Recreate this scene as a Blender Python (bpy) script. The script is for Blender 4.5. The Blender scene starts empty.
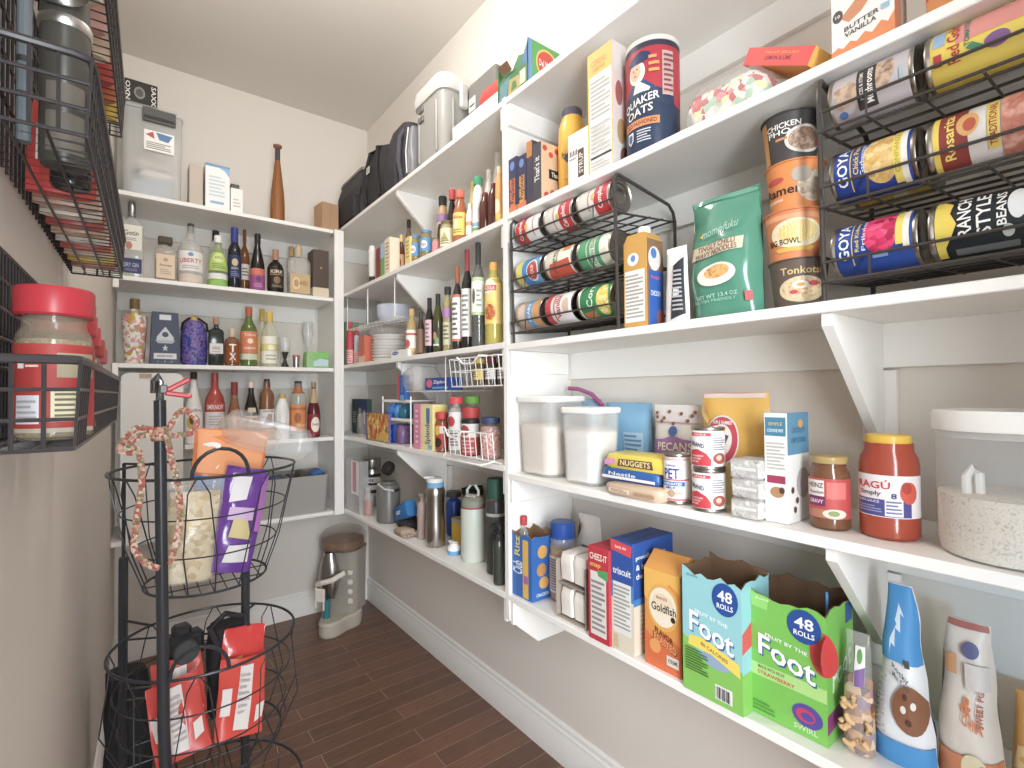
import bpy, bmesh, math, random
from math import sin, cos, pi, radians
from mathutils import Vector, Matrix, noise
rnd = random.Random(7)
SC = bpy.context.scene
COL = SC.collection

# ------------------------------------------------------------------ camera
FPX, YAW, PITCH, ROLL, CH = 501.47, 0.6534, 0.0178, -0.0075, 1.3202
CF = Vector((sin(YAW)*cos(PITCH), cos(YAW)*cos(PITCH), sin(PITCH)))
r0 = Vector((cos(YAW), -sin(YAW), 0)); u0 = r0.cross(CF)
CR = cos(ROLL)*r0 + sin(ROLL)*u0
CU = -sin(ROLL)*r0 + cos(ROLL)*u0
CP = Vector((0, 0, CH))
cd = bpy.data.cameras.new('camera'); cam = bpy.data.objects.new('camera', cd); COL.objects.link(cam)
cd.sensor_width = 36; cd.lens = FPX/1024*36; cd.clip_start = 0.02
cam.matrix_world = Matrix(((CR.x, CU.x, -CF.x, CP.x), (CR.y, CU.y, -CF.y, CP.y), (CR.z, CU.z, -CF.z, CP.z), (0, 0, 0, 1)))
SC.camera = cam
SC.view_settings.view_transform = 'Standard'; SC.view_settings.look = 'None'
SC.view_settings.gamma = 1; SC.view_settings.use_curve_mapping = False

def ray(px, py): return CF + CR*((px-512)/FPX) - CU*((py-384)/FPX)
def on_x(px, py, X): d = ray(px, py); return CP + d*((X-CP.x)/d.x)
def on_y(px, py, Y): d = ray(px, py); return CP + d*((Y-CP.y)/d.y)
def on_z(px, py, Z): d = ray(px, py); return CP + d*((Z-CP.z)/d.z)
def col_y(px, X, Z):       # Y of the point at (X, ?, Z) seen in picture column px
    n = CR*FPX - CF*(px-512); d = Vector((X, 0, Z))-CP
    return -(d.dot(n))/n.y
def col_x(px, Y, Z):
    n = CR*FPX - CF*(px-512); d = Vector((0, Y, Z))-CP
    return -(d.dot(n))/n.x
def row_z(py, X, Y):
    n = CU*FPX + CF*(py-384); d = Vector((X, Y, 0))-CP
    return -(d.dot(n))/n.z

# --------------------------------------------------------------- materials
def lin(h):
    h = h.lstrip('#'); o = []
    for i in (0, 2, 4):
        c = int(h[i:i+2], 16)/255
        o.append(c/12.92 if c <= .04045 else ((c+.055)/1.055)**2.4)
    return o+[1]
MATS = {}
def base_mat(key):
    m = bpy.data.materials.new(key.replace('#', 'tone_')); m.use_nodes = True
    return m, m.node_tree, m.node_tree.nodes['Principled BSDF']
def mat(key):
    if key in MATS: return MATS[key]
    m, nt, b = base_mat(key)
    if key[0] == '#':
        hx, _, fl = key.partition('/')
        c = lin(hx); y = .3*c[0]+.59*c[1]+.11*c[2]; b.inputs['Base Color'].default_value = [q+(y-q)*.15 for q in c[:3]]+[1]
        b.inputs['Roughness'].default_value = .5
        b.inputs['Specular IOR Level'].default_value = .35
        if 'g' in fl: b.inputs['Roughness'].default_value = .14; b.inputs['Specular IOR Level'].default_value = .5
        if 's' in fl: b.inputs['Roughness'].default_value = .3
        if 'd' in fl: b.inputs['Roughness'].default_value = .85
        if 'm' in fl: b.inputs['Metallic'].default_value = 1; b.inputs['Roughness'].default_value = .28
        if 'x' in fl:
            b.inputs['Alpha'].default_value = .34; b.inputs['Roughness'].default_value = .05; b.inputs['Specular IOR Level'].default_value = .8
        if 'h' in fl:
            b.inputs['Alpha'].default_value = .68; b.inputs['Roughness'].default_value = .07; b.inputs['Specular IOR Level'].default_value = .7
        if 'c' in fl: b.inputs['Alpha'].default_value = .22; b.inputs['Roughness'].default_value = .12; b.inputs['Specular IOR Level'].default_value = .8
        if 'f' in fl: b.inputs['Alpha'].default_value = .38; b.inputs['Roughness'].default_value = .35
    else:                    # '@v:scale:hex,hex,..' cells of several colours, '@n:..' soft mottling, '@w:..' waves
        kind, sc, cols = key[1:].split(':'); cols = cols.split(',')
        tc = nt.nodes.new('ShaderNodeTexCoord')
        ramp = nt.nodes.new('ShaderNodeValToRGB')
        if kind == 'v':
            t = nt.nodes.new('ShaderNodeTexVoronoi'); t.inputs['Scale'].default_value = float(sc)
            sep = nt.nodes.new('ShaderNodeSeparateColor')
            nt.links.new(t.outputs['Color'], sep.inputs[0]); nt.links.new(sep.outputs[0], ramp.inputs[0])
            ramp.color_ramp.interpolation = 'CONSTANT'
            bp = nt.nodes.new('ShaderNodeBump'); bp.inputs['Strength'].default_value = .5; bp.inputs['Distance'].default_value = .003; bp.invert = True
            nt.links.new(t.outputs['Distance'], bp.inputs['Height']); nt.links.new(bp.outputs[0], b.inputs['Normal'])
        elif kind == 'n':
            t = nt.nodes.new('ShaderNodeTexNoise'); t.inputs['Scale'].default_value = float(sc); t.inputs['Detail'].default_value = 3
            mr = nt.nodes.new('ShaderNodeMapRange'); mr.inputs[1].default_value = .32; mr.inputs[2].default_value = .68
            nt.links.new(t.outputs['Fac'], mr.inputs[0]); nt.links.new(mr.outputs[0], ramp.inputs[0])
        else:
            t = nt.nodes.new('ShaderNodeTexWave'); t.inputs['Scale'].default_value = float(sc); t.inputs['Distortion'].default_value = 6
            nt.links.new(t.outputs['Fac'], ramp.inputs[0])
        nt.links.new(tc.outputs['Object'], t.inputs['Vector'])
        el = ramp.color_ramp.elements; n = len(cols)
        while len(el) < n: el.new(.5)
        for i, c in enumerate(cols):
            el[i].position = i/n if kind == 'v' else i/max(1, n-1); el[i].color = lin(c)
        nt.links.new(ramp.outputs[0], b.inputs['Base Color']); b.inputs['Roughness'].default_value = .5
    MATS[key] = m
    return m

# ---------------------------------------------------------------- text cache
TXT = {}
def text_mesh(s, bold=True):
    k = (s, bold)
    if k in TXT: return TXT[k]
    c = bpy.data.curves.new('t', 'FONT'); c.body = s; c.resolution_u = 2; c.size = 1
    if bold: c.offset = .018
    o = bpy.data.objects.new('t', c)
    me = o.to_mesh()
    vs = [(v.co.x, v.co.y) for v in me.vertices]; fs = [tuple(p.vertices) for p in me.polygons]
    o.to_mesh_clear(); bpy.data.objects.remove(o); bpy.data.curves.remove(c)
    x0 = min(v[0] for v in vs); x1 = max(v[0] for v in vs); y0 = min(v[1] for v in vs); y1 = max(v[1] for v in vs)
    vs = [((x-x0)/(x1-x0)-.5, (y-y0)/(y1-y0)-.5) for x, y in vs]
    TXT[k] = (vs, fs)
    return TXT[k]

# ------------------------------------------------------------ mesh collector
class G:
    def __init__(s): s.v = []; s.f = []; s.m = []; s.k = []
    def mi(s, key):
        if key not in s.k: s.k.append(key)
        return s.k.index(key)
    def add(s, vs, fs, key):
        n = len(s.v); i = s.mi(key); s.v += [tuple(p) for p in vs]
        for f in fs: s.f.append([n+a for a in f]); s.m.append(i)
        return s
    def box(s, c, sz, key, bev=0.0, rot=None):
        hx, hy, hz = sz[0]/2, sz[1]/2, sz[2]/2; c = Vector(c)
        b = min(bev, hx*.9, hy*.9, hz*.9)
        if b <= 0:
            P = [Vector((x*hx, y*hy, z*hz)) for z in (-1, 1) for y in (-1, 1) for x in (-1, 1)]
            F = [(0, 2, 3, 1), (4, 5, 7, 6), (0, 1, 5, 4), (2, 6, 7, 3), (0, 4, 6, 2), (1, 3, 7, 5)]
        else:
            bm = bmesh.new()
            for x in (-1, 1):
                for y in (-1, 1):
                    for z in (-1, 1):
                        bm.verts.new((x*hx, y*(hy-b), z*(hz-b))); bm.verts.new((x*(hx-b), y*hy, z*(hz-b))); bm.verts.new((x*(hx-b), y*(hy-b), z*hz))
            bmesh.ops.convex_hull(bm, input=bm.verts); bmesh.ops.dissolve_limit(bm, angle_limit=.01, verts=bm.verts, edges=bm.edges)
            bm.verts.index_update(); P = [v.co.copy() for v in bm.verts]; F = [[v.index for v in f.verts] for f in bm.faces]; bm.free()
        if rot is not None: P = [rot @ p for p in P]
        return s.add([p+c for p in P], F, key)
    def rings(s, rr, key, caps=(True, True), closed=True):
        """join equal-length rings of points; key may be a list, one per band"""
        n = len(rr[0]); keys = key if isinstance(key, list) else [key]*(len(rr)-1)
        for i in range(len(rr)-1):
            m = n if closed else n-1
            s.add(list(rr[i])+list(rr[i+1]), [(j, (j+1) % n, n+(j+1) % n, n+j) for j in range(m)], keys[i])
        if caps[0]: s.add(rr[0], [tuple(reversed(range(n)))], keys[0])
        if caps[1]: s.add(rr[-1], [tuple(range(n))], keys[-1])
        return s
    def lathe(s, prof, key, seg=20, c=(0, 0, 0), sx=1, sy=1, caps=(True, True), rot=None):
        rr = []
        for r, z in prof:
            ring = [Vector((r*sx*cos(2*pi*j/seg), r*sy*sin(2*pi*j/seg), z)) for j in range(seg)]
            if rot is not None: ring = [rot @ p for p in ring]
            rr.append([p+Vector(c) for p in ring])
        return s.weld(rr, key, caps)
    def weld(s, rr, key, caps=(True, True)):
        n = len(rr[0]); base = len(s.v); s.v += [tuple(p) for r in rr for p in r]
        keys = key if isinstance(key, list) else [key]*(len(rr)-1)
        for i in range(len(rr)-1):
            mi = s.mi(keys[i])
            for j in range(n):
                s.f.append([base+i*n+j, base+i*n+(j+1) % n, base+(i+1)*n+(j+1) % n, base+(i+1)*n+j]); s.m.append(mi)
        if caps[0]: s.f.append([base+j for j in reversed(range(n))]); s.m.append(s.mi(keys[0]))
        if caps[1]: s.f.append([base+(len(rr)-1)*n+j for j in range(n)]); s.m.append(s.mi(keys[-1]))
        return s
    def rrect(s, secs, key, n=3, caps=(True, True), k=6):
        """loft of rounded rectangles: secs = (z, halfx, halfy, radius[, ox, oy])"""
        rr = []
        for q in secs:
            z, hx, hy, r = q[:4]; ox, oy = (q[4], q[5]) if len(q) > 4 else (0, 0); r = min(r, hx*.99, hy*.99); ring = []
            for (qx, qy, a0) in ((1, 1, 0), (-1, 1, 90), (-1, -1, 180), (1, -1, 270)):
                for i in range(k):
                    a = radians(a0+90*i/(k-1))
                    ring.append((ox+qx*(hx-r)+r*cos(a), oy+qy*(hy-r)+r*sin(a), z))
            rr.append(ring)
        return s.weld(rr, key, caps)
    def tube(s, pts, r, key, seg=6, closed=False):
        P = [Vector(p) for p in pts]; n = len(P); rr = []; up = None
        for i in range(n):
            a = P[(i-1) % n] if (closed or i > 0) else P[0]; b = P[(i+1) % n] if (closed or i < n-1) else P[-1]
            d = (b-a)
            if d.length < 1e-9: d = Vector((0, 0, 1))
            d.normalize()
            if up is None: up = Vector((0, 0, 1)) if abs(d.z) < .9 else Vector((1, 0, 0))
            e = d.cross(up)
            if e.length < 1e-3: e = d.cross(Vector((0, 1, 0)) if abs(d.y) < .9 else Vector((1, 0, 0)))
            e.normalize(); g = d.cross(e); up = -g if False else g.cross(d) if False else up
            rad = r[i] if isinstance(r, (list, tuple)) else r
            rr.append([P[i]+e*(rad*cos(2*pi*j/seg))+g*(rad*sin(2*pi*j/seg)) for j in range(seg)])
        if closed: rr.append(rr[0])
        return s.weld(rr, key, (not closed, not closed))
    def prism(s, poly, a, b, axis, key):
        """extrude a 2-D outline between a and b along axis 'x','y' or 'z'"""
        def P(p, t): return {'x': (t, p[0], p[1]), 'y': (p[0], t, p[1]), 'z': (p[0], p[1], t)}[axis]
        n = len(poly)
        return s.add([P(p, a) for p in poly]+[P(p, b) for p in poly],
                     [tuple(reversed(range(n))), tuple(range(n, 2*n))]+[(j, (j+1) % n, n+(j+1) % n, n+j) for j in range(n)], key)
    def cut(s, pts, fs, mp, L, nx, key):
        """add flat print, sliced into narrow strips first when it goes on a curved surface"""
        if nx > 1 and max(p[0] for p in pts)-min(p[0] for p in pts) > 1.2/nx:
            bm = bmesh.new(); vv = [bm.verts.new((u, v, 0)) for u, v in pts]
            for f in fs:
                try: bm.faces.new([vv[i] for i in f])
                except ValueError: pass
            for k in range(-nx//2, nx+nx//2):
                bmesh.ops.bisect_plane(bm, geom=bm.verts[:]+bm.edges[:]+bm.faces[:], plane_co=(k/nx, 0, 0), plane_no=(1, 0, 0))
            bm.verts.index_update(); pts = [(v.co.x, v.co.y) for v in bm.verts]; fs = [[v.index for v in f.verts] for f in bm.faces]; bm.free()
        s.add([mp(u, v, L) for u, v in pts], fs, key)
    def art(s, els, mp, nx=1, lay0=1):
        """print on a surface. mp(u,v,layer)->point. els: ('r',u0,v0,u1,v1,key) ('e',u,v,ru,rv,key) ('p',[(u,v)..],key) ('t',u,v,w,h,text,key[,turn])"""
        for i, e in enumerate(els):
            L = lay0+i*.6
            if e[0] == 'r':
                _, a, b, c, d, key = e; m = max(1, round(nx*abs(c-a))); q = max(1, round(nx*.6*abs(d-b))) if nx > 1 else 1
                vs = [mp(a+(c-a)*x/m, b+(d-b)*y/q, L) for y in range(q+1) for x in range(m+1)]
                s.add(vs, [(y*(m+1)+x, y*(m+1)+x+1, (y+1)*(m+1)+x+1, (y+1)*(m+1)+x) for y in range(q) for x in range(m)], key)
            elif e[0] == 'e':
                _, u, v, ru, rv, key = e; N = 24
                vs = [mp(u, v, L)]+[mp(u+ru*k*cos(2*pi*j/N), v+rv*k*sin(2*pi*j/N), L) for k in (.25, .5, .75, 1) for j in range(N)]
                s.add(vs, [(0, 1+j, 1+(j+1) % N) for j in range(N)]+[(1+q*N+j, 1+q*N+N+j, 1+q*N+N+(j+1) % N, 1+q*N+(j+1) % N) for q in range(3) for j in range(N)], key)
            elif e[0] == 'p':
                s.cut([(u, v) for u, v in e[1]], [tuple(range(len(e[1])))], mp, L, nx, e[2])
            elif e[0] == 't':
                u, v, w, h, tx, key = e[1:7]; turn = e[7] if len(e) > 7 else 0
                vs, fs = text_mesh(tx)
                ca, sa = cos(radians(turn)), sin(radians(turn))
                if turn in (90, -90): pts = [(u-sa*y*w, v+sa*x*h) for x, y in vs]
                else: pts = [(u+x*w, v+y*h+x*w*math.tan(radians(turn))) for x, y in vs]
                s.cut(pts, fs, mp, L, nx, key)
        return s
    def xf(s, M, start=0):
        s.v = s.v[:start]+[tuple(M @ Vector(p)) for p in s.v[start:]]; return s
    def obj(s, name, parent=None, label=None, ang=35, loc=None, fix=False):
        me = bpy.data.meshes.new(name); me.from_pydata(s.v, [], s.f)
        for k in s.k: me.materials.append(k if isinstance(k, bpy.types.Material) else mat(k))
        me.polygons.foreach_set('material_index', s.m)
        if fix:
            bm = bmesh.new(); bm.from_mesh(me); bmesh.ops.recalc_face_normals(bm, faces=bm.faces); bm.to_mesh(me); bm.free()
        me.polygons.foreach_set('use_smooth', [True]*len(me.polygons)); me.set_sharp_from_angle(angle=radians(ang)); me.update()
        o = bpy.data.objects.new(name, me); COL.objects.link(o)
        if parent is not None: o.parent = parent
        if label: o['label'] = label
        if loc is not None: o.location = loc
        return o

def tag(o, label, cat, group=None):
    o['label'] = label; o['category'] = cat
    if group: o['group'] = group
    return o
def thing(name, label, cat, loc, rz=0.0, group=None, M=None):
    o = bpy.data.objects.new(name, None); COL.objects.link(o); o.empty_display_size = .02
    if M is not None: o.matrix_world = Matrix.Translation(loc) @ M
    else: o.location = loc; o.rotation_euler = (0, 0, rz)
    return tag(o, label, cat, group)
def clone(root, loc, label, rz=None, group=None, M=None):
    r = root.copy(); COL.objects.link(r); r['label'] = label
    if group: r['group'] = group
    if M is not None: r.matrix_world = Matrix.Translation(loc) @ M
    else:
        r.location = loc
        if rz is not None: r.rotation_euler = (0, 0, rz)
    for ch in list(root.children):
        c = ch.copy(); COL.objects.link(c); c.parent = r
        for g in list(ch.children):
            d = g.copy(); COL.objects.link(d); d.parent = c
    return r
def struct(g, name, **k):
    o = g.obj(name, **k); o['kind'] = 'structure'; return o

# surface mappers: u from the viewer's left to right, v upwards, layer lifts print off the surface
LY = .00022
def face(w, d, h, side='F'):
    if side == 'F': return lambda u, v, L: (w*(u-.5), -d/2-L*LY, h*v)
    if side == 'R': return lambda u, v, L: (w/2+L*LY, d*(u-.5), h*v)
    if side == 'L': return lambda u, v, L: (-w/2-L*LY, -d*(u-.5), h*v)
    if side == 'K': return lambda u, v, L: (-w*(u-.5), d/2+L*LY, h*v)
    if side == 'T': return lambda u, v, L: (w*(u-.5), d*(v-.5), h+L*LY)
def cyl(r, z0, z1, arc=170, sx=1, sy=1):
    A = radians(arc)
    def f(u, v, L):
        a = -pi/2+(u-.5)*A; q = r if not callable(r) else r(z0+(z1-z0)*v)
        q = q+.0003+L*LY
        return (q*sx*cos(a), q*sy*sin(a), z0+(z1-z0)*v)
    return f
# ---------------------------------------------------------------- the room
XW, YW, XF, YF, YP, HC = 1.243, 3.171, 0.960, 2.810, 1.2875, 3.05
def wall_x(Y): return -.049-.03*(YW-Y)          # the left wall runs a little out of square

def wall_mat(name, hx, scale=140, bump=.25, dist=.0018):
    m, nt, b = base_mat(name); b.inputs['Base Color'].default_value = lin(hx); b.inputs['Roughness'].default_value = .75; b.inputs['Specular IOR Level'].default_value = .25
    tc = nt.nodes.new('ShaderNodeTexCoord'); t = nt.nodes.new('ShaderNodeTexNoise'); t.inputs['Scale'].default_value = scale; t.inputs['Detail'].default_value = 3
    bp = nt.nodes.new('ShaderNodeBump'); bp.inputs['Strength'].default_value = bump; bp.inputs['Distance'].default_value = dist
    nt.links.new(tc.outputs['Object'], t.inputs['Vector']); nt.links.new(t.outputs['Fac'], bp.inputs['Height']); nt.links.new(bp.outputs[0], b.inputs['Normal'])
    return m
WALL = wall_mat('orange_peel_paint', '#e5dfd7'); CEIL = wall_mat('ceiling_paint', '#e0dbd4', 110, .3)
WHITE = wall_mat('gloss_trim_paint', '#f0eeea', 30, .04); WHITE.node_tree.nodes['Principled BSDF'].inputs['Roughness'].default_value = .4

def floor_mat():
    m, nt, b = base_mat('dark_wood_planks'); N = nt.nodes; L = nt.links
    tc = N.new('ShaderNodeTexCoord'); br = N.new('ShaderNodeTexBrick')
    br.inputs['Scale'].default_value = 1; br.inputs['Brick Width'].default_value = .9; br.inputs['Row Height'].default_value = .083
    br.inputs['Mortar Size'].default_value = .0012; br.inputs['Mortar Smooth'].default_value = .2; br.offset = .37
    br.inputs['Color1'].default_value = lin('#7a5949'); br.inputs['Color2'].default_value = lin('#674c3f'); br.inputs['Mortar'].default_value = lin('#a8917f')
    L.new(tc.outputs['Object'], br.inputs['Vector'])
    mp = N.new('ShaderNodeMapping'); mp.inputs['Scale'].default_value = (3, 45, 1); L.new(tc.outputs['Object'], mp.inputs[0])
    ns = N.new('ShaderNodeTexNoise'); ns.inputs['Scale'].default_value = 3; ns.inputs['Detail'].default_value = 4; L.new(mp.outputs[0], ns.inputs['Vector'])
    mx = N.new('ShaderNodeMix'); mx.data_type = 'RGBA'; mx.blend_type = 'OVERLAY'; mx.inputs[0].default_value = .45
    L.new(br.outputs['Color'], mx.inputs[6]); L.new(ns.outputs['Fac'], mx.inputs[7]); L.new(mx.outputs[2], b.inputs['Base Color'])
    b.inputs['Roughness'].default_value = .36
    bp = N.new('ShaderNodeBump'); bp.inputs['Strength'].default_value = .25; bp.inputs['Distance'].default_value = .002
    L.new(ns.outputs['Fac'], bp.inputs['Height']); L.new(bp.outputs[0], b.inputs['Normal'])
    return m
g = G(); g.box((.3, 1.0, -.05), (4.6, 4.6, .1), floor_mat()); struct(g, 'floor')
g = G(); g.box((.3, 1.55, HC+.05), (4.6, 3.5, .1), CEIL); struct(g, 'ceiling')
g = G(); g.box((XW+.06, 1.3, HC/2), (.12, 3.9, HC), WALL); struct(g, 'wall_right')
g = G(); g.box((.55, YW+.06, HC/2), (1.7, .12, HC), WALL); struct(g, 'wall_back')
g = G(); Y0 = -.44
g.prism([(wall_x(Y0), Y0), (wall_x(YW+.1), YW+.1), (wall_x(YW)-.14, YW+.1), (wall_x(Y0)-.12, Y0)], 0, HC, 'z', WALL); struct(g, 'wall_left', fix=True)
g = G(); JX = .45; g.prism([(wall_x(-.4)-.1, 0), (wall_x(-.4), 0), (wall_x(-.4), 2.12), (JX, 2.12), (JX, 0), (XW, 0), (XW, HC), (wall_x(-.4)-.1, HC)], -.46, -.34, 'y', WALL); struct(g, 'wall_front', fix=True)
# stepped baseboards
def board_profile(t): return [(0, 0), (t, 0), (t, .092), (t*.72, .1), (t*.72, .112), (t*.45, .118), (t*.45, .132), (t*.12, .14), (0, .14)]
g = G(); g.prism([(XW-a, z) for a, z in board_profile(.017)], -.5, YW, 'y', WHITE); struct(g, 'baseboard_right', fix=True)
g = G(); g.prism([(YW-a, z) for a, z in board_profile(.017)], wall_x(YW), XW-.017, 'x', WHITE); struct(g, 'baseboard_back', fix=True)
g = G(); g.prism([(a, z) for a, z in board_profile(.017)], 0, 2.3, 'y', WHITE)
o = struct(g, 'baseboard_left', fix=True); o.location = (wall_x(.85), .85, 0); o.rotation_euler = (0, 0, -.03)

# ------------------------------------------------------- built-in shelving
TH = .020
ZN = [2.271, 1.893, 1.476, 1.066, .683]          # shelf tops, section with the can racks
ZF = [2.271, 1.886, 1.484, 1.087, .681]          # section beyond the divider
ZB = [2.237, 1.856, 1.465, 1.085, .677]          # across the back
SH = thing('built_in_shelves', 'white painted built-in shelving along the right wall nearest the doorway', 'shelving', (XF, .4, 0))
SH.location = (0, 0, 0)
def shelf_board(x0, x1, y0, y1, z, par): g = G(); g.box(((x0+x1)/2, (y0+y1)/2, z-TH/2), (x1-x0, y1-y0, TH), WHITE, .002); return g.obj('shelf', par)
def cleat_run(x0, x1, y0, y1, z, par): g = G(); g.box(((x0+x1)/2, (y0+y1)/2, z-TH-.045), (x1-x0, y1-y0, .09), WHITE, .001); return g.obj('cleat', par)
def bracket(Y, z, par, hh=.235):
    g = G(); zt = z-TH-.0005
    g.prism([(XF+.012, zt), (XW-.02, zt), (XW-.02, zt-hh), (XW-.045, zt-hh), (XF+.012, zt-.022)], Y-.009, Y+.009, 'y', WHITE)
    g.box((XW-.009, Y, zt-.09-(hh-.09)/2-.03), (.017, .06, hh-.04), WHITE, .001)
    return g.obj('bracket', par, fix=True)
YN0 = -.33
for i, z in enumerate(ZN):
    shelf_board(XF, XW-.001, YN0, YP-.0095, z, SH)
    cleat_run(XW-.019, XW-.001, YN0, YP-.0095, z, SH)
    if i > 1: bracket(.36, z, SH)
    g = G(); g.box((XF+.13, YP-.0175, z-TH-.037), (.25, .015, .072), WHITE, .001); g.obj('cleat', SH)
FS = thing('built_in_shelves', 'white painted built-in shelving on the right wall beyond the divider', 'shelving', (0, 0, 0))
g = G(); g.prism([(XF, .66), (XF, 2.275), (XW-.001, 2.275), (XW-.001, .50), (XF+.12, .50), (XF+.002, .60)], YP-.009, YP+.009, 'y', WHITE); g.obj('divider_panel', FS, fix=True)
for i, z in enumerate(ZF):
    shelf_board(XF, XW-.001, YP+.0095, YW-.001, z, FS)
    cleat_run(XW-.019, XW-.001, YP+.0095, YW-.001, z, FS)
    if i < 4: bracket(2.13, z, FS)
    g = G(); g.box((XF+.13, YP+.0175, z-TH-.037), (.25, .015, .072), WHITE, .001); g.obj('cleat', FS)
    g = G(); g.box((XF+.14, YW-.010, z-TH-.045), (.27, .017, .09), WHITE, .001); g.obj('cleat', FS)
BS = thing('built_in_shelves', 'white painted built-in shelving across the back wall', 'shelving', (0, 0, 0))
for i, z in enumerate(ZB):
    x0 = wall_x(YF)+.002
    shelf_board(x0 if i != 3 else col_x(185, YF, z), XF-.055, YF, YW-.001, z, BS)
    cleat_run(wall_x(YW)+.002 if i != 3 else col_x(185, YF, z), XF-.055, YW-.019, YW-.001, z, BS)
    if i in (1, 2): g = G(); g.box((x0+.012, YF-.004, z-.03), (.022, .03, .06), WHITE, .002); g.obj('cleat', BS)
g = G(); g.box((XF-.028, YF+.18, (ZB[0]+.655)/2), (.018, .358, ZB[0]-.655), WHITE, .001)
g.obj('end_panel', BS)
g = G(); g.box((XF-.0365, YF-.009, (ZB[0]+.655)/2), (.036, .018, ZB[0]-.655+.0), WHITE, .002); g.box((XF-.010, YF-.006, (ZB[0]+.655)/2), (.016, .018, ZB[0]-.655), WHITE, .002)
g.obj('corner_post', BS)

# -------------------------------------------------------------- the lights
def area(name, loc, size, power, color, rot=(0, 0, 0), shape='DISK', spread=180):
    l = bpy.data.lights.new(name, 'AREA'); l.shape = shape; l.size = size; l.energy = power; l.color = color; l.spread = radians(spread)
    o = bpy.data.objects.new(name, l); COL.objects.link(o); o.location = loc; o.rotation_euler = rot; return o
def bulb(name, loc, r, power, color):
    l = bpy.data.lights.new(name, 'POINT'); l.energy = power; l.color = color; l.shadow_soft_size = r
    o = bpy.data.objects.new(name, l); COL.objects.link(o); o.location = loc; return o
bulb('pantry_ceiling_lamp', (.42, 1.50, HC-.22), .10, 11, (1, .975, .945))
l = area('kitchen_daylight', (-.34, -1.42, 1.45), 1.15, 84, (.90, .955, 1), (radians(90), 0, radians(-18)), 'RECTANGLE'); l.data.size_y = 1.9
l = bpy.data.lights.new('added_blue_spot', 'SPOT'); l.energy = 55; l.color = (.42, .70, 1); l.spot_size = radians(17); l.spot_blend = 1; l.shadow_soft_size = .12  # blue spot added to tint the near right end as window daylight would
o = bpy.data.objects.new('added_blue_spot', l); COL.objects.link(o); o.location = (-1.0, -.95, 1.3); o.rotation_euler = (Vector((1.22, .10, .90))-Vector(o.location)).to_track_quat('-Z', 'Y').to_euler()
w = bpy.data.worlds.new('world'); SC.world = w; w.use_nodes = True
w.node_tree.nodes['Background'].inputs[0].default_value = (.86, .93, 1, 1); w.node_tree.nodes['Background'].inputs[1].default_value = 1.0
SC.view_settings.exposure = 0.92
SC.cycles.caustics_refractive = False; SC.cycles.caustics_reflective = False
SC.cycles.max_bounces = 10; SC.cycles.diffuse_bounces = 6; SC.cycles.transparent_max_bounces = 24; SC.cycles.use_denoising = True
ZN = [z+.0007 for z in ZN]; ZF = [z+.0007 for z in ZF]; ZB = [z+.0007 for z in ZB]   # goods rest on the boards
# ------------------------------------------------- placing goods on the shelves
def sbox(side, px0, px1, ytop, z, sb, d, yb=None):
    """a box whose front face fills picture columns px0..px1: location of its base centre, turn, width, height"""
    pm = (px0+px1)/2
    if side == 'R':
        X = XF+sb if yb is None else on_z(pm, yb, z).x
        a, b = col_y(px0, X, z), col_y(px1, X, z); Y = (a+b)/2
        return (X+d/2, Y, z), -pi/2, abs(a-b)*.98, row_z(ytop, X, Y)-z
    Y = YF+sb; a, b = col_x(px0, Y, z), col_x(px1, Y, z); X = (a+b)/2
    return (X, Y+d/2, z), 0, abs(a-b)*.98, row_z(ytop, X, Y)-z
def scyl(side, px0, px1, ytop, z, sb, yb=None):
    pm = (px0+px1)/2; r = .03
    for _ in range(5):
        if side == 'R':
            X = XF+sb+r if yb is None else on_z(pm, yb, z).x+r*.9
            P = Vector((X, col_y(pm, X, z), z))
        else:
            Y = YF+sb+r; P = Vector((col_x(pm, Y, z), Y, z))
        t = (P-CP).dot(CF); hd = math.hypot(P.x, P.y); r = (px1-px0)*(t*t/hd)/FPX/2
    r *= .97
    return P, (-pi/4-.5*math.atan2(P.x, P.y) if side == 'R' else 0)+rnd.uniform(-.08, .08), r, row_z(ytop, P.x, P.y)-z

def pbox(name, label, cat, side, px0, px1, ytop, z, sb, d, key, F=(), R=(), L=(), T=(), yb=None, group=None, bev=.0012, hh=None, turn=0):
    loc, rz, w, h = sbox(side, px0, px1, ytop, z, sb, d, yb)
    if hh: h = hh
    g = G(); g.box((0, 0, h/2), (w, d, h), key, bev)
    for s, e in (('F', F), ('R', R), ('L', L), ('T', T)):
        if e: g.art(e, face(w, d, h, s))
    o = g.obj(name); o.location = loc; o.rotation_euler = (0, 0, rz+turn)
    return tag(o, label, cat, group)

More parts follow.
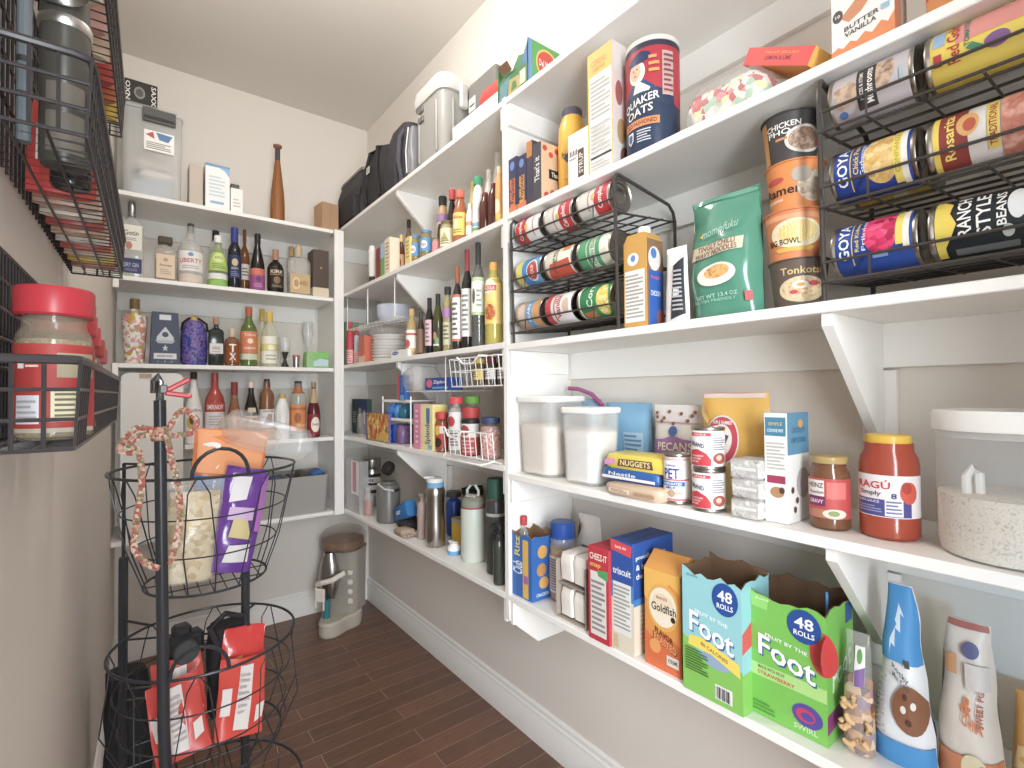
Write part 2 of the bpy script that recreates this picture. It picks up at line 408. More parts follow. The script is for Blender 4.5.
SHAPE = {  # (radius, height) fractions
 'wine': [(.86, 0), (1, .02), (1, .58), (.93, .65), (.6, .73), (.38, .79), (.36, .97)],
 'slope': [(.86, 0), (1, .02), (1, .42), (.9, .52), (.6, .68), (.38, .8), (.34, .97)],
 'hock': [(.86, 0), (1, .02), (1, .3), (.85, .45), (.55, .65), (.36, .8), (.33, .97)],
 'round': [(.85, 0), (1, .03), (1, .5), (.97, .58), (.8, .66), (.5, .715), (.3, .75), (.28, .95)],
 'short': [(.85, 0), (1, .03), (1, .62), (.95, .68), (.7, .74), (.36, .78), (.34, .95)],
 'sauce': [(.85, 0), (1, .02), (1, .55), (.9, .63), (.6, .76), (.42, .84), (.4, .95)],
 'squeeze': [(.9, 0), (1, .03), (1, .6), (.92, .72), (.7, .82), (.55, .86), (.5, .9)],
 'square': [(.9, 0), (1, .02), (1, .66), (.9, .72), (.4, .77), (.3, .8), (.3, .95)],
 'jar': [(.9, 0), (1, .03), (1, .7), (.96, .78), (.84, .84), (.82, .92)],
 'taper': [(.72, 0), (.76, .02), (.98, .6), (1, .72), (.98, .74), (.4, .76), (.34, .8), (.34, .92)],
 'tall': [(.9, 0), (1, .02), (1, .72), (.9, .78), (.5, .83), (.46, .96)],
 'wide': [(.88, 0), (1, .03), (1, .7), (.97, .79), (.82, .86), (.7, .92)],
 'flute': [(.85, 0), (1, .02), (.8, .3), (.95, .6), (.8, .7), (.42, .8), (.38, .96)],
}
def prof_r(prof, z):
    for (r0, z0), (r1, z1) in zip(prof, prof[1:]):
        if z <= z1 and z1 > z0: return r0+(r1-r0)*(z-z0)/(z1-z0)
    return prof[-1][0]
def bottle_at(name, label, cat, loc, rz, r, h, shape, body, cap, capz=.8, capr=None, lab=(), group=None, rect=False, arc=170, fill=None, capname='cap', extra=None, sy=1, seg=20):
    """lab: list of (z0, z1, label colour, print elements)"""
    root = thing(name, label, cat, loc, rz, group)
    P = [(a*r, b*h) for a, b in SHAPE[shape]]
    if h*.97 > P[-1][1]: pass
    seg = seg if not rect else 4
    g = G()
    if rect:
        g.rrect([(z, q, q*sy, .18*r+.12*q) for q, z in P], body)
    else: g.lathe(P, body, seg, sy=sy)
    bo = g.obj('bottle_body', root)
    if fill:
        fk, fz = fill; g = G(); Q = [(a*.93, max(b, .004)) for a, b in P if b < fz*h]; Q.append((prof_r(P, fz*h)*.93, fz*h))
        if rect: g.rrect([(z, q, q*sy, .28*q) for q, z in Q], fk)
        else: g.lathe(Q, fk, seg, sy=sy)
        g.obj('liquid', bo)
    if cap:
        cz = capz*h; cr = (capr*r) if capr else prof_r(P, cz)*1.14
        g = G(); g.lathe([(cr*.96, cz), (cr, cz+.03*h), (cr, h*.985), (cr*.9, h), ], cap, 16); g.obj(capname, root)
    for q in lab:
        z0, z1, key, els = q[:4]; a = q[4] if len(q) > 4 else arc
        if rect: mp = lambda u, v, L, z0=z0, z1=z1: (r*.86*(2*u-1), -r*sy-.0004-L*LY, h*(z0+(z1-z0)*v)); nx = 1
        else: mp = cyl(lambda z: prof_r(P, z)+.0004, z0*h, z1*h, a, 1, sy); nx = 12
        mq = mp if (rect or a < 130) else cyl(lambda z: prof_r(P, z)+.0004, z0*h, z1*h, 124, 1, sy)
        g = G(); g.art([('r', 0, 0, 1, 1, key)], mp, nx)
        for i, e in enumerate(els): g.art([e], mp if e[0] == 'r' and e[1] == 0 and e[3] == 1 else mq, nx, 2+i*.6)
        g.obj('paper_label', root)
    if extra: extra(root, r, h)
    return root
def bottle(name, label, cat, side, px0, px1, ytop, z, sb, shape, body, cap, **k):
    yb = k.pop('yb', None)
    loc, rz, r, h = scyl(side, px0, px1, ytop, z, sb, yb)
    return bottle_at(name, label, cat, loc, rz, r, h, shape, body, cap, **k)

K = '#2a2420'
def lines(u0, u1, v0, v1, n, key, fr=.45):
    """n thin printed lines, as of small print"""
    o = []
    for i in range(n):
        v = v0+(v1-v0)*(i+.5)/n; t = (v1-v0)/n*fr/2
        o.append(('r', u0, v-t, u1-(u1-u0)*(.25 if i % 3 == 2 else 0.03*(i % 2)), v+t, key))
    return o

# ============================ back wall, top shelf
z0 = ZB[0]
loc, rz, w, h = sbox('B', 119, 182, 105, z0, .02, .30)
root = thing('drawer_tower', 'clear plastic storage drawer tote on the top back shelf under a black box', 'storage drawer', (loc[0]+.005, loc[1], z0), 0)
g = G(); g.rrect([(0, w*.47, .13, .02), (.01, w*.48, .135, .025), (h*.93, w*.5, .148, .03)], '#eceeed/f'); g.rrect([(h*.93, w*.52, .155, .03), (h*.96, w*.52, .155, .03)], '#f0f1f0/f'); g.obj('tote_body', root)
g = G(); g.rrect([(h*.962, w*.5, .15, .03), (h, w*.46, .135, .03)], '#e2e4e3/f'); g.obj('lid', root)
g = G(); g.box((w*.1, -.157, h*.88), (w*.55, .012, h*.15), '#5c5a58', .003); g.box((w*.1, -.1645, h*.85), (w*.5, .004, h*.03), '#3a3836', .001); g.obj('latch', root)
g = G(); g.art([('r', 0, 0, 1, 1, '#f3f2ef'), ('p', [(.05, .75), (.3, .95), (.35, .6)], '#c8574b'), ('p', [(.4, .95), (.95, .9), (.8, .55), (.5, .6)], '#5d86b8')]+lines(.08, .9, .08, .45, 4, '#8b8681'), lambda u, v, L: (w*(-.15+.5*u), -.153-L*LY, h*(.5+.22*v))); g.obj('sticker', root)
g = G(); g.box((0, 0, h*.12), (w*.72, .2, h*.2), '#a9b3c2', .01); g.box((.02, .0, h*.29), (w*.6, .18, h*.12), '#e8e5df', .02); g.box((-.01, .02, h*.45), (w*.55, .17, h*.16), '#d7cfc3', .02); g.obj('packed_items', root)
tz = z0+h
loc, rz, w2, h2 = sbox('B', 124, 158, 82, tz, .03, .12)
g = G(); h2 = .108; g.box((0, 0, h2/2), (w2, .12, h2), '#35332f', .001)
g.art([('e', .45, .5, .17, .26, '#8d8b86'), ('t', .1, .5, .14, .8, 'NXO', '#e8e5e0', 90), ('t', .88, .48, .15, .85, 'SAXX', '#e8e5e0', -90), ('e', .45, .5, .11, .17, '#5b5954')], face(w2, .12, h2))
o = g.obj('clothing_box'); o.location = (loc[0], loc[1]+.02, tz+.0005); tag(o, 'black printed cardboard box lying on top of the clear drawer tote', 'box')
pbox('cardboard_box', 'narrow beige upright carton on the top back shelf beside the clear tote', 'box', 'B', 189, 203, 165, z0, .01, .1, '#b9ab9b', F=[('r', .06, .03, .94, .97, '#c2b4a4')])
pbox('boxed_appliance', 'white carton with blue trim and blue print on the top back shelf', 'box', 'B', 205, 230, 165, z0, .01, .11, '#f1f1ef', F=[('r', 0, .94, 1, 1, '#6f9ec6'), ('r', .2, .1, .75, .16, '#8fb6d6'), ('p', [(.5, .95), (1, .95), (1, .75), (.8, .88)], '#8fb9dc')]+lines(.15, .8, .25, .75, 6, '#c9d8e2'), R=[('r', 0, .94, 1, 1, '#6f9ec6')])
root = thing('small_carton', 'small white carton with dark open top on the top back shelf', 'box', (0, 0, 0))
loc, rz, w, h = sbox('B', 230.5, 243, 184, z0, .02, .09); root.location = loc
g = G(); g.box((0, 0, h*.42), (w, .09, h*.84), '#f0eeea', .001); g.art(lines(.2, .8, .2, .6, 3, '#c9c5bf'), face(w, .09, h*.84)); g.obj('carton_body', root)
g = G(); g.box((-w*.12, 0, h*.92), (w*.7, .08, h*.16), '#5b5652', .003); g.obj('lid', root)
# bat
P, rz, r, h = scyl('B', 270, 285, 145, z0, .13)
root = thing('baseball_bat', 'small wooden baseball bat standing upright on the top back shelf', 'bat', P)
g = G(); g.lathe([(r*.9, 0), (r, .008), (r, h*.28), (r*.88, h*.45), (r*.55, h*.68), (r*.38, h*.8), (r*.36, h*.81)], '@w:14:8f5a31,a06a3c,8a5630', 20); g.obj('barrel', root)
g = G(); g.lathe([(r*.37, h*.81), (r*.37, h*.955)], '#4a4a4e', 14); g.obj('grip', root)
g = G(); g.lathe([(r*.36, h*.955), (r*.62, h*.97), (r*.62, h*.99), (r*.4, h)], '#94603a', 14); g.obj('knob', root)
loc, rz, w, h = sbox('B', 321, 346, 203, z0, .012, .2)
pbox('cardboard_box', 'plain brown cardboard box at the corner end of the top back shelf', 'box', 'B', 320.5, 338, 203, z0, .01, .11, '#b8906b', F=[('r', .48, 0, .52, 1, '#a8835f')], T=[('r', 0, .45, 1, .55, '#cbb08c')], turn=.12)

# ============================ back wall, second shelf: liquor
z0 = ZB[1]; GL = 'liquor bottles on the back wall'
bottle('gin_bottle', 'square clear bottle with arched cream label and navy band on the back wall shelf', 'bottle', 'B', 119, 144, 202, z0, .02, 'square', '#dfe3de/x', '#a9a9ab/m', capz=.8, rect=True, sy=.6, group=GL,
       lab=[(.36, .68, '#ece6da', [('t', .5, .68, .7, .2, 'Gotin', '#5d574f'), ('e', .38, .17, .16, .16, '#b9826a')]+lines(.25, .75, .36, .5, 2, '#a59c90')), (.06, .25, '#3b4170', [('t', .5, .55, .7, .3, 'DRY GIN', '#b9bad0')]+lines(.2, .8, .12, .32, 2, '#8d90b0'))])
bottle('amaretto_bottle', 'squat amber bottle with square dark cap and beige label', 'bottle', 'B', 154, 176, 237, z0, .02, 'short', '#d9cdbf/x', None, rect=True, sy=.75, group=GL, fill=('#8a4a22/g', .5),
       lab=[(.06, .58, '#dfc7a8', [('t', .5, .55, .7, .1, 'Amaretto', '#7c6148'), ('e', .5, .78, .12, .08, '#b09a7c')]+lines(.2, .8, .15, .4, 3, '#b59d80'))],
       extra=lambda ro, r, h: G().box((0, 0, h*.91), (r*1.35, r*1.1, h*.16), '#4b402c/s', .004).obj('cap', ro))
bottle('vodka_bottle', 'round shouldered clear bottle with white and red lettered label', 'bottle', 'B', 177, 204, 224, z0, .02, 'round', '#e3e3de/x', '#3a3633', capz=.86, capr=.26, group=GL,
       lab=[(.2, .52, '#e9e6e4', [('t', .5, .52, .85, .22, 'LIBERTY', '#c45a50'), ('e', .5, .83, .1, .1, '#6f96c4')]+lines(.2, .8, .1, .3, 2, '#aaa39c'), 200), (.0, .15, '#d9c6b8', [], 200)])
bottle('liqueur_bottle', 'clear bottle with black cap behind the lime green one', 'bottle', 'B', 209, 222, 231, z0, .13, 'tall', '#dcdfd6/x', '#33302d', capz=.83, group=GL, lab=[(.2, .6, '#e6e2d8', [])])
bottle('green_apple_bottle', 'bottle with lime green label and white neck', 'bottle', 'B', 208, 228, 236, z0, .02, 'slope', '#a5bd6f/x', '#e9e9e6', capz=.86, group=GL,
       lab=[(.3, .66, '#b5cf62', [('e', .5, .7, .34, .25, '#d5e08a'), ('t', .5, .7, .5, .14, 'APPLE', '#6e9440')]+lines(.15, .85, .1, .4, 3, '#7d9a4a'), 190), (.14, .25, '#e4e6dd', [], 190), (.02, .13, '#8dc257', [], 190)])
bottle('wine_bottle', 'dark wine bottle with blue foil and navy label with pale crest', 'bottle', 'B', 227.5, 241.5, 228, z0, .03, 'wine', '#20222c/g', '#3a3f8c', capz=.76, group=GL,
       lab=[(.17, .54, '#343a62', [('e', .5, .68, .22, .16, '#c9b58e'), ('t', .5, .42, .5, .1, 'RESERVA', '#c8bfa8')]+lines(.2, .8, .06, .3, 3, '#7d83ad'), 180)])
bottle('amber_bottle', 'amber bottle with white band and rust red cap behind the navy wine', 'bottle', 'B', 239, 250, 230, z0, .16, 'round', '#7d4a1c/g', '#8b4b35', capz=.8, group=GL, lab=[(.22, .46, '#e3dac9', lines(.2, .8, .2, .8, 3, '#897b6a'))])
bottle('wine_bottle', 'black wine bottle with purple and orange label', 'bottle', 'B', 250, 265, 234, z0, .02, 'slope', '#201d1e/g', '#2a2627', capz=.82, group=GL,
       lab=[(.02, .38, '#a34f8f', [('r', 0, .68, 1, 1, '#d3745f'), ('e', .5, .5, .15, .15, '#6b3a78'), ('p', [(0, .7), (.3, .55), (.6, .7), (1, .58), (1, .7)], '#b9557a')]+lines(.2, .8, .1, .3, 2, '#c98bb8'), 180)])
bottle('rum_bottle', 'dark round bottle with copper cap and black gold label', 'bottle', 'B', 267, 284, 250, z0, .02, 'round', '#241d1a/g', '#b07e66', capz=.76, capr=.4, group=GL,
       lab=[(.1, .58, '#2e2826', [('t', .5, .78, .75, .17, 'KIRK', '#e3cfae'), ('e', .5, .38, .2, .17, '#8f6b4d'), ('r', .1, .62, .9, .65, '#b69a74')]+lines(.2, .8, .04, .16, 2, '#9d8a70'), 190)])
bottle('tequila_bottle', 'tall clear bottle with gold stopper behind the tan labelled tequila', 'bottle', 'B', 287, 296, 247, z0, .17, 'tall', '#cfc6b4/x', '#b59a5c', capz=.82, group=GL, lab=[(.1, .5, '#3b3430', [])])
bottle('tequila_bottle', 'squat clear tequila bottle with tan label and gold neck', 'bottle', 'B', 287, 310.5, 246, z0, .02, 'short', '#dcd9d0/x', '#c7ab6d/s', capz=.78, capr=.26, rect=True, sy=.7, group=GL,
       lab=[(.05, .42, '#c8a874', [('e', .3, .5, .2, .32, '#e0c79a'), ('e', .3, .5, .13, .2, '#b8945c'), ('t', .68, .5, .45, .3, 'ANEJO', '#8a6a3f')])])
pbox('gift_box', 'dark brown gift box with cream base at the end of the liquor row', 'box', 'B', 313, 329, 250, z0, .02, .11, '#5a4a42', F=[('r', 0, 0, 1, .2, '#d9c9ad'), ('e', .5, .62, .07, .03, '#a9845c')], L=[('r', 0, 0, 1, .2, '#cfbfa4')])

# ============================ back wall, third shelf
z0 = ZB[2]
bottle('floral_bottle', 'tapered white bottle painted with pink and yellow flowers, bronze stopper', 'bottle', 'B', 121, 148, 299, z0, .02, 'taper', '@v:70:eae4df,d58a8f,e9e2da,c9a44b,e2dcd6,a7b08a,dfa6a2,efe9e3', '#7a6236/s', capz=.84, capr=.4, group=GL)
root = thing('gift_box', 'tapered navy gift box with white printed band on the back wall shelf', 'box', (0, 0, 0))
loc, rz, w, h = sbox('B', 150, 180, 312, z0, .02, .1); root.location = loc
g = G(); g.rrect([(0, w*.52, .05, .002), (h, w*.45, .042, .002)], '#4a5268')
g.art([('r', .28, .85, .72, .95, '#d9dadb'), ('p', [(.2, .52), (.5, .72), (.8, .52), (.8, .46), (.2, .46)], '#c7ccd3'), ('e', .5, .57, .12, .05, '#4a5268'), ('p', [(.15, .46), (.85, .46), (.75, .4), (.25, .4)], '#aeb5c0'), ('p', [(.5, .38), (.53, .33), (.6, .33), (.545, .3), (.57, .25), (.5, .28), (.43, .25), (.455, .3), (.4, .33), (.47, .33)], '#c7ccd3'),
       ('r', .12, .1, .88, .21, '#d9dadb'), ('t', .5, .155, .55, .04, 'BLENDED WHISKY', '#5a6278'), ('t', .5, .05, .5, .03, '1 . 3 . 5', '#aeb5c0')], lambda u, v, L: (w*(u-.5)*(1.04-.14*v), -.05+.008*v-.0004-L*LY, h*v))
g.obj('box_body', root)
root = thing('bottle_pouch', 'blue camouflage drawstring pouch around a gold capped bottle', 'pouch', (0, 0, 0))
P, rz, r, h = scyl('B', 180, 208, 317, z0, .03); root.location = P
g = G(); g.lathe([(r*.9, 0), (r, .02), (r*1.02, h*.5), (r*.95, h*.72), (r*.72, h*.86), (r*.45, h*.92)], '@n:34:27306b,3c4698,8a6fa6,2b3270,5b64ad', 20, sy=.8); g.obj('pouch_body', root)
g = G(); g.tube([(-r*.95, -.01, h*.7), (-r*.85, -.012, h*.86), (-r*.4, -.012, h*.96), (0, -.012, h*.99), (r*.4, -.012, h*.95), (r*.9, -.012, h*.86), (r*1.0, -.01, h*.7)], .006, '#2a2634'); g.obj('drawstring', root)
g = G(); g.lathe([(r*.36, h*.9), (r*.36, h*.985), (r*.3, h)], '#c9a94e/s', 14); g.obj('bottle_cap', root)
bottle('dark_green_bottle', 'dark green square bottle with white label and copper stopper', 'bottle', 'B', 208, 224, 317, z0, .02, 'square', '#2c3430/g', '#b08a6b', capz=.84, capr=.36, rect=True, sy=.8, group=GL, lab=[(.24, .45, '#d9d8d2', [('t', .5, .55, .6, .3, 'BARREL', '#b07a6b')]+lines(.2, .8, .1, .3, 1, '#a9a49c'))])
bottle('bourbon_bottle', 'small amber whiskey bottle with large white letters T X', 'bottle', 'B', 224, 240, 329, z0, .015, 'short', '#9a5a2a/h', '#cdb59c', capz=.78, capr=.42, group=GL, fill=('#7a3e18/g', .55),
       lab=[(.08, .6, '#96501f/g', [('t', .5, .76, .42, .4, 'T', '#f2ede4'), ('t', .5, .32, .42, .36, 'X', '#f2ede4')], 130)])
bottle('irish_bottle', 'green bottle with orange label and orange cap', 'bottle', 'B', 240, 257.5, 307, z0, .015, 'wine', '#5c7430/g', '#b5603c', capz=.84, group=GL,
       lab=[(.22, .58, '#dd8052', [('e', .5, .55, .16, .12, '#f0dcc4'), ('t', .5, .84, .7, .1, 'TULLA', '#f5e6d6'), ('t', .5, .22, .7, .1, 'DEW', '#f5e6d6')], 190), (.11, .21, '#d9d5b8', [], 190)])
bottle('limoncello_bottle', 'slim bottle with yellow cap behind the pale yellow one', 'bottle', 'B', 256, 268, 309, z0, .12, 'wine', '#e2dfb8/x', '#d3ad36', capz=.8, group=GL, lab=[(.1, .5, '#e8cf8a', [('t', .5, .5, .5, .2, 'L', '#b59b52')])])
bottle('limoncello_bottle', 'pale yellow bottle with white label and yellow cap', 'bottle', 'B', 261, 278, 312, z0, .015, 'wine', '#e6e3bf/x', '#dcb63f', capz=.82, capr=.42, group=GL,
       lab=[(.06, .55, '#ecebdc', [('r', 0, .45, 1, .72, '#d7d184'), ('e', .5, .58, .2, .1, '#efeec6')]+lines(.2, .8, .1, .35, 2, '#b9b5a0'), 190)])
def tumbler(label, side, px0, px1, ytop, z, sb, key='#e6e8e8/x'):
    P, rz, r, h = scyl(side, px0, px1, ytop, z, sb)
    g = G(); g.lathe([(r*.75, 0), (r*.8, .004), (r, h), (r*.93, h), (r*.74, .01)], key, 18, caps=(True, True)); o = g.obj('drinking_glass', ang=50); o.location = P
    return tag(o, label, 'glass')
tumbler('clear drinking glass behind the black jigger', 'B', 279, 291, 338, z0, .08)
P, rz, r, h = scyl('B', 281, 289, 352, z0, .015)
g = G(); g.lathe([(r*.9, 0), (r, .002), (r*.35, h*.5), (r*.4, h*.55), (r, h), (r*.9, h), (r*.3, h*.56)], '#3a3733/s', 18); o = g.obj('jigger', ang=50); o.location = P; tag(o, 'black double ended cocktail jigger on the back shelf', 'jigger')
P, rz, r, h = scyl('B', 292.5, 300, 355, z0, .015)
root = thing('shot_glass', 'small steel cup with pink rim beside the jigger', 'cup', P); g = G(); g.lathe([(r*.85, 0), (r, h*.8)], '#b9b6b1/m', 16); g.obj('cup_body', root); g = G(); g.lathe([(r*1.02, h*.8), (r*1.02, h)], '#c96a72', 16); g.obj('rim', root)
root = thing('tissue_pack', 'small green topped packet at the end of the third back shelf', 'packet', (0, 0, 0))
loc, rz, w, h = sbox('B', 306, 330, 352, z0, .03, .08); root.location = loc
g = G(); g.rrect([(0, w*.48, .04, .006), (h*.5, w*.5, .042, .01), (h, w*.46, .036, .01)], '#8fc07a'); g.art([('p', [(.3, .1), (.9, .1), (.95, .5), (.6, .6), (.3, .4)], '#b9d3d8'), ('r', .35, .62, .95, .95, '#7cc95e')], face(w, .086, h)); g.obj('packet_body', root)
P, rz, r, h = scyl('B', 302, 314, 322, z0, .2)
root = thing('wine_glass', 'clear stemmed glass standing behind the green packet', 'glass', P)
g = G(); g.lathe([(r*.9, 0), (r*.85, .003), (r*.12, .01), (r*.1, h*.45), (r*.6, h*.55), (r, h*.75), (r*.85, h), (r*.8, h), (r*.93, h*.76), (r*.5, h*.58)], '#eef0f0/x', 18); g.obj('bowl', root, ang=50)

# ============================ back wall, fourth shelf
z0 = ZB[3]
bottle('rum_bottle', 'white coconut rum bottle with black cap and palm label', 'bottle', 'B', 184, 203, 372, z0, .03, 'slope', '#e6e3de', '#2f2a27', capz=.84, capr=.36, group=GL,
       lab=[(.16, .52, '#ebe8e4', [('e', .42, .4, .3, .3, '#d8b14a'), ('e', .42, .5, .16, .2, '#5c4a35'), ('t', .5, .86, .8, .12, 'Malibu', '#8f8a84')], 180)])
bottle('vodka_bottle', 'red flavoured vodka bottle with white label and red cap', 'bottle', 'B', 204.5, 225, 373, z0, .03, 'wine', '#b64a40/g', '#c03f38', capz=.84, capr=.36, group=GL,
       lab=[(.0, .44, '#e6e1e2', [('t', .5, .25, .8, .08, 'SPICED', '#a06a6a'), ('e', .5, .12, .1, .06, '#54484a')]+lines(.2, .8, .55, .9, 4, '#c2babc'), 200), (.44, .58, '#c8473f', [('t', .5, .5, .85, .5, 'SMIRNOFF', '#f2e6e2')], 200)])
bottle('rose_wine_bottle', 'long necked amber rose wine bottle with red foil', 'bottle', 'B', 226, 242.5, 382, z0, .03, 'hock', '#a8683c/h', '#8f3a3a', capz=.78, group=GL, fill=('#a8643a', .55), lab=[(.02, .24, '#c67f4f', [('t', .5, .5, .6, .3, 'rose', '#f0d9bd')])])
bottle('cream_liqueur_bottle', 'dark cream liqueur bottle with pale cap and pink brown label', 'bottle', 'B', 243, 259, 382, z0, .03, 'slope', '#2b2522/g', '#ddd0c0', capz=.9, capr=.42, group=GL,
       lab=[(.2, .42, '#b0836f', [('t', .5, .6, .8, .35, 'BAILEYS', '#3a2b24'), ('r', 0, 0, 1, .15, '#2b2522'), ('r', 0, .9, 1, 1, '#d9b27c')], 180), (.48, .56, '#d9c9a8', [], 70)])
bottle('brandy_bottle', 'amber round shouldered bottle with navy cap and printed white label', 'bottle', 'B', 259, 274.5, 379, z0, .03, 'tall', '#9a6238/h', '#33304a', capz=.86, capr=.4, group=GL, fill=('#8f5229', .75),
       lab=[(.2, .5, '#e5e1dd', [('p', [(.2, .2), (.5, .8), (.8, .3)], '#8b94b4'), ('e', .6, .6, .15, .15, '#c59b7a'), ('t', .5, .9, .7, .1, 'SAILOR', '#4d4746')], 180)])
bottle('white_bottle', 'white faceted glass bottle with gold cap', 'bottle', 'B', 274.5, 290, 394, z0, .02, 'squeeze', '#e9e8e5/g', '#c3a24e/s', capz=.83, capr=.45, group=GL, seg=10)
bottle('spiced_rum_bottle', 'clear bottle with big orange label and black cap', 'bottle', 'B', 290, 306.5, 381, z0, .02, 'tall', '#c9cbbd/x', '#3c3428', capz=.9, capr=.46, group=GL,
       lab=[(.13, .58, '#df8a45', [('e', .35, .5, .2, .2, '#a85f34'), ('t', .6, .2, .6, .1, 'SPICED', '#f0d6a8'), ('r', 0, .8, 1, .9, '#c06a3d')], 200), (.78, .9, '#b5703f', [], 200)])
bottle('liqueur_bottle', 'dark red bottle with white oval label and tan neck', 'bottle', 'B', 307, 320.5, 382, z0, .02, 'slope', '#5f2026/g', '#9c8a66', capz=.9, group=GL,
       lab=[(.04, .42, '#8f2a34', [('e', .5, .5, .33, .36, '#e9e1d2'), ('t', .5, .52, .5, .12, 'Chambord', '#8f2a34')], 170), (.62, .88, '#b9a076', [], 200)])
root = thing('storage_case', 'tall white flat case with rounded corners standing at the wall end of the back shelves', 'case', (0, 0, 0))
loc, rz, w, h = sbox('B', 119, 183.5, 373, ZB[4], .012, .07); root.location = loc
M_ = Matrix.Rotation(pi/2, 4, 'X')
g = G(); g.rrect([(-.034, w/2, h/2, .03), (.034, w/2, h/2, .03)], '#e4e1dc', k=8); g.xf(Matrix.Translation((0, 0, h/2)) @ M_); g.obj('case_body', root)
g = G(); g.box((-w*.12, -.0365, h-.014), (.045, .003, .02), '#b59c86'); g.obj('torn_tape', root)
root = thing('fabric_bin', 'grey fabric storage bin on the lowest back shelf', 'bin', (0, 0, 0))
loc, rz, w, h = sbox('B', 250, 331, 478, ZB[4], .012, .3); root.location = loc
g = G(); g.rrect([(0, w*.46, .14, .02), (h*.5, w*.48, .145, .025), (h, w*.5, .15, .03), (h, w*.475, .14, .026), (h*.3, w*.46, .13, .02)], '#a29e99/d'); g.obj('bin_body', root, ang=50)
g = G()
for i in range(7): g.box((w*(-.4+.13*i), rnd.uniform(-.06, .06), h*.86+rnd.uniform(-.01, .02)), (.07, .12, .04), ['#3b3735', '#55504b', '#2f66b0', '#6d6660'][i % 4], .01, Matrix.Rotation(rnd.uniform(-.6, .6), 3, 'Y'))
g.obj('contents', root)
# ============================ right wall beyond the divider, top shelf
def softbox(g, w, d, h, key, r=.03, bulge=.06, amp=.006, seed=0):
    """a soft bag: rounded box with sagging, wrinkled sides"""
    s0 = len(g.v); secs = []
    for i in range(9):
        t = i/8; q = 1+bulge*sin(pi*t)-(.12*max(0, t-.75)*4)
        secs.append((h*t, w/2*q, d/2*q, r*(1 if 0 < i < 8 else .8)))
    secs.append((h+.004, w/2*.55, d/2*.45, r*.5))
    g.rrect(secs, key, k=7)
    for i in range(s0, len(g.v)):
        p = Vector(g.v[i]); n = noise.noise_vector(p*14+Vector((seed, 0, 0)))*amp
        g.v[i] = (p.x+n.x, p.y+n.y, max(0, p.z+n.z*.6 if p.z > .005 else p.z))
z0 = ZF[0]
def at_r(y0, y1, x0, x1, z): return Vector(((x0+x1)/2, (y0+y1)/2, z)), abs(y1-y0), abs(x1-x0)
# hard cooler
P, w, d = at_r(1.725, 1.99, .98, 1.225, z0)
root = thing('cooler', 'grey hard sided cooler with pale lid on the top shelf', 'cooler', P, -pi/2); h = .345
g = G(); g.rrect([(.0, w*.42, d*.42, .03), (.02, w*.44, d*.44, .035), (h*.8, w*.47, d*.47, .045)], '#a3a19b/s', k=8)
for s in (-1, 1): g.box((s*w*.28, -d*.462, h*.4), (.012, .012, h*.62), '#94928c/s', .003); g.box((w*.455, s*d*.25, h*.4), (.012, .012, h*.62), '#94928c/s', .003)
g.obj('cooler_body', root)
g = G(); g.rrect([(h*.8, w*.5, d*.5, .05), (h*.84, w*.52, d*.52, .055), (h*.9, w*.52, d*.52, .055), (h*.9, w*.505, d*.505, .05), (h*.98, w*.5, d*.5, .05), (h, w*.46, d*.46, .045)], '#cfcdc8/s', k=8); g.obj('lid', root)
g = G()
for z in (.62, .74): g.box((-w*.2, -d*.475, h*z), (w*.16, .01, h*.07), '#75736f', .002)
g.obj('vent_slot', root)
g = G(); g.box((w*.53, -d*.1, h*.74), (.022, .035, h*.3), '#c3c1bb/s', .006); g.obj('latch', root)
P, w, d = at_r(1.52, 1.715, 1.095, 1.225, z0)
root = thing('hard_case', 'dark grey hard case with light corner tags beside the cooler', 'case', P, -pi/2); h = .30
g = G(); g.rrect([(0, w/2, d/2, .012), (h*.94, w/2, d/2, .012), (h, w*.47, d*.46, .01)], '#7d7a76'); g.obj('case_body', root)
g = G(); g.art([('r', .05, .62, .3, .8, '#e8e5df'), ('r', .08, .68, .27, .71, '#5a5754')], face(w, d, h)); g.obj('sticker', root)
P, w, d = at_r(1.325, 1.66, .985, 1.08, z0)
root = thing('tray', 'low white tray under the red bag on the top shelf', 'tray', P, -pi/2)
g = G(); g.rrect([(0, w*.49, d*.49, .01), (.066, w*.5, d*.5, .012), (.066, w*.48, d*.46, .01), (.008, w*.47, d*.45, .008)], '#f2f0ec'); g.obj('tray_body', root, ang=50)
P = P+Vector((0, -.07, .014)); g = G(); softbox(g, .14, .06, .115, '#d8473f/s', .02, .1, .02, 3); o = g.obj('snack_bag', fix=True); o.location = P; o.rotation_euler = (0, 0, -pi/2); tag(o, 'crumpled red bag lying in the low white tray', 'bag')
# bags
P, w, d = at_r(1.995, 2.045, .985, 1.10, z0)
root = thing('cooler_pouch', 'grey clear zip pouch standing between the cooler and the black backpack', 'pouch', P, -pi/2); h = .235
g = G(); softbox(g, w, d, h, '#8b8a8c/s', .012, .15, .008, 5); g.obj('pouch_body', root, fix=True)
g = G(); g.box((0, -d*.58, h*.3), (w*.7, .008, h*.4), '#b9b9bb/c', .003); g.tube([(0, -d*.62, h*.1), (0, -d*.66, h*.5), (0, -d*.55, h*.97)], .003, '#dcdcda'); g.obj('front_window', root)
P, w, d = at_r(2.065, 2.26, .985, 1.20, z0)
root = thing('backpack', 'black backpack with curved strap on the top shelf next to the grey pouch', 'backpack', P, -pi/2); h = .29
g = G(); softbox(g, w, d, h, '#454147/d', .05, .1, .012, 8); g.obj('bag_body', root, fix=True)
g = G(); g.tube([(w*.34, -d*.5, h*.05), (w*.42, -d*.62, h*.35), (w*.4, -d*.58, h*.7), (w*.25, -d*.35, h*1.0)], .011, '#555158/d', 8); g.obj('strap', root)
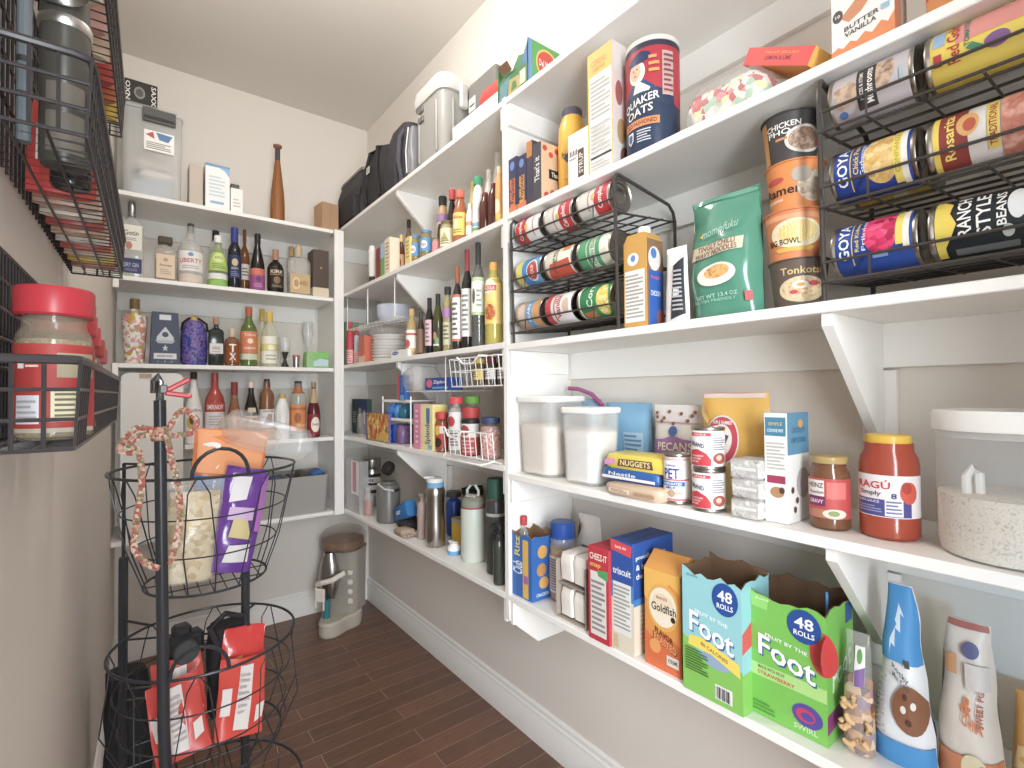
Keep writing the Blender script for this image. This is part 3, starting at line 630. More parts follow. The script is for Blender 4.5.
g = G(); softbox(g, w*.62, .04, h*.5, '#3d3a3e/d', .012, .12, .005, 2); g.xf(Matrix.Translation((-w*.12, -d*.52, .005))); g.obj('pocket', root, fix=True)
P, w, d = at_r(2.30, 2.53, .985, 1.21, z0)
root = thing('duffel_bag', 'black duffel bag with small white tag on the top shelf', 'bag', P, -pi/2); h = .285
g = G(); softbox(g, w, d, h, '#3b3839/d', .06, .1, .012, 11); g.obj('bag_body', root, fix=True)
g = G(); g.art([('r', 0, 0, 1, 1, '#dcd8d0')]+lines(.15, .85, .2, .8, 2, '#8a857e'), lambda u, v, L: (w*(-.28+.2*u), -d*.585-L*LY, h*(.6+.12*v))); g.obj('name_tag', root)
g = G(); g.tube([(-w*.36, -d*.55, h*.1), (-w*.38, -d*.62, h*.5), (-w*.2, -d*.52, h*.98), (0, -d*.3, h*1.1), (w*.2, -d*.52, h*.98), (w*.38, -d*.62, h*.5), (w*.36, -d*.55, h*.1)], .009, '#2f2c2d/d', 8); g.obj('strap', root)
P, w, d = at_r(2.60, 2.98, .985, 1.20, z0)
root = thing('camera_bag', 'black padded bag with grey top panel at the corner of the top shelf', 'bag', P, -pi/2); h = .265
g = G(); softbox(g, w, d, h, '#4a474a/d', .035, .05, .008, 21); g.obj('bag_body', root, fix=True)
g = G(); g.rrect([(h*.99, w*.48, d*.46, .03), (h*1.06, w*.46, d*.44, .03)], '#8b857c/d'); g.obj('top_panel', root)
g = G(); softbox(g, w*.72, .045, h*.5, '#3a383b/d', .014, .15, .004, 4); g.xf(Matrix.Translation((0, -d*.53, .01))); g.obj('pocket', root, fix=True)
g = G(); g.tube([(w*.5, -d*.5, h*.6), (w*.53, -d*.58, h*.3), (w*.52, -d*.55, h*.03)], .004, '#2c2a2b'); g.obj('strap', root)

# ============================ second shelf: sauces
z0 = ZF[1]; GS = 'sauce bottles on the second shelf'
P, rz, r, h = scyl('R', 368, 376, 246, z0, .02); root = thing('pill_organizer', 'white upright oval bottle standing on its black cap at the end of the sauce shelf', 'bottle', P, rz)
g = G(); g.lathe([(r*.8, h*.2), (r*1.0, h*.3), (r, h*.9), (r*.7, h)], '#e3e0db/s', 20, sy=.6); g.obj('bottle_body', root)
g = G(); g.lathe([(r*.8, 0), (r*.85, h*.2)], '#3a3735', 14, sy=.7); g.obj('cap', root)
pbox('seasoning_packet', 'thin dark red carton next to the white upright bottle', 'carton', 'R', 376, 380, 248, z0, .01, .05, '#8f3a35')
pbox('seasoning_packet', 'slim blue and green carton on the sauce shelf', 'carton', 'R', 380.5, 384.5, 243, z0, .01, .05, '#6fae62', F=[('r', 0, .55, 1, 1, '#9cc4e0')])
pbox('seasoning_packet', 'cream carton with red print on the sauce shelf', 'carton', 'R', 384.5, 390, 238, z0, .01, .05, '#ead9bf', F=lines(.2, .8, .1, .9, 8, '#c98a6a'))
for (a, b, yt, lb, c) in ((391, 398, 238, 'small brown syrup bottle with dark cap beside the cream carton', '#403a38'), (398, 405, 235, 'small brown syrup bottle with beige cap behind the yellow carton', '#e0c07e')):
    bottle('syrup_bottle', lb, 'bottle', 'R', a, b, yt, z0, .035 if c == '#403a38' else .06, 'sauce', '#6b3a22/g', c, capz=.82, group=GS, lab=[(.1, .5, '#d9a67c', [('e', .5, .5, .25, .25, '#8f4a30')])])
pbox('yellow_carton', 'yellow carton on the sauce shelf in front of a tall amber bottle', 'carton', 'R', 405, 410, 237, z0, .008, .03, '#ecd27c', F=lines(.2, .8, .2, .9, 5, '#b59a4a'))
bottle('vinegar_bottle', 'amber bottle with black cap standing behind the yellow carton', 'bottle', 'R', 404.5, 413.5, 220, z0, .12, 'sauce', '#8f6a3a/h', '#3f3b38', capz=.86, group=GS, lab=[(.15, .5, '#e6d8b0', [])])
for (a, b, yt, lb) in ((411, 420, 236, 'smaller pickle jar with blue lid'), (420.5, 432.5, 231, 'larger pickle jar with blue lid')):
    bottle('pickle_jar', lb, 'jar', 'R', a, b, yt, z0, .015, 'jar', '#a9985a/h', '#5f93c0', capz=.9, capr=.92, group='pickle jars', fill=('#93843f', .8), lab=[(.25, .72, '#5b9bcf', [('e', .5, .5, .3, .3, '#dfe6ec'), ('t', .5, .5, .45, .25, 'Vlasic', '#b04a4a')], 190)], capname='lid')
bottle('spread_jar', 'small jar with pink label beside the larger blue lidded pickles', 'jar', 'R', 432, 440, 238, z0, .015, 'jar', '#c9b08a/h', '#8a7a55', capz=.88, capr=.92, group=GS, lab=[(.1, .75, '#df8b8f', [])], capname='lid')
bottle('dressing_bottle', 'tan sauce bottle with black cap and purple label', 'bottle', 'R', 437, 449, 197, z0, .09, 'squeeze', '#c9a06a/s', '#3b3836', capz=.86, capr=.72, group=GS, lab=[(.2, .72, '#d9bf9a', [('r', 0, .75, 1, 1, '#a07fb0'), ('e', .5, .4, .25, .3, '#4a3f3a')], 180)])
bottle('relish_jar', 'short jar with cream label in front of the tan sauce bottle', 'jar', 'R', 440, 455, 222, z0, .012, 'jar', '#c3b483/h', '#7a6a45', capz=.88, capr=.9, group=GS, fill=('#a89a66', .8), lab=[(.08, .72, '#e9e1bd', [('p', [(.2, .2), (.8, .3), (.5, .8)], '#b5ae6a')]+lines(.3, .8, .1, .5, 3, '#8f8a66'), 190)], capname='lid')
bottle('soy_sauce_bottle', 'dark sauce bottle with red cap', 'bottle', 'R', 447.5, 457.5, 190, z0, .07, 'sauce', '#2c211e/g', '#cf4a4a', capz=.84, capr=.7, group=GS, lab=[(.1, .5, '#e3d2a5', [])])
bottle('hot_sauce_bottle', 'orange sauce bottle with orange cap and yellow label', 'bottle', 'R', 453, 468, 191, z0, .015, 'sauce', '#b3643a/g', '#df6f55', capz=.86, capr=.6, group=GS, lab=[(.14, .56, '#efd05a', [('e', .4, .5, .2, .25, '#e3dcae'), ('t', .55, .8, .6, .15, 'Salsa', '#c05a3a')]+lines(.2, .8, .08, .3, 2, '#a8924a'), 190)])
bottle('squeeze_bottle', 'pale yellow bottle behind the green capped bottle', 'bottle', 'R', 469, 478, 182, z0, .12, 'squeeze', '#ecdf9a', '#e6d36a', capz=.86, group=GS)
bottle('squeeze_bottle', 'short white bottle with small orange and blue print by the hot sauce', 'bottle', 'R', 466, 474, 204, z0, .03, 'squeeze', '#efe9df', '#e5ded2', capz=.9, group=GS, lab=[(.05, .6, '#f0ece4', [('r', 0, .6, 1, .8, '#e0a36f'), ('r', 0, .02, 1, .16, '#6f93c0')], 180)])
bottle('ranch_bottle', 'white dressing bottle with green cap', 'bottle', 'R', 472.5, 484, 178, z0, .03, 'squeeze', '#f4f1ec/s', '#3f9f72', capz=.87, capr=.86, group=GS, lab=[(.06, .4, '#f2f0ea', [('r', 0, .3, 1, .5, '#8fb8c9'), ('r', 0, .1, 1, .25, '#7fa86a')], 180)])
bottle('squeeze_bottle', 'white squeeze bottle behind the nearer brown syrup', 'bottle', 'R', 484.5, 494, 170, z0, .12, 'squeeze', '#f6f3ee/s', '#f3f0ea', capz=.87, group=GS)
for (a, b, yt, lb) in ((479, 491.5, 193, 'brown syrup bottle next to the green capped bottle'), (487.5, 500.5, 184, 'brown syrup bottle beside the orange labelled bottle')):
    bottle('chocolate_syrup_bottle', lb, 'bottle', 'R', a, b, yt, z0, .02, 'squeeze', '#5b2f28/g', '#7a3b33', capz=.88, capr=.5, group=GS)
bottle('mayo_bottle', 'tall white bottle next to the divider panel', 'bottle', 'R', 493, 504, 153, z0, .13, 'squeeze', '#f7f5f1/s', '#f4f1ec', capz=.87, group=GS)
bottle('caramel_bottle', 'bottle with orange label standing against the divider panel', 'bottle', 'R', 495.5, 503.5, 167, z0, .012, 'squeeze', '#e9b36f/s', '#f0d0a0', capz=.87, group=GS, lab=[(.05, .85, '#eaa95f', [('e', .4, .3, .4, .16, '#f0dfb4'), ('r', 0, 0, 1, .14, '#e7c04a')], 190)])

# ============================ third shelf: hanging basket, plates, oils
z0 = ZF[2]
P0 = Vector((XF+.02, 0, 0)); ya, yb_ = 2.17, 2.80; xb = 1.215; zt = ZF[1]-TH-.0052; zb = 1.68
root = thing('wire_basket', 'white wire basket hanging under the sauce shelf in the corner', 'basket', (1.09, 2.48, zb))
g = G(); q = lambda x, y, z: (x-1.09, y-2.48, z-zb)
for k in range(13): y = ya+(yb_-ya)*k/12; g.tube([q(XF+.02, y, zb+.002), q(xb, y, zb+.002), q(xb, y, zb+.11)], .0017, '#e8e6e2')
for k in range(6): x = XF+.02+(xb-XF-.02)*k/5; g.tube([q(x, ya, zb), q(x, yb_, zb)], .002, '#e8e6e2')
g.tube([q(xb, ya, zb+.11), q(xb, yb_, zb+.11)], .0025, '#e8e6e2'); g.obj('wire_floor', root)
g = G()
for y in (ya, yb_): g.tube([q(XF+.02, y, zb), q(XF+.02, y, zt), q(xb-.03, y, zt), q(xb-.03, y, zb)], .003, '#ecebe7')
g.tube([q(XF+.02, yb_-.3, zb), q(XF+.02, yb_-.3, zt)], .003, '#ecebe7'); g.obj('hanger', root)
P = Vector((1.09, 2.42, zb+.0072)); g = G(); g.lathe([(.045, 0), (.07, .004), (.085, .03), (.088, .085), (.083, .085), (.08, .03), (.06, .008)], '#c7cbdc/s', 26); o = g.obj('mixing_bowl', ang=50); o.location = P; tag(o, 'pale lavender bowl in the hanging white wire basket', 'bowl')
for (a, b, yt, sb, c, lb) in ((346.5, 354, 322, .02, '#cf4350', 'red tube of drink mix at the corner end of the plate shelf'), (354, 360, 326, .05, '#c4404c', 'second red tube half hidden beside the plates')):
    bottle('drink_tube', lb, 'tube', 'R', a, b, yt, z0, sb, 'tall', c, c, capz=.9, capr=.7, lab=[(.04, .35, '#e8b9b5', lines(.1, .9, .1, .9, 5, '#d0606a'), 180), (.36, .75, '#cf4350' if sb < .03 else '#b9c4d2', [], 180)], group='red drink tubes')
pbox('tall_carton', 'slim orange red carton standing beside the stacked plates', 'carton', 'R', 358.5, 364.5, 336, z0, .012, .06, '#d3694f', F=[('r', 0, 0, 1, .25, '#e3c3b4')])
pbox('green_carton', 'thin green carton in the corner beside the red tubes', 'carton', 'R', 343, 345.5, 322, z0, .035, .08, '#7fae86')
def stack(name, label0, cat, P, rz, n, dz, mk, labels, group):
    for i in range(n):
        o = mk() if i == 0 else clone_mesh(first, group)
        if i == 0: first = o
        o.location = (P[0]+rnd.uniform(-.004, .004), P[1]+rnd.uniform(-.004, .004), P[2]+i*dz); o.rotation_euler = (0, 0, rz+rnd.uniform(-.3, .3))
        tag(o, labels(i), cat, group)
def clone_mesh(o, group=None):
    c = o.copy(); COL.objects.link(c); return c
def mkplate():
    g = G(); g.lathe([(.06, 0), (.075, .001), (.098, .012), (.100, .0145), (.096, .0145), (.073, .005), (.02, .004)], '#ece9e5', 28); return g.obj('paper_plate', ang=50)
stack('paper_plate', '', 'plate', (1.075, 2.42, z0), 0, 9, .0148, mkplate, lambda i: 'white disposable plate in the stack on the third shelf', 'stacked white plates')
P = (1.075, 2.42, z0+9*.0148+.001); g = G(); softbox(g, .17, .15, .035, '#e4e4e2/c', .03, .1, .012, 9); o = g.obj('plastic_wrap', fix=True); o.location = P; tag(o, 'crumpled clear plastic bag lying on the stacked white plates', 'plastic bag')
pbox('small_white_box', 'low white box with blue oval mark in front of the stacked plates', 'box', 'R', 391, 408, 350, z0, .008, .04, '#efedea', F=[('e', .25, .62, .2, .26, '#3f5da5'), ('t', .25, .62, .3, .16, 'Dixie', '#f2f2f2')])
GO = 'oils and vinegars on the third shelf'
bottle('vinegar_bottle', 'small clear bottle with tan cap and white red label beside the white box', 'bottle', 'R', 406, 417.5, 309, z0, .012, 'sauce', '#c9ab68/h', '#c9a66c', capz=.85, capr=.5, group=GO, lab=[(.1, .55, '#efebe2', [('r', 0, .75, 1, .85, '#c8605a'), ('e', .4, .35, .25, .2, '#d6515a'), ('r', 0, 0, 1, .15, '#d6b26a')], 180)])
bottle('vinegar_bottle', 'small brown bottle with dark green cap', 'bottle', 'R', 417, 425, 312, z0, .02, 'sauce', '#4a342a/g', '#3f4a42', capz=.78, capr=.5, group=GO, lab=[(.05, .6, '#8a6a55', [])])
bottle('vinegar_bottle', 'black bottle with pale pink label', 'bottle', 'R', 425, 434.5, 298, z0, .012, 'sauce', '#262223/g', '#2f2b2c', capz=.72, capr=.5, group=GO, lab=[(.14, .6, '#d9b9be', lines(.25, .75, .1, .9, 5, '#8a6a70'), 110)])
bottle('olive_oil_bottle', 'dark olive bottle with small colourful label and green black cap', 'bottle', 'R', 433, 443.5, 294, z0, .02, 'sauce', '#4b4a26/g', '#2c3a30', capz=.74, capr=.5, group=GO, lab=[(.08, .42, '#3f4034', [('e', .4, .6, .2, .2, '#c98a4a'), ('e', .6, .35, .2, .2, '#7fa06a'), ('r', .2, .1, .8, .2, '#d9d4c4')], 150)])
bottle('dressing_bottle', 'clear bottle with purple band and dark cap', 'bottle', 'R', 443, 453, 287, z0, .02, 'tall', '#b9ab6f/h', '#34383a', capz=.88, capr=.7, group=GO, lab=[(.1, .45, '#cfc8a8', lines(.2, .8, .2, .9, 4, '#7a7458'), 150), (.52, .66, '#b57fc0', [], 190)])
bottle('balsamic_bottle', 'dark bottle with turned wooden stopper and white label edged in red', 'bottle', 'R', 452, 463.5, 267, z0, .012, 'wine', '#33302f/g', '#a8603c', capz=.8, capr=.42, group=GO, lab=[(.1, .66, '#eae7e3', [('r', 0, .94, 1, 1, '#c96f52'), ('r', 0, 0, 1, .05, '#c96f52')]+lines(.25, .75, .1, .85, 7, '#6d6864'), 150)])
def pourer(root, r, h):
    g = G(); g.lathe([(r*.3, h*.83), (r*.34, h*.84), (r*.34, h*.86), (r*.14, h*.87), (r*.1, h*.98)], '#c4c2bd/m', 12); g.tube([(0, 0, h*.97), (0, -.002, h*.985), (0, -.008, h)], r*.1, '#c4c2bd/m', 8); g.obj('pourer', root)
bottle('olive_oil_bottle', 'tall dark bottle with red collar, steel pourer and white label', 'bottle', 'R', 461.5, 474, 250, z0, .02, 'wine', '#2b2827/g', '#9c3f4c', capz=.78, capr=.42, group=GO, extra=pourer, lab=[(.12, .6, '#e9e7e2', lines(.3, .8, .1, .9, 8, '#8d8a85'), 150)])
bottle('olive_oil_bottle', 'clear bottle with steel pourer and pale green white label', 'bottle', 'R', 471.5, 486, 243, z0, .012, 'wine', '#6d6d68/h', '#3a3d40', capz=.76, capr=.4, group=GO, extra=pourer, fill=('#4a4a52/g', .3), lab=[(.3, .66, '#eaeee0', [('e', .4, .5, .12, .2, '#6b6a62'), ('r', 0, .9, 1, 1, '#b9cf9a'), ('r', 0, 0, 1, .08, '#b9cf9a')]+lines(.6, .9, .2, .7, 4, '#9aa08a'), 180)])
bottle('cooking_oil_bottle', 'yellow cooking oil bottle with yellow cap and red banner label', 'bottle', 'R', 485, 503.5, 263, z0, .012, 'tall', '#cfbf4e/h', '#e0a540', capz=.9, capr=.5, group=GO, fill=('#b9a83a/g', .7), lab=[(.25, .8, '#eccf72', [('e', .4, .82, .42, .16, '#f0e6c8'), ('r', .02, .72, .85, .84, '#cf4f48'), ('t', .42, .78, .7, .08, 'MAZOLA', '#f7eedd'), ('e', .5, .25, .38, .25, '#e6c25c'), ('e', .5, .25, .3, .18, '@v:120:c47a4a,9a6a3a,d9a05f,b5523a')], 190)])

# ============================ fourth shelf
z0 = ZF[3]
pbox('book', 'dark green and blue cookbook standing in the corner of the fourth shelf', 'book', 'R', 352, 367, 399, z0, .12, .03, '#3f5a58', F=[('r', .4, 0, 1, 1, '#3f527f'), ('e', .55, .45, .2, .3, '#a5897c'), ('r', .5, .2, .6, .75, '#d0c7bf'), ('r', .8, .3, .88, .68, '#cfd3d8')]+lines(.08, .3, .3, .65, 5, '#b9c4b9'))
g = G(); softbox(g, .14, .05, .13, '#d9d9d6/c', .02, .2, .012, 31); o = g.obj('plastic_bag', fix=True); o.location = (1.03, col_y(367, 1.03, z0), z0); o.rotation_euler = (0, 0, -pi/2); tag(o, 'clear plastic bag beside the green and blue cookbook', 'plastic bag')
pbox('pizza_dough_box', 'carton covered with a pizza photograph near the corner of the fourth shelf', 'carton', 'R', 366, 389, 413.5, z0, .004, .012, '#5c63a8', F=[('r', .04, 0, 1, 1, '@v:60:d9944f,c7553f,e3b45c,a8482f,e9cf9a,c98a3a,6f7a3f,df9f5a'), ('r', .62, .08, .97, .35, '#e3b440'), ('p', [(.05, .0), (.9, .0), (.8, .07), (.1, .06)], '#8fa068')])
# white helper shelf
ya, yb_ = col_y(411, .98, z0), col_y(383, .98, z0)
root = thing('helper_shelf', 'white wire stacking shelf holding blue bags on the fourth shelf', 'wire shelf', (1.05, (ya+yb_)/2, z0))
hw = (yb_-ya)/2; g = G()
for zz in (.115, .20):
    for k in range(9): x = -.07+.13*k/8; g.tube([(x, -hw, zz), (x, hw, zz)], .002, '#efeeea')
    for s in (-1, 1): g.tube([(-.07, s*hw, zz), (.06, s*hw, zz)], .003, '#efeeea')
    g.box((-.072, 0, zz), (.004, 2*hw, .012), '#f1f0ec')
g.obj('wire_tier', root)
for s in (-1, 1):
    for x in (-.07, .06): g = G(); g.tube([(x, s*hw, 0), (x, s*hw, .22)], .0035, '#efeeea', 8); g.obj('leg', root)
for k, (zz, keys) in enumerate(((.1195, ('#2f6fc8', '#3f8fd8', '#1f6f86')), (.002, ('#2f5fc0', '#7a5f8a')))):
    for j, c in enumerate(keys):
        g = G(); hh = .062 if k == 0 else .085; ww = .045 if k == 0 else .07
        softbox(g, ww, .10, hh, c+'/g', .02, .12, .008, 40+3*k+j)
        if k == 1 and j == 0: g.art([('t', .5, .6, .6, .25, 'MINI', '#f2ddb4'), ('e', .5, .25, .3, .14, '#d9b27c')], lambda u, v, L: (ww*(u-.5)*.9, -.0605-L*LY, hh*v), 1)
        o = g.obj('snack_bag', fix=True); o.location = (1.045, yb_-.04-.065*j-(0 if k == 0 else .03), z0+zz); o.rotation_euler = (0, 0, -pi/2)
        tag(o, [['bright blue snack bag at the corner end of the wire tier', 'light blue snack bag in the middle of the wire tier', 'teal snack bag at the doorway end of the wire tier'], ['royal blue bag of cookies under the white wire shelf', 'muted purple bag under the white wire shelf']][k][j], 'bag')
zq = z0+.2045
pbox('tea_box', 'upright blue carton with red edge on top of the white wire shelf', 'carton', 'R', 397.5, 404.5, 374, zq, .010, .026, '#2f63b0', F=[('r', 0, 0, .3, 1, '#cf4a58'), ('r', .4, .0, .95, .2, '#58aee0'), ('r', .5, .3, .8, .9, '#3f7fc8')], hh=.112)
# hanging wire rack with bags, upper
zt = ZF[2]-TH-.0052
root = thing('wire_basket', 'white wire tray hanging under the oil bottle shelf with plastic bags in it', 'basket', (1.08, (col_y(406, 1., zt)+col_y(450, 1., zt))/2, zt-.13))
hw = (col_y(406, 1., zt)-col_y(450, 1., zt))/2; g = G()
for k in range(9): y = -hw+2*hw*k/8; g.tube([(-.1, y, 0), (.12, y, 0)], .0018, '#e6e4e0')
for x in (-.1, 0, .12): g.tube([(x, -hw, 0), (x, hw, 0)], .0022, '#e6e4e0')
g.obj('wire_floor', root); g = G()
for s in (-1, 1): g.tube([(-.1, s*hw, 0), (-.1, s*hw, .13), (.08, s*hw, .13), (.08, s*hw, 0)], .0026, '#e6e4e0')
g.obj('hanger', root)
zb = zt-.13
g = G(); softbox(g, .12, .12, .10, '#e4e2dd/f', .03, .15, .02, 51); o = g.obj('plastic_bag', fix=True); o.location = (1.04, col_y(414, 1.0, zb), zb+.0045); tag(o, 'bunched clear plastic bags on the hanging wire tray', 'plastic bag')
pbox('zip_bag_box', 'low blue carton with white lettering on the hanging wire tray', 'carton', 'R', 425, 450, 379, zb+.0045, .03, .06, '#2f4f9f', hh=.05, F=[('e', .18, .55, .13, .35, '#df6a8a'), ('t', .6, .62, .5, .35, 'Ziploc', '#e9eef6'), ('r', .3, .1, .95, .28, '#5f9fd8')])
root = thing('baking_tray', 'dark flat pan lying behind the spice jars under the hanging tray', 'pan', (1.10, col_y(436, 1.1, 1.3), zb-.045))
root.location = (1.115, col_y(437, 1.115, 1.3), zq); 
g = G(); g.rrect([(0, .06, .075, .02), (.03, .066, .08, .022), (.03, .06, .075, .02), (.005, .055, .07, .018)], '#33303a'); g.obj('pan_body', root, ang=50)
root.location = (1.115, col_y(437, 1.115, 1.3), z0)
pbox('pink_box', 'narrow pink carton on the fourth shelf', 'carton', 'R', 413.5, 420.5, 404, z0, .012, .10, '#e08aa8', F=lines(.3, .7, .1, .9, 7, '#f2d3dc'), R=lines(.1, .9, .1, .9, 7, '#f2d3dc'))
pbox('sweetener_box', 'yellow carton with blue script lettering', 'carton', 'R', 421, 433, 404.5, z0, .012, .07, '#efe3a0', F=[('t', .6, .38, .5, .5, 'Splenda', '#3f4f8f', 90), ('r', .45, .62, .75, .92, '#4f7fb8'), ('r', .6, .03, .95, .12, '#7fb8d8')], R=[('r', .1, .05, .9, .95, '#ecd968')])
GSP = 'spice jars on the fourth shelf'
def spicejar(label, px0, px1, yt, sb, cap, body, lab, capz=.82, yb=None, z=None):
    return bottle('spice_jar', label, 'jar', 'R', px0, px1, yt, z0 if z is None else z, sb, 'tall', body, cap, capz=capz, capr=.96, group=GSP, lab=lab, capname='lid')
spicejar('chili flake jar with red lid and red yellow label', 435.5, 448.5, 412, .012, '#c9403f', '#a8623f/h', [(.12, .68, '#c9473a', [('e', .4, .22, .32, .22, '#3f2f28'), ('r', .05, .55, .5, .95, '#e9c54a'), ('r', .55, .62, .95, .95, '#e8d9cf')], 180)])
spicejar('tall slim clear grinder with red top and white label', 448.5, 464, 397, .012, '#d6474a', '#b9b3ac/h', [(.08, .74, '#dedad6', [('e', .35, .75, .28, .14, '#b93f45')]+lines(.3, .8, .1, .55, 6, '#6a6460'), 180)], .88)
spicejar('tall spice jar with dark red lid, white and red label', 461.5, 480.5, 407, .03, '#bb3c3c', '#5c3a34/h', [(.02, .38, '#c04a48', lines(.1, .9, .1, .9, 4, '#d9a8a4'), 180), (.38, .66, '#ddd8d4', [('e', .35, .5, .28, .4, '#a8484e')], 180), (.66, .76, '#2f2826', [], 180)], .78)
spicejar('clear jar with lime green lid behind the dark red lidded spice', 464, 481, 396, .11, '#7fc24a', '#d6dccb/x', [(.1, .6, '#d9dfd0', [])], .86)
spicejar('clear jar with navy lid and pinkish contents', 480.5, 501, 417, .03, '#3f4a72', '#c9a8a0/h', [(.05, .7, '@v:150:c99a90,b98a86,d9bdb4,a87a78', [], 200)], .84)
# two white wire baskets hung at the divider
def open_basket(label, y0, y1, zlo, hh, hang):
    root = thing('wire_basket', label, 'basket', (XF+.075, (y0+y1)/2, zlo)); hw = (y1-y0)/2; g = G()
    n = 9
    for k in range(n+1):
        y = -hw+2*hw*k/n; g.tube([(-.082, y, hh), (-.07, y, .0), (.10, y, 0), (.11, y, hh)], .0017, '#eceae6')
    for z, x0, x1 in ((0, -.07, .10), (hh*.55, -.077, .105), (hh, -.082, .11)):
        g.tube([(x0, -hw, z), (x0, hw, z), (x1, hw, z), (x1, -hw, z)], .0024, '#efeeea', closed=True)
    for k in range(1, 5): x = -.07+.17*k/5; g.tube([(x, -hw, hh), (x, -hw, 0), (x, hw, 0), (x, hw, hh)], .0017, '#eceae6')
    g.obj('wire_body', root)
    g = G(); g.tube([(-.082, -hw*.6, hh), (-.10, -hw*.45, hh+.002), (-.098, -hw*.2, hh-.022), (-.098, hw*.2, hh-.022), (-.10, hw*.45, hh+.002), (-.082, hw*.6, hh)], .0035, '#f1f0ec', 8); g.obj('handle', root)
    if hang:
        g = G()
        for s in (-1, 1): g.tube([(.08, s*hw, hh), (.08, s*hw, hang), (-.03, s*hw, hang), (-.03, s*hw, hh)], .003, '#efeeea')
        g.obj('hanger', root)
    return root
y0, y1 = YP+.03, col_y(451, XF, 1.4)
open_basket('white wire basket hung under the oil shelf beside the divider', y0, y1, 1.345, .10, ZF[2]-TH-.0052-1.345)
for i, (f, c, lid, lb) in enumerate(((.18, '#5c4a38', '#6b4a3a', 'brown bottle with white label in the upper white basket nearest the divider'), (.42, '#4f4438', '#7a2f2c', 'bottle with dark red cap in the upper white basket'), (.66, '#6a5a3a', '#e3c04a', 'bottle with yellow cap in the upper white basket'))):
    yy = y0+(y1-y0)*f
    bottle_at('extract_bottle', lb, 'bottle', (XF+.06, yy, 1.349), -pi/2, .024, .098, 'tall', c+'/g', lid, capz=.8, capr=.7, group='bottles in the white wire basket', lab=[(.2, .6, '#e6e2da' if i != 2 else '#e9cf5a', lines(.2, .8, .2, .8, 3, '#6d6864'), 180)])
open_basket('white wire basket standing on the fourth shelf around the spice jars beside the divider', y0, y1, z0+.003, .10, 0) if False else None
root = thing('wire_basket', 'white wire basket front hooked on the fourth shelf edge before the spice jars', 'basket', (XF-.012, (y0+y1)/2, z0)); hw = (y1-y0)/2; g = G()
for k in range(10): y = -hw+2*hw*k/9; g.tube([(-.02, y, .10), (-.012, y, .012), (.012, y, .004)], .0017, '#eceae6')
for (x, z) in ((-.02, .10), (-.012, .012)): g.tube([(x, -hw, z), (x, hw, z)], .0026, '#f1f0ec')
g.tube([(.012, -hw, .004), (.012, hw, .004)], .0026, '#f1f0ec')
g.tube([(-.013, -hw, .012), (-.045, -hw*.8, .0), (-.045, hw*.8, .0), (-.013, hw, .012)], .003, '#f1f0ec'); g.obj('wire_body', root)
g = G(); g.tube([(-.02, -hw*.1, .1), (-.035, hw*.05, .1), (-.038, hw*.2, .075), (-.038, hw*.6, .08), (-.03, hw*.85, .108), (-.02, hw, .10)], .0035, '#f1f0ec', 8); g.obj('handle', root)

# ============================ lowest shelf: flasks
z0 = ZF[4]
pbox('file_box', 'frosted white upright plastic file box in the corner of the lowest shelf', 'file box', 'R', 345, 359.5, 460, z0, .012, .05, '#d8d9da/f', F=[('r', .45, .35, .98, 1, '#e6e6e8'), ('r', .55, .4, .8, .98, '#d78b98')])
bottle('steel_canister', 'steel canister with black banded white label behind the grey growler', 'canister', 'R', 362, 382, 458, z0, .11, 'tall', '#b5b1aa/m', '#aaa69f/m', capz=.8, capr=.95, capname='lid', lab=[(.2, .68, '#dcd8d4', [('r', 0, .85, 1, 1, '#2f2b2a'), ('r', 0, .5, 1, .6, '#2f2b2a'), ('r', 0, .15, 1, .3, '#2f2b2a'), ('t', .5, .72, .7, .12, 'COFFEE', '#3a3634')], 190)])
g = G(); g.lathe([(.028, 0), (.034, .01), (.034, .085), (.02, .12), (.028, .15)], '#d9d5d2/f', 14, sy=.7); g2 = G(); g2.lathe([(.026, .003), (.03, .012), (.03, .075)], '#c95a48', 14, sy=.65)
root = thing('drink_pouch', 'clear bag of red sweets in front of the steel canister', 'bag', (XF+.05, col_y(368, XF+.05, z0), z0), -pi/2); g.obj('bag_body', root); g2.obj('contents', root)
P, rz, r, h = scyl('R', 376, 401, 481, z0, .02)
root = thing('growler', 'dark grey insulated growler with open black lid', 'flask', P, -pi/2+.2)
g = G(); g.lathe([(r*.9, 0), (r, .008), (r, h*.84), (r*.9, h*.92), (r*.66, h*.96), (r*.66, h)], '#716f6b/s', 26); g.obj('flask_body', root)
g = G(); g.lathe([(r*.55, 0), (r*.6, .006), (r*.6, .028), (r*.5, .034)], '#2f2c2b', 20, rot=Matrix.Rotation(1.1, 3, 'X'), c=(-.01, .02, h+.055)); g.obj('lid', root)
g = G(); g.tube([(-r*.6, 0, h*.96), (-r*.2, -r*.9, h*.95), (r*.7, -r*.9, h*.86), (r*1.15, -r*.2, h*.8)], .005, '#c3c1bd', 8); g.tube([(r*1.15, -r*.2, h*.8), (r*1.5, 0, h*.84)], .006, '#2f2c2b', 8); g.obj('handle', root)
P = (1.08, col_y(408, 1.08, z0), z0); root = thing('bottle_sleeve', 'bright blue neoprene sleeve lying on gloves beside the growler', 'sleeve', (XF+.085, col_y(405, XF+.085, z0), z0+.082), -pi/2)
g = G(); g.rrect([(-.085, .028, .02, .012), (-.07, .033, .026, .016), (.06, .038, .03, .018), (.075, .036, .028, .016)], '#2a78b8/d', k=6); g.xf(Matrix.Rotation(radians(68), 4, 'Y')); g.art([('r', .35, .3, .6, .45, '#dfe6ec'), ('r', .35, .5, .62, .62, '#dfe6ec')], lambda u, v, L: ((u-.5)*.16, -.0325-L*LY, (v-.5)*.05+(u-.5)*.06)); g.obj('sleeve_body', root)
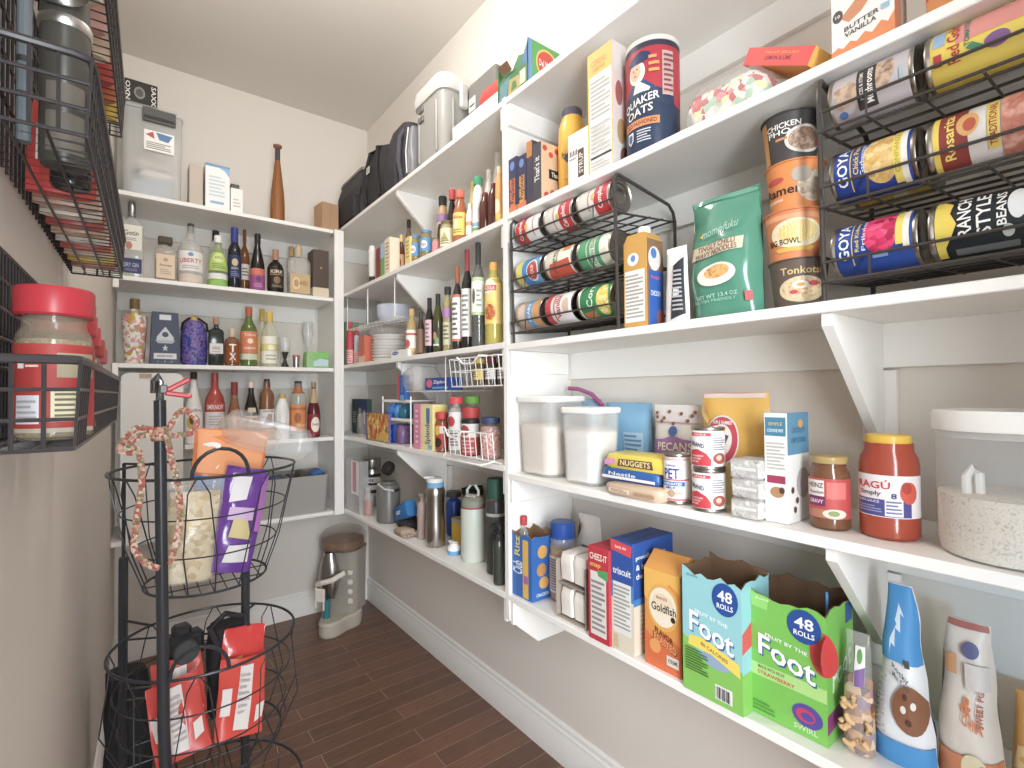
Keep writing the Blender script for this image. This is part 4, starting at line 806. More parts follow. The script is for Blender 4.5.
root = thing('glove', 'dark crumpled glove under the blue sleeve', 'glove', (XF+.115, col_y(410, XF+.115, z0), z0), -pi/2); g = G(); softbox(g, .12, .10, .045, '#3a3638/d', .03, .1, .018, 61); g.obj('glove_body', root, fix=True)
root = thing('glove', 'beige crumpled glove at the shelf edge before the blue sleeve', 'glove', (XF+.035, col_y(404, XF+.035, z0), z0), -pi/2); g = G(); softbox(g, .10, .055, .03, '#b09a86/d', .02, .15, .014, 62)
for j in range(4): g.tube([(.03, -.02+.013*j, .016), (.055, -.024+.016*j, .014), (.068, -.026+.017*j, .011)], [.008, .008, .006], '#b09a86/d', 8)
g.obj('glove_body', root, fix=True)
bottle('tumbler', 'pinkish tumbler behind the steel bottle', 'tumbler', 'R', 417, 428, 493, z0, .05, 'tall', '#b39a92/s', '#8d8580', capz=.93, capr=.9, capname='lid')
root = bottle('water_bottle', 'brushed steel water bottle with white and light blue cap', 'bottle', 'R', 425, 446, 478, z0, .012, 'flute', '#b7b0a8/m', None, yb=551)
P, rz, r, h = scyl('R', 425, 446, 478, z0, .012, 551)
for ch in list(root.children): bpy.data.objects.remove(ch)
g = G(); g.lathe([(r*.9, 0), (r, .01), (r*.96, h*.3), (r*.88, h*.55), (r*.95, h*.75), (r, h*.82), (r*.85, h*.87)], '#b9b2aa/m', 26); g.obj('bottle_body', root)
g = G(); g.lathe([(r*.86, h*.87), (r*.86, h*.945)], '#6fb0dc', 20); g.obj('collar', root)
g = G(); g.lathe([(r*.82, h*.945), (r*.8, h), (r*.6, h*1.015)], '#eceae6', 20); g.box((-r*.5, -r*.3, h*1.01), (r*1.1, r*.5, .012), '#eceae6', .004); g.obj('cap', root)
bottle('tumbler', 'royal blue steel tumbler behind the yellow carton', 'tumbler', 'R', 446, 462, 491, z0, .12, 'tall', '#2f4f9f/s', '#4a4745', yb=538, capz=.88, capr=1.0, capname='lid')
pbox('yellow_carton', 'small yellow carton between the steel and mint bottles', 'carton', 'R', 451.5, 461, 519, z0, .1, .05, '#e2bb2c', yb=546, F=[('r', 0, .85, 1, 1, '#b9b4ac')])
P = on_z(448, 555, z0); root = thing('stopper', 'loose white and light blue bottle cap lying on the lowest shelf', 'stopper', (P.x+.028, P.y, z0), -pi/2)
g = G(); g.lathe([(.026, 0), (.027, .016)], '#5fa8da', 18); g.obj('collar', root); g = G(); g.lathe([(.0265, .016), (.025, .03), (.018, .036), (.018, .044)], '#f0eeea', 18); g.box((-.012, 0, .042), (.04, .018, .01), '#f0eeea', .003); g.obj('cap_top', root)
P, rz, r, h = scyl('R', 460.5, 486.5, 507, z0, .012, 567)
root = thing('water_bottle', 'pale mint water bottle with carry loop, olive lid and red band', 'bottle', P, rz)
g = G(); g.lathe([(r*.92, 0), (r, .01), (r, h*.96), (r*.97, h)], '#c9d0c3/s', 26); g.obj('bottle_body', root)
g = G(); g.lathe([(r*.99, h), (r*.99, h*1.03)], '#a8485a', 24); g.obj('band', root)
g = G(); g.lathe([(r*.95, h*1.03), (r*.95, h*1.14), (r*.75, h*1.2), (r*.4, h*1.23)], '#8f8f80', 24); g.box((0, -r*.3, h*1.21), (r*.9, r*.5, .02), '#b0a294', .004); g.obj('lid', root)
g = G(); g.tube([(-r*.5, 0, h*1.18), (-r*.55, 0, h*1.32), (-r*.2, 0, h*1.42), (r*.2, 0, h*1.42), (r*.5, 0, h*1.32), (r*.45, 0, h*1.18)], .0055, '#c3cfc4', 8); g.obj('carry_loop', root)
bottle('sports_bottle', 'black bottle with green lid beside the divider on the lowest shelf', 'bottle', 'R', 486, 506, 478, z0, .05, 'tall', '#454646/s', '#2f5a4c', capz=.74, capr=.9, capname='lid', lab=[(.1, .64, '#4c4d4d', [('r', 0, .94, 1, 1, '#b5b8ac')], 200), (.78, .84, '#b03a52', [], 60)])
bottle('shaker_bottle', 'dark clear shaker with round black loop at the shelf edge by the divider', 'bottle', 'R', 493, 505.5, 532, z0, .01, 'jar', '#3f443c/g', '#2c2b2b', capz=.85, capr=.95, capname='lid', extra=lambda ro, r, h: G().tube([(r*.9*cos(a*pi/6), -r*.9-.004, h*1.1+r*.9*sin(a*pi/6)) for a in range(12)], .005, '#2b2a2a', 8, closed=True).obj('loop', ro))
root = thing('insulated_flask', 'black flask with broad twist lid behind the mint bottle', 'flask', (XF+.232, col_y(472, XF+.232, z0+.2), z0+.0))
g = G(); g.lathe([(.04, 0), (.042, .01), (.042, .19), (.036, .2)], '#3a3a3c/s', 20); g.obj('flask_body', root); g = G(); g.lathe([(.045, .2), (.045, .22), (.02, .235)], '#2a292a', 20); g.tube([(-.05, 0, .225), (.05, 0, .225)], .008, '#2a292a'); g.obj('lid', root)

# ============================ floor: upright carpet cleaner
P = on_z(345, 632, 0); P = Vector((P.x+.02, P.y+.10, 0)); P.x -= .02
P = Vector((.965, 2.90, 0))
root = thing('carpet_cleaner', 'silver and white upright carpet cleaner with clear brown domed tank in the floor corner', 'carpet cleaner', P, -.8); root.scale = (1.02, 1.02, 1.07)
g = G(); secs = []
poly = []
for i in range(40):
    a = 2*pi*i/40; x = .118*cos(a); y = sin(a)*.165; wq = 1 if y > 0 else (1-.42*(-y/.165)*(1 if -y/.165 < .6 else .62+.38*(1-(-y/.165)))); 
    poly.append((x*(.96 if y > .02 else (.64+.32*max(0, (y+.06)/.08) if y > -.06 else .64+.1*(-y-.06)/.1)), y))
g.rings([[(x*.97, y*.97, 0) for x, y in poly], [(x, y, .012) for x, y in poly], [(x, y, .062) for x, y in poly], [(x*.93, y*.95, .075) for x, y in poly]], '#bdb4a4/s'); g.obj('base', root, fix=True)
g = G(); g.rrect([(.074, .09, .085, .05, .01, .07), (.36, .092, .088, .05, .01, .07), (.40, .098, .095, .055, .01, .07)], '#a59e92/s', k=8); g.obj('back_housing', root)
g = G(); g.rrect([(.40, .105, .105, .07, 0, .05), (.415, .118, .12, .09, 0, .045), (.47, .118, .12, .09, 0, .045), (.505, .095, .1, .08, 0, .045), (.52, .05, .06, .05, 0, .045)], '#8a7264/c', k=9)
g.rrect([(.402, .1, .1, .07, 0, .05), (.42, .108, .11, .09, 0, .045), (.45, .106, .11, .09, 0, .045)], '#8f6f55/s', k=9); g.obj('tank', root)
g = G(); g.lathe([(.03, .16), (.045, .2), (.062, .26), (.05, .34), (.03, .4)], '#b9b6b4/m', 20, c=(-.035, -.045, 0), sy=.7); g.obj('nozzle', root)
g = G(); g.lathe([(.02, .07), (.02, .17)], '#2f7f86/s', 14, c=(-.03, -.085, 0)); g.obj('hose', root)
g = G(); g.tube([(-.075, -.1, .25), (-.03, -.125, .268), (.02, -.115, .28), (.06, -.06, .3)], .014, '#e6ddd0', 8); g.box((-.05, -.118, .2), (.055, .02, .07), '#e6ddd0', .006); g.tube([(-.074, -.118, .24), (-.074, -.118, .13), (-.03, -.118, .125), (-.028, -.118, .22)], .006, '#e6ddd0', 8); g.obj('trigger_wand', root)
g = G()
for k in range(4): g.box((.075, -.022, .14+.05*k), (.03, .018, .028), '#d9d4cb/s', .006)
g.obj('tool_clip', root)
# ============================ near section, top shelf: torn carton
z0 = ZN[0]
P, w, d = at_r(1.176, 1.335, .972, 1.105, z0); h = .145
root = thing('vegetable_carton', 'green torn open carton of tinned vegetables with red oval mark at the top shelf edge', 'carton', P, -pi/2)
g = G(); t = .003
g.box((w/2-t/2, 0, h/2), (t, d, h), '#4d8f55'); g.box((-w/2+t/2, 0, h*.42), (t, d, h*.84), '#4d8f55'); g.box((0, d/2-t/2, h/2), (w-2*t, t, h), '#6f4f38'); g.box((0, 0, t/2), (w-2*t, d-2*t, t), '#7a5a40')
g.prism([(-w/2, 0), (w/2, 0), (w/2, h*.98), (w*.36, h*.72), (w*.2, h*.78), (0, h*.55), (-w*.25, h*.6), (-w/2, h*.45)], -d/2, -d/2+t, 'y', '#3f7a48')
g.art([('p', [(.05, .05), (.3, .05), (.42, .5), (.1, .42)], '#5f8f9a'), ('p', [(.35, .05), (.75, .08), (.72, .35), (.4, .4)], '#b5a05a'), ('p', [(.45, .1), (.65, .12), (.6, .3), (.5, .3)], '#54803f'), ('r', .74, .1, .92, .4, '#d9d3b5'), ('p', [(.8, .5), (.97, .5), (.97, .85), (.84, .62)], '#3f70a8')], face(w, d, h, 'F'))
g.art([('r', 0, 0, 1, 1, '#5fae5f'), ('r', 0, .0, .12, 1, '#6f9fd0'), ('e', .58, .58, .34, .34, '#e9c75a'), ('e', .58, .58, .3, .29, '#d94f45'), ('t', .58, .58, .5, .15, 'Del Monte', '#f3e9d5'), ('p', [(.15, .05), (.6, .08), (.5, .28), (.2, .22)], '#8fcf9a')], face(w, d, h, 'R')); g.obj('carton_body', root)
g = G(); g.box((0, 0, 0), (w*.3, .003, h*.2), '#8a6a4c', 0, Matrix.Rotation(.75, 3, 'X')); g.xf(Matrix.Translation((-w*.12, -d/2-.016, h*.62))); g.obj('torn_flap', root)
for i in range(3):
    g = G(); g.lathe([(.0, 0), (.026, 0), (.028, .004), (.028, .08), (.026, .084), (0, .084)], '#7a6a52', 18); o = g.obj('tin', ang=40); o.location = (P.x+.012+.0*i, P.y+.048-.048*0-.066*i*.0+(.0-.0)*i, z0+.004)
    o.location = (P.x+(-.022 if i < 2 else .034), P.y+(.036 if i == 0 else -.026 if i == 1 else .005), z0+.0045)
    tag(o, ['food tin inside the torn green carton, by its beige flap', 'food tin inside the torn green carton, by its red oval side', 'food tin at the wall side inside the torn green carton'][i], 'tin', 'tins in the torn carton')

# ============================ near section, second shelf
z0 = ZN[1]
for a, b, yt, lb, c2 in ((508.3, 517, 158, 'slim navy carton with orange print right beside the divider', '#d9763a'), (517.3, 526.5, 155, 'slim navy carton with yellow orange print, second from the divider', '#e0a03a')):
    pbox('snack_bar_carton', lb, 'carton', 'R', a, b, yt, z0, .012, .13, '#3f4260', F=[('r', .25, .1, .8, .62, c2), ('e', .5, .85, .25, .08, '#6f8fd0'), ('t', .55, .4, .6, .45, 'PopSnax', '#2f3150', 90), ('r', 0, 0, 1, .12, '#e07a4a')], group=None)
pbox('snack_bar_carton', 'dark carton with orange stripe behind the fruit bar box', 'carton', 'R', 527, 532.5, 141, z0, .012, .13, '#5a4a4c', F=[('r', 0, .75, 1, 1, '#c9823f'), ('r', .3, .05, .8, .7, '#46485f')])
pbox('fruit_bar_carton', 'fruit bar carton with dark spine and tan side printed with red fruit', 'carton', 'R', 532.8, 541.5, 143, z0, .012, .10, '#4f4f57',
     F=[('t', .5, .55, .6, .42, "That's it", '#eceae6', 90)], R=[('r', 0, 0, 1, 1, '#d9b894')]+[('e', .15+.24*i, .9-.09*(i % 2), .09, .05, '#c4473c') for i in range(4)]+[('e', .2+.25*i, .1+.06*(i % 2), .1, .06, '#c4473c') for i in range(4)]+[('r', .3, .4, .98, .56, '#2f2d2e'), ('t', .65, .48, .5, .09, "That's it", '#efe9df')])
bottle('mustard_bottle', 'yellow squeeze bottle with dark grey cap on the second shelf', 'bottle', 'R', 558.5, 587, 111, z0, .056, 'wide', '#f0b92c/s', '#5b5a68', capz=.9, capr=.74, lab=[(.2, .62, '#efb62a', [('p', [(.35, .55), (.8, .75), (.9, .6), (.5, .4)], '#4a5a6a'), ('t', .55, .62, .5, .16, "French's", '#4a4438')], 190)])
pbox('white_carton', 'small white carton with brown strip in front of the yellow squeeze bottle', 'carton', 'R', 568, 588, 131, z0, .01, .032, '#efece8', F=[('r', .52, .08, .82, .62, '#5f4a42'), ('t', .67, .35, .2, .4, 'SYRUP', '#e9dccd', 90), ('t', .3, .6, .4, .12, '...', '#8a837c')]+lines(.08, .42, .45, .6, 2, '#b0a9a2'))
pbox('cereal_box', 'tall cereal box with yellow edges and white nutrition panel', 'cereal box', 'R', 588, 613.5, 48, z0, .012, .055, '#f0b93f',
     F=[('r', .08, .0, .97, .8, '#efece8'), ('t', .48, .9, .62, .05, 'CEREAL', '#c98f3a'), ('t', .48, .845, .5, .03, 'HONEY NUT', '#c98f3a'), ('r', .12, .12, .95, .14, '#4a4642')]+lines(.15, .93, .44, .76, 9, '#b5b0aa')+lines(.15, .93, .16, .4, 7, '#c5c0ba')+lines(.15, .9, .02, .1, 3, '#c5c0ba'),
     R=[('r', 0, 0, 1, 1, '#d9cfc9'), ('e', .6, .3, .3, .1, '#b98f5a'), ('e', .45, .6, .25, .1, '#a5605a'), ('e', .8, .1, .3, .08, '#8a5a4a')], T=[('r', 0, 0, 1, 1, '#f2efeb')])
# oats canister
P, rz, r, h = scyl('R', 626, 681, 52, z0, .014)
root = thing('oats_canister', 'large red and navy cardboard canister of oats with a portrait on it', 'canister', P, rz)
g = G(); g.lathe([(r*.985, 0), (r, .004), (r, h*.955)], '#32405a/s', 40); g.obj('canister_body', root)
g = G(); g.lathe([(r*1.03, h*.955), (r*1.035, h*.96), (r*1.035, h*.995), (r*1.0, h), (r*.97, h*.99)], '#dcd6cf', 40); g.obj('lid', root)
mp = cyl(r, .0, h*.95, 150); g = G()
g.art([('r', -.25, .42, 1.25, 1, '#b93040'), ('r', -.25, .955, 1.25, 1, '#3a3a4a'), ('p', [(0, .42), (.12, .5), (.3, .56), (.5, .575), (.7, .56), (.88, .5), (1, .42)], '#32405a')], mp, 22)
[g.art([('r', .02+.06*i, .42, .08+.06*i, .52+.07*sin(pi*(i+.5)/16), '#32405a')], mp, 22, 2.2) for i in range(16)]
# portrait: coat, scarf, hair, face, hat
g.art([('p', [(.2, .55), (.36, .66), (.52, .67), (.66, .6), (.72, .55)], '#39507a'), ('p', [(.36, .56), (.42, .68), (.5, .64), (.62, .58), (.6, .555)], '#efe6d8'), ('e', .42, .745, .13, .105, '#ece0cd'), ('e', .4, .76, .085, .085, '#e3b394'),
       ('p', [(.27, .84), (.36, .9), (.5, .93), (.62, .9), (.63, .85), (.5, .82), (.34, .82)], '#2f3f63'), ('e', .37, .775, .012, .008, '#4a3a34'), ('e', .43, .778, .012, .008, '#4a3a34'), ('e', .395, .752, .012, .014, '#d49a7c'), ('e', .4, .72, .025, .008, '#b5605a')], mp, 22, 4)
g.art([('t', .46, .475, .56, .085, 'QUAKER', '#f0ece2', 6), ('t', .45, .385, .4, .075, 'OATS', '#f0ece2', 6), ('r', .18, .245, .74, .315, '#dd8a4e'), ('t', .46, .28, .48, .04, 'OLD FASHIONED', '#5a3a2c'), ('p', [(.25, .22), (.36, .22), (.36, .14), (.305, .1), (.25, .14)], '#dfe3ea'), ('p', [(.27, .2), (.34, .2), (.34, .145), (.305, .115), (.27, .145)], '#4a62a8'), ('r', .78, .5, .95, .9, '#c8a8a0')]+lines(.42, .62, .1, .22, 5, '#c9ccd4')+lines(.6, .74, .7, .88, 3, '#e0a05a')+lines(.8, .94, .52, .88, 8, '#8f4a50'), mp, 22, 7)
g.obj('printed_label', root)
def pillow(g, w, h, d, key, top=.12, seed=0, amp=.006, nu=14, nv=16, belly=.35, wtop=.9, seal=True, wmid=1.0):
    """standing bag: full at the belly, pinched to a flat seam at the top. returns the front-surface mapper"""
    def prof(u, v):
        q = min(1, abs(2*u-1)); vv = min(1, max(0, v))
        full = (min(1, vv/belly)**.5*.35+.65) if vv < belly else max(0, 1-((vv-belly)/(1-belly))**1.5)
        T = d/2*full+.0012; W = w/2*(1+(wmid-1)*sin(pi*vv))*(1+(wtop-1)*vv)
        y = T*(1-q**2.6)**.6
        return W*(2*u-1), y
    def P(u, v, s):
        x, y = prof(u, v); n = noise.noise_vector(Vector((x*16+seed, v*h*16, s*3.1+seed)))*amp
        k = min(1, v*6)
        return (x+n.x*.5*k, -s*y+n.y*k*(1 if y > .003 else .4)+(.0 if v < .96 else n.z*.8), h*v+n.z*.4*k)
    m = nu+1
    for s in (1, -1):
        vs = [P(i/nu, j/nv, s) for j in range(nv+1) for i in range(nu+1)]
        fs = [(j*m+i, j*m+i+1, (j+1)*m+i+1, (j+1)*m+i) for j in range(nv) for i in range(nu)]
        if s < 0: fs = [tuple(reversed(f)) for f in fs]
        g.add(vs, fs, key)
    bot = [P(i/nu, 0, 1) for i in range(nu+1)]+[P(i/nu, 0, -1) for i in range(nu, -1, -1)]; g.add(bot, [tuple(reversed(range(len(bot))))], key)
    return lambda u, v, L: (lambda p: (p[0], p[1]-.0012-L*.0007, p[2]))(P(u, v, 1))
def pouch(name, label, cat, side, px0, px1, ytop, z, sb, d, key, els=(), yb=None, top=None, seed=0, lean=0, turn=0, amp=.006, belly=.35, wtop=.9, inner=None, wmid=1.0, group=None, over=()):
    loc, rz, w, h = sbox(side, px0, px1, ytop, z, sb, d, yb)
    root = thing(name, label, cat, loc, rz+turn, group); root.rotation_euler = (lean, 0, rz+turn)
    g = G(); mp = pillow(g, w, h, d, key, seed=seed, amp=amp, belly=belly, wtop=wtop, wmid=wmid)
    if els and inner is None: g.art(list(els), mp, 16, 4)
    g.obj('bag_body', root, ang=60)
    if inner:
        g2 = G(); pillow(g2, w*.93, h*inner[1], d*.9, inner[0], seed=seed, amp=amp, belly=.5, wtop=.98, wmid=wmid); g2.xf(Matrix.Translation((0, 0, .002))); g2.obj('contents', root, ang=60)
        if els: g3 = G(); g3.art(list(els), mp, 16, 2); g3.obj('printed_label', root, ang=60)
    if top: g = G(); g.art([('r', .03, .955, .97, .995, top)], mp, 10, 1); g.obj('top_seal', root)
    return root
# candy bag and box on the second shelf
loc, rz, w, h = sbox('R', 684, 763, 64, z0, .015, .12); root = thing('candy_bag', 'clear bag of mixed red, white and green sweets lying on the second shelf', 'bag', loc, rz)
g = G(); softbox(g, w, .12, .082, '#dfe0de/c', .03, .08, .016, 71); g.obj('bag_body', root, fix=True)
g = G(); softbox(g, w*.92, .105, .072, '@v:75:d9d3cc,b94048,e9e4dc,a9c9b0,d98a8a,e6dfa5,c9343f,dfe6e0', .03, .06, .012, 72); g.xf(Matrix.Translation((0, 0, .002))); g.obj('contents', root, fix=True)
root = thing('sweets_box', 'red and orange flat carton lying across the clear sweets bag', 'carton', (loc[0]+.005, loc[1]-.075, z0+.092), rz-.25)
root.rotation_euler = (0, .52, rz-.12); root.location = (XF+.085, col_y(779, XF+.05, z0), z0+.064)
g = G(); g.box((0, 0, .016), (.15, .09, .032), '#e89a3f', .001); g.art([('r', 0, 0, 1, 1, '#e5534f'), ('t', .52, .42, .4, .22, 'LEMON & LIME', '#8f2f4a'), ('t', .55, .7, .5, .16, 'FRUIT JELLIES', '#f0a04a')], face(.15, .09, .032, 'F')); g.art([('r', 0, 0, 1, 1, '#f0b03f')], face(.15, .09, .032, 'R')); g.obj('box_body', root)
pbox('peach_box', 'white carton with an orange peach slice drawing on the second shelf', 'carton', 'R', 831, 896, -58, z0, .012, .06, '#e9e4de',
     F=[('r', 0, 0, 1, .07, '#de8750'), ('p', [(0, .07), (.12, .1), (.2, .07), (.32, .115), (.42, .085), (.55, .14), (.66, .1), (.8, .17), (.9, .13), (1, .21), (1, .07)], '#de8750'), ('p', [(.16, .37), (.36, .46), (.62, .6), (.95, .6), (.98, .5), (.72, .48), (.5, .35), (.3, .3)], '#cf8a62'), ('e', .12, .4, .085, .06, '#5f5a56'), ('t', .12, .4, .08, .03, '10', '#e9e4de'), ('t', .5, .26, .55, .045, 'BUTTER', '#55504c', 4), ('t', .48, .2, .5, .045, 'VANILLA', '#55504c', 4), ('r', .8, .26, .93, .31, '#8fb8cf')],
     R=[('r', 0, 0, 1, 1, '#c97a52'), ('r', .5, 0, 1, 1, '#b9aaa0')])
pbox('cracker_carton', 'blue and red carton beyond the peach box on the second shelf', 'carton', 'R', 926, 962, -60, z0, .012, .06, '#c9803f', F=[('r', 0, .3, 1, 1, '#4a5fa8'), ('r', 0, .2, .08, 1, '#c9343f'), ('p', [(.1, .3), (.5, .5), (.9, .35)], '#d9b05a')])

# ============================ near section, third shelf: can racks
z0 = ZN[2]
WIRE = '#46403c/s'
CANR, CANL = .0445, .120
TZ = (.083, .214, .3455)
RACKW = .425
def can_rack(label, ytop_left):
    """ytop_left: Y of the rack's far (left-hand) end"""
    root = thing('can_rack', label, 'can rack', (XF-.003, ytop_left, z0), -pi/2)
    w, d, h = RACKW, .262, .386; q = .0045
    for x in (0, w):
        g = G(); g.tube([(x, .009, 0), (x, 0, h-.04), (x, .002, h-.01), (x, .01, h+.002), (x, .03, h), (x, d-.04, h-.028), (x, d-.02, h-.045), (x, d-.012, h-.07), (x, d-.012, 0)], q, WIRE, 8); g.obj('side_frame', root)
    for k, tz in enumerate(TZ):
        zb = tz-CANR-.004; g = G()
        for y, z in ((-.002, zb+.03), (-.002, zb-.004), (.03, zb-.002), (.085, zb+.004), (.14, zb+.01), (.195, zb+.016), (d-.014, zb+.022)):
            g.tube([(0, y, z), (w, y, z)], .0026, WIRE)
        for i in range(1, 6):
            x = w*i/6; g.tube([(x, -.002, zb+.03) if i in (1, 5) else (x, -.002, zb-.004), (x, -.002, zb-.006), (x, d-.014, zb+.0195)], .002, WIRE)
        for x in (.004, w-.004): g.tube([(x, -.002, zb+.03), (x, .006, zb-.004), (x, d-.014, zb+.02)], .003, WIRE)
        g.obj('wire_tier', root)
    return root
MC = Matrix(((0, 1, 0, 0), (0, 0, 1, 0), (1, 0, 0, 0), (0, 0, 0, 1)))
def can_obj(name, label, loc, base, els, M=None, rz=0, r=CANR, L=CANL, group=None, roll=0, rim='#b5b0a8/m', arc=150, cat='can'):
    root = thing(name, label, cat, loc, rz, group, M=(M @ Matrix.Rotation(radians(roll), 4, 'Z')) if M is not None else None)
    g = G(); g.lathe([(r*.93, .003), (r*.985, 0), (r, .0015), (r, .004), (r*.965, .0065), (r*.965, L-.0065), (r, L-.004), (r, L-.0015), (r*.985, L), (r*.93, L-.003)], rim, 28)
    for z, s in ((.0028, 1), (L-.0028, -1)):
        for k in (.8, .5): g.lathe([(r*k, z-s*.0004), (r*k*.94, z-s*.0012), (r*k*.88, z-s*.0004)], rim, 24, caps=(False, False))
    g.obj('tin', root)
    g = G(); g.lathe([(r*.972, .0068), (r*.985, .008), (r*.985, L-.008), (r*.972, L-.0068)], base, 28, caps=(False, False))
    g.art(list(els), cyl(r*.985, .008, L-.008, arc), 14, 1); g.obj('paper_label', root)
    return root
YA = 1.250; YB = col_y(822, XF+.004, z0+.2)
can_rack('dark wire three tier can rack standing beside the divider', YA)
can_rack('dark wire three tier can rack next to the stacked noodle cups', YB)
def rack_can(name, label, y_left, k, f, base, els, group=None, roll=0, rim='#b5b0a8/m', L=CANL, back=0, r=CANR):
    Y = y_left-.012-f-L; x = XF-.003+.0035+r+back
    zz = z0+TZ[k]-CANR+r+.0035+(back*.11 if back else 0)
    return can_obj(name, label, (x, Y, zz), base, els, M=MC, roll=roll, group=group, rim=rim, L=L, r=r, cat='can')
SOUP = lambda top: [('r', 0, .0, 1, .45, '#c8353f') if not top else ('r', 0, .55, 1, 1, '#c8353f'), ('t', .5, .24 if not top else .78, .62, .2, "Campbell's", '#f3ece6'), ('e', .5, .48 if not top else .52, .09, .07, '#d9b56a'), ('r', .2, .62 if not top else .2, .8, .66 if not top else .24, '#c98a85')]
P3 = .136
rack_can('soup_can', 'red and white soup can on the upper tier, nearest the divider', YA, 2, 0, '#e8e3dc', SOUP(True), roll=0)
rack_can('soup_can', 'red and white soup can in the middle of the upper tier', YA, 2, P3, '#e8e3dc', SOUP(False), roll=-12)
rack_can('soup_can', 'red and white soup can at the outer end of the upper tier', YA, 2, 2*P3, '#e8e3dc', SOUP(False), roll=8)
rack_can('soup_can', 'yellow and blue soup can with red label disc on the middle tier', YA, 1, 0, '#5f9fd0', [('r', 0, .72, 1, 1, '#d9d06a'), ('r', 0, .35, 1, .72, '#3f8fd0'), ('e', .45, .26, .3, .26, '#e9e4de'), ('e', .45, .26, .25, .22, '#c04a44'), ('t', .45, .26, .3, .14, 'SOUP', '#f0dccb')])
rack_can('tomato_can', 'white, orange and red tomato can on the middle tier', YA, 1, P3, '#e6dfce', [('p', [(0, 0), (.5, .05), (.45, .8), (.1, .95), (0, .9)], '#d8543a'), ('r', .7, .05, 1, .35, '#e08f3f'), ('t', .55, .62, .7, .16, 'Progresso', '#3f6f45'), ('r', .3, .5, .8, .53, '#8f7a5a')])
rack_can('green_bean_can', 'green and white striped can on the middle tier', YA, 1, 2*P3, '#dcdccb', [('r', 0, .6, 1, 1, '#4f9f6f'), ('r', 0, .7, 1, .73, '#dcdccb'), ('r', 0, .28, 1, .42, '#4f9f6f'), ('t', .5, .51, .7, .12, 'GREEN BEANS', '#4f9f6f'), ('p', [(.05, .02), (.5, .05), (.4, .25), (.1, .22)], '#e0d6c0')])
rack_can('fruit_can', 'blue and tan can on the lowest tier beside the divider', YA, 0, 0, '#c9a58f', [('r', 0, .3, 1, .55, '#5fa3d4'), ('r', 0, 0, 1, .22, '#d99a55'), ('e', .5, .78, .3, .16, '#dcc6ba'), ('t', .5, .42, .5, .12, 'PEARS', '#f0f0ee')])
rack_can('condensed_milk_can', 'white and red can in the middle of the lowest tier', YA, 0, P3, '#e6e2e0', [('r', 0, .78, 1, 1, '#c9434a'), ('t', .5, .5, .62, .2, 'Vanilla', '#c9434a'), ('r', .1, .62, .9, .66, '#c9434a'), ('e', .5, .2, .2, .12, '#d9b9a0')], rim='#55504e/m')
rack_can('corn_can', 'green can with yellow corn picture on the lowest tier', YA, 0, 2*P3, '#2f8f56', [('e', .45, .2, .42, .2, '@v:130:e9d98a,e0c96a,d9bf55,efe3a5'), ('t', .62, .62, .6, .2, 'Corn', '#e9efe0'), ('p', [(.0, .5), (.25, .5), (.2, .9), (0, .9)], '#c97a4a'), ('r', 0, .95, 1, 1, '#e0dcc8')])
for k, lb in ((1, 'second row can behind the green striped one on the middle tier'), (0, 'second row can behind the corn on the lowest tier'), (2, None)):
    if lb: rack_can('corn_can' if k == 0 else 'green_bean_can', lb, YA, k, 2*P3, '#3f8f5f', [('r', 0, .6, 1, 1, '#d9d8c0')], back=2*CANR+.004)
Q3 = .133
rack_can('mushroom_can', 'grey lilac can with dark panel and brown mushrooms', YB, 2, 0, '#b9b0b2', [('p', [(.3, .95), (.62, .98), (.7, .75), (.55, .6), (.35, .72)], '@n:60:a08672,c9ae98,7a5f50'), ('p', [(.4, .42), (.8, .42), (.85, .2), (.6, .15), (.42, .25)], '@n:60:a08672,c9ae98,7a5f50'), ('r', .22, .4, .86, .66, '#3f3836'), ('t', .54, .49, .5, .1, 'Mushrooms', '#ece6df'), ('t', .56, .595, .4, .05, 'PIECES & STEMS', '#d6cfc8'), ('e', .24, .88, .06, .06, '#4a6a9f'), ('r', .42, .06, .6, .1, '#9fb8c4')], roll=-10)
rack_can('pineapple_can', 'yellow and pink can with red lettering on the upper tier beside the mushrooms', YB, 2, Q3, '#e6c93f', [('r', .55, 0, 1, .72, '#dd8f86'), ('r', .6, .84, .85, .98, '#8fb0cf'), ('t', .6, .75, .55, .14, 'Red Gold', '#b93a3a'), ('e', .42, .3, .09, .13, '#8a5f96'), ('p', [(.4, .42), (.5, .55), (.45, .62), (.36, .5)], '#3f8f6a'), ('t', .68, .6, .42, .06, 'TOMATOES', '#3f7f6f'), ('r', .35, .88, .5, .97, '#b93a3a')], roll=-6)
rack_can('chickpea_can', 'blue bean can with a picture of tan chickpeas', YB, 1, 0, '#2a4596', [('t', .52, .88, .62, .15, 'GOYA', '#e6ecf2'), ('r', .1, .76, .95, .775, '#e0c04a'), ('t', .6, .69, .5, .075, 'Chick Peas', '#e0c04a'), ('t', .56, .6, .5, .07, 'Garbanzos', '#c9d3e6'), ('e', .52, .35, .4, .24, '@v:110:d9b87a,c9a25f,e3c88f,d3ad6a'), ('r', 0, .02, 1, .1, '#e8e2d5'), ('r', .05, .1, .95, .2, '#e6cf4a'), ('t', .52, .15, .6, .06, 'CONFIANZA', '#b5a03a')], roll=4, rim='#a8a297/m')
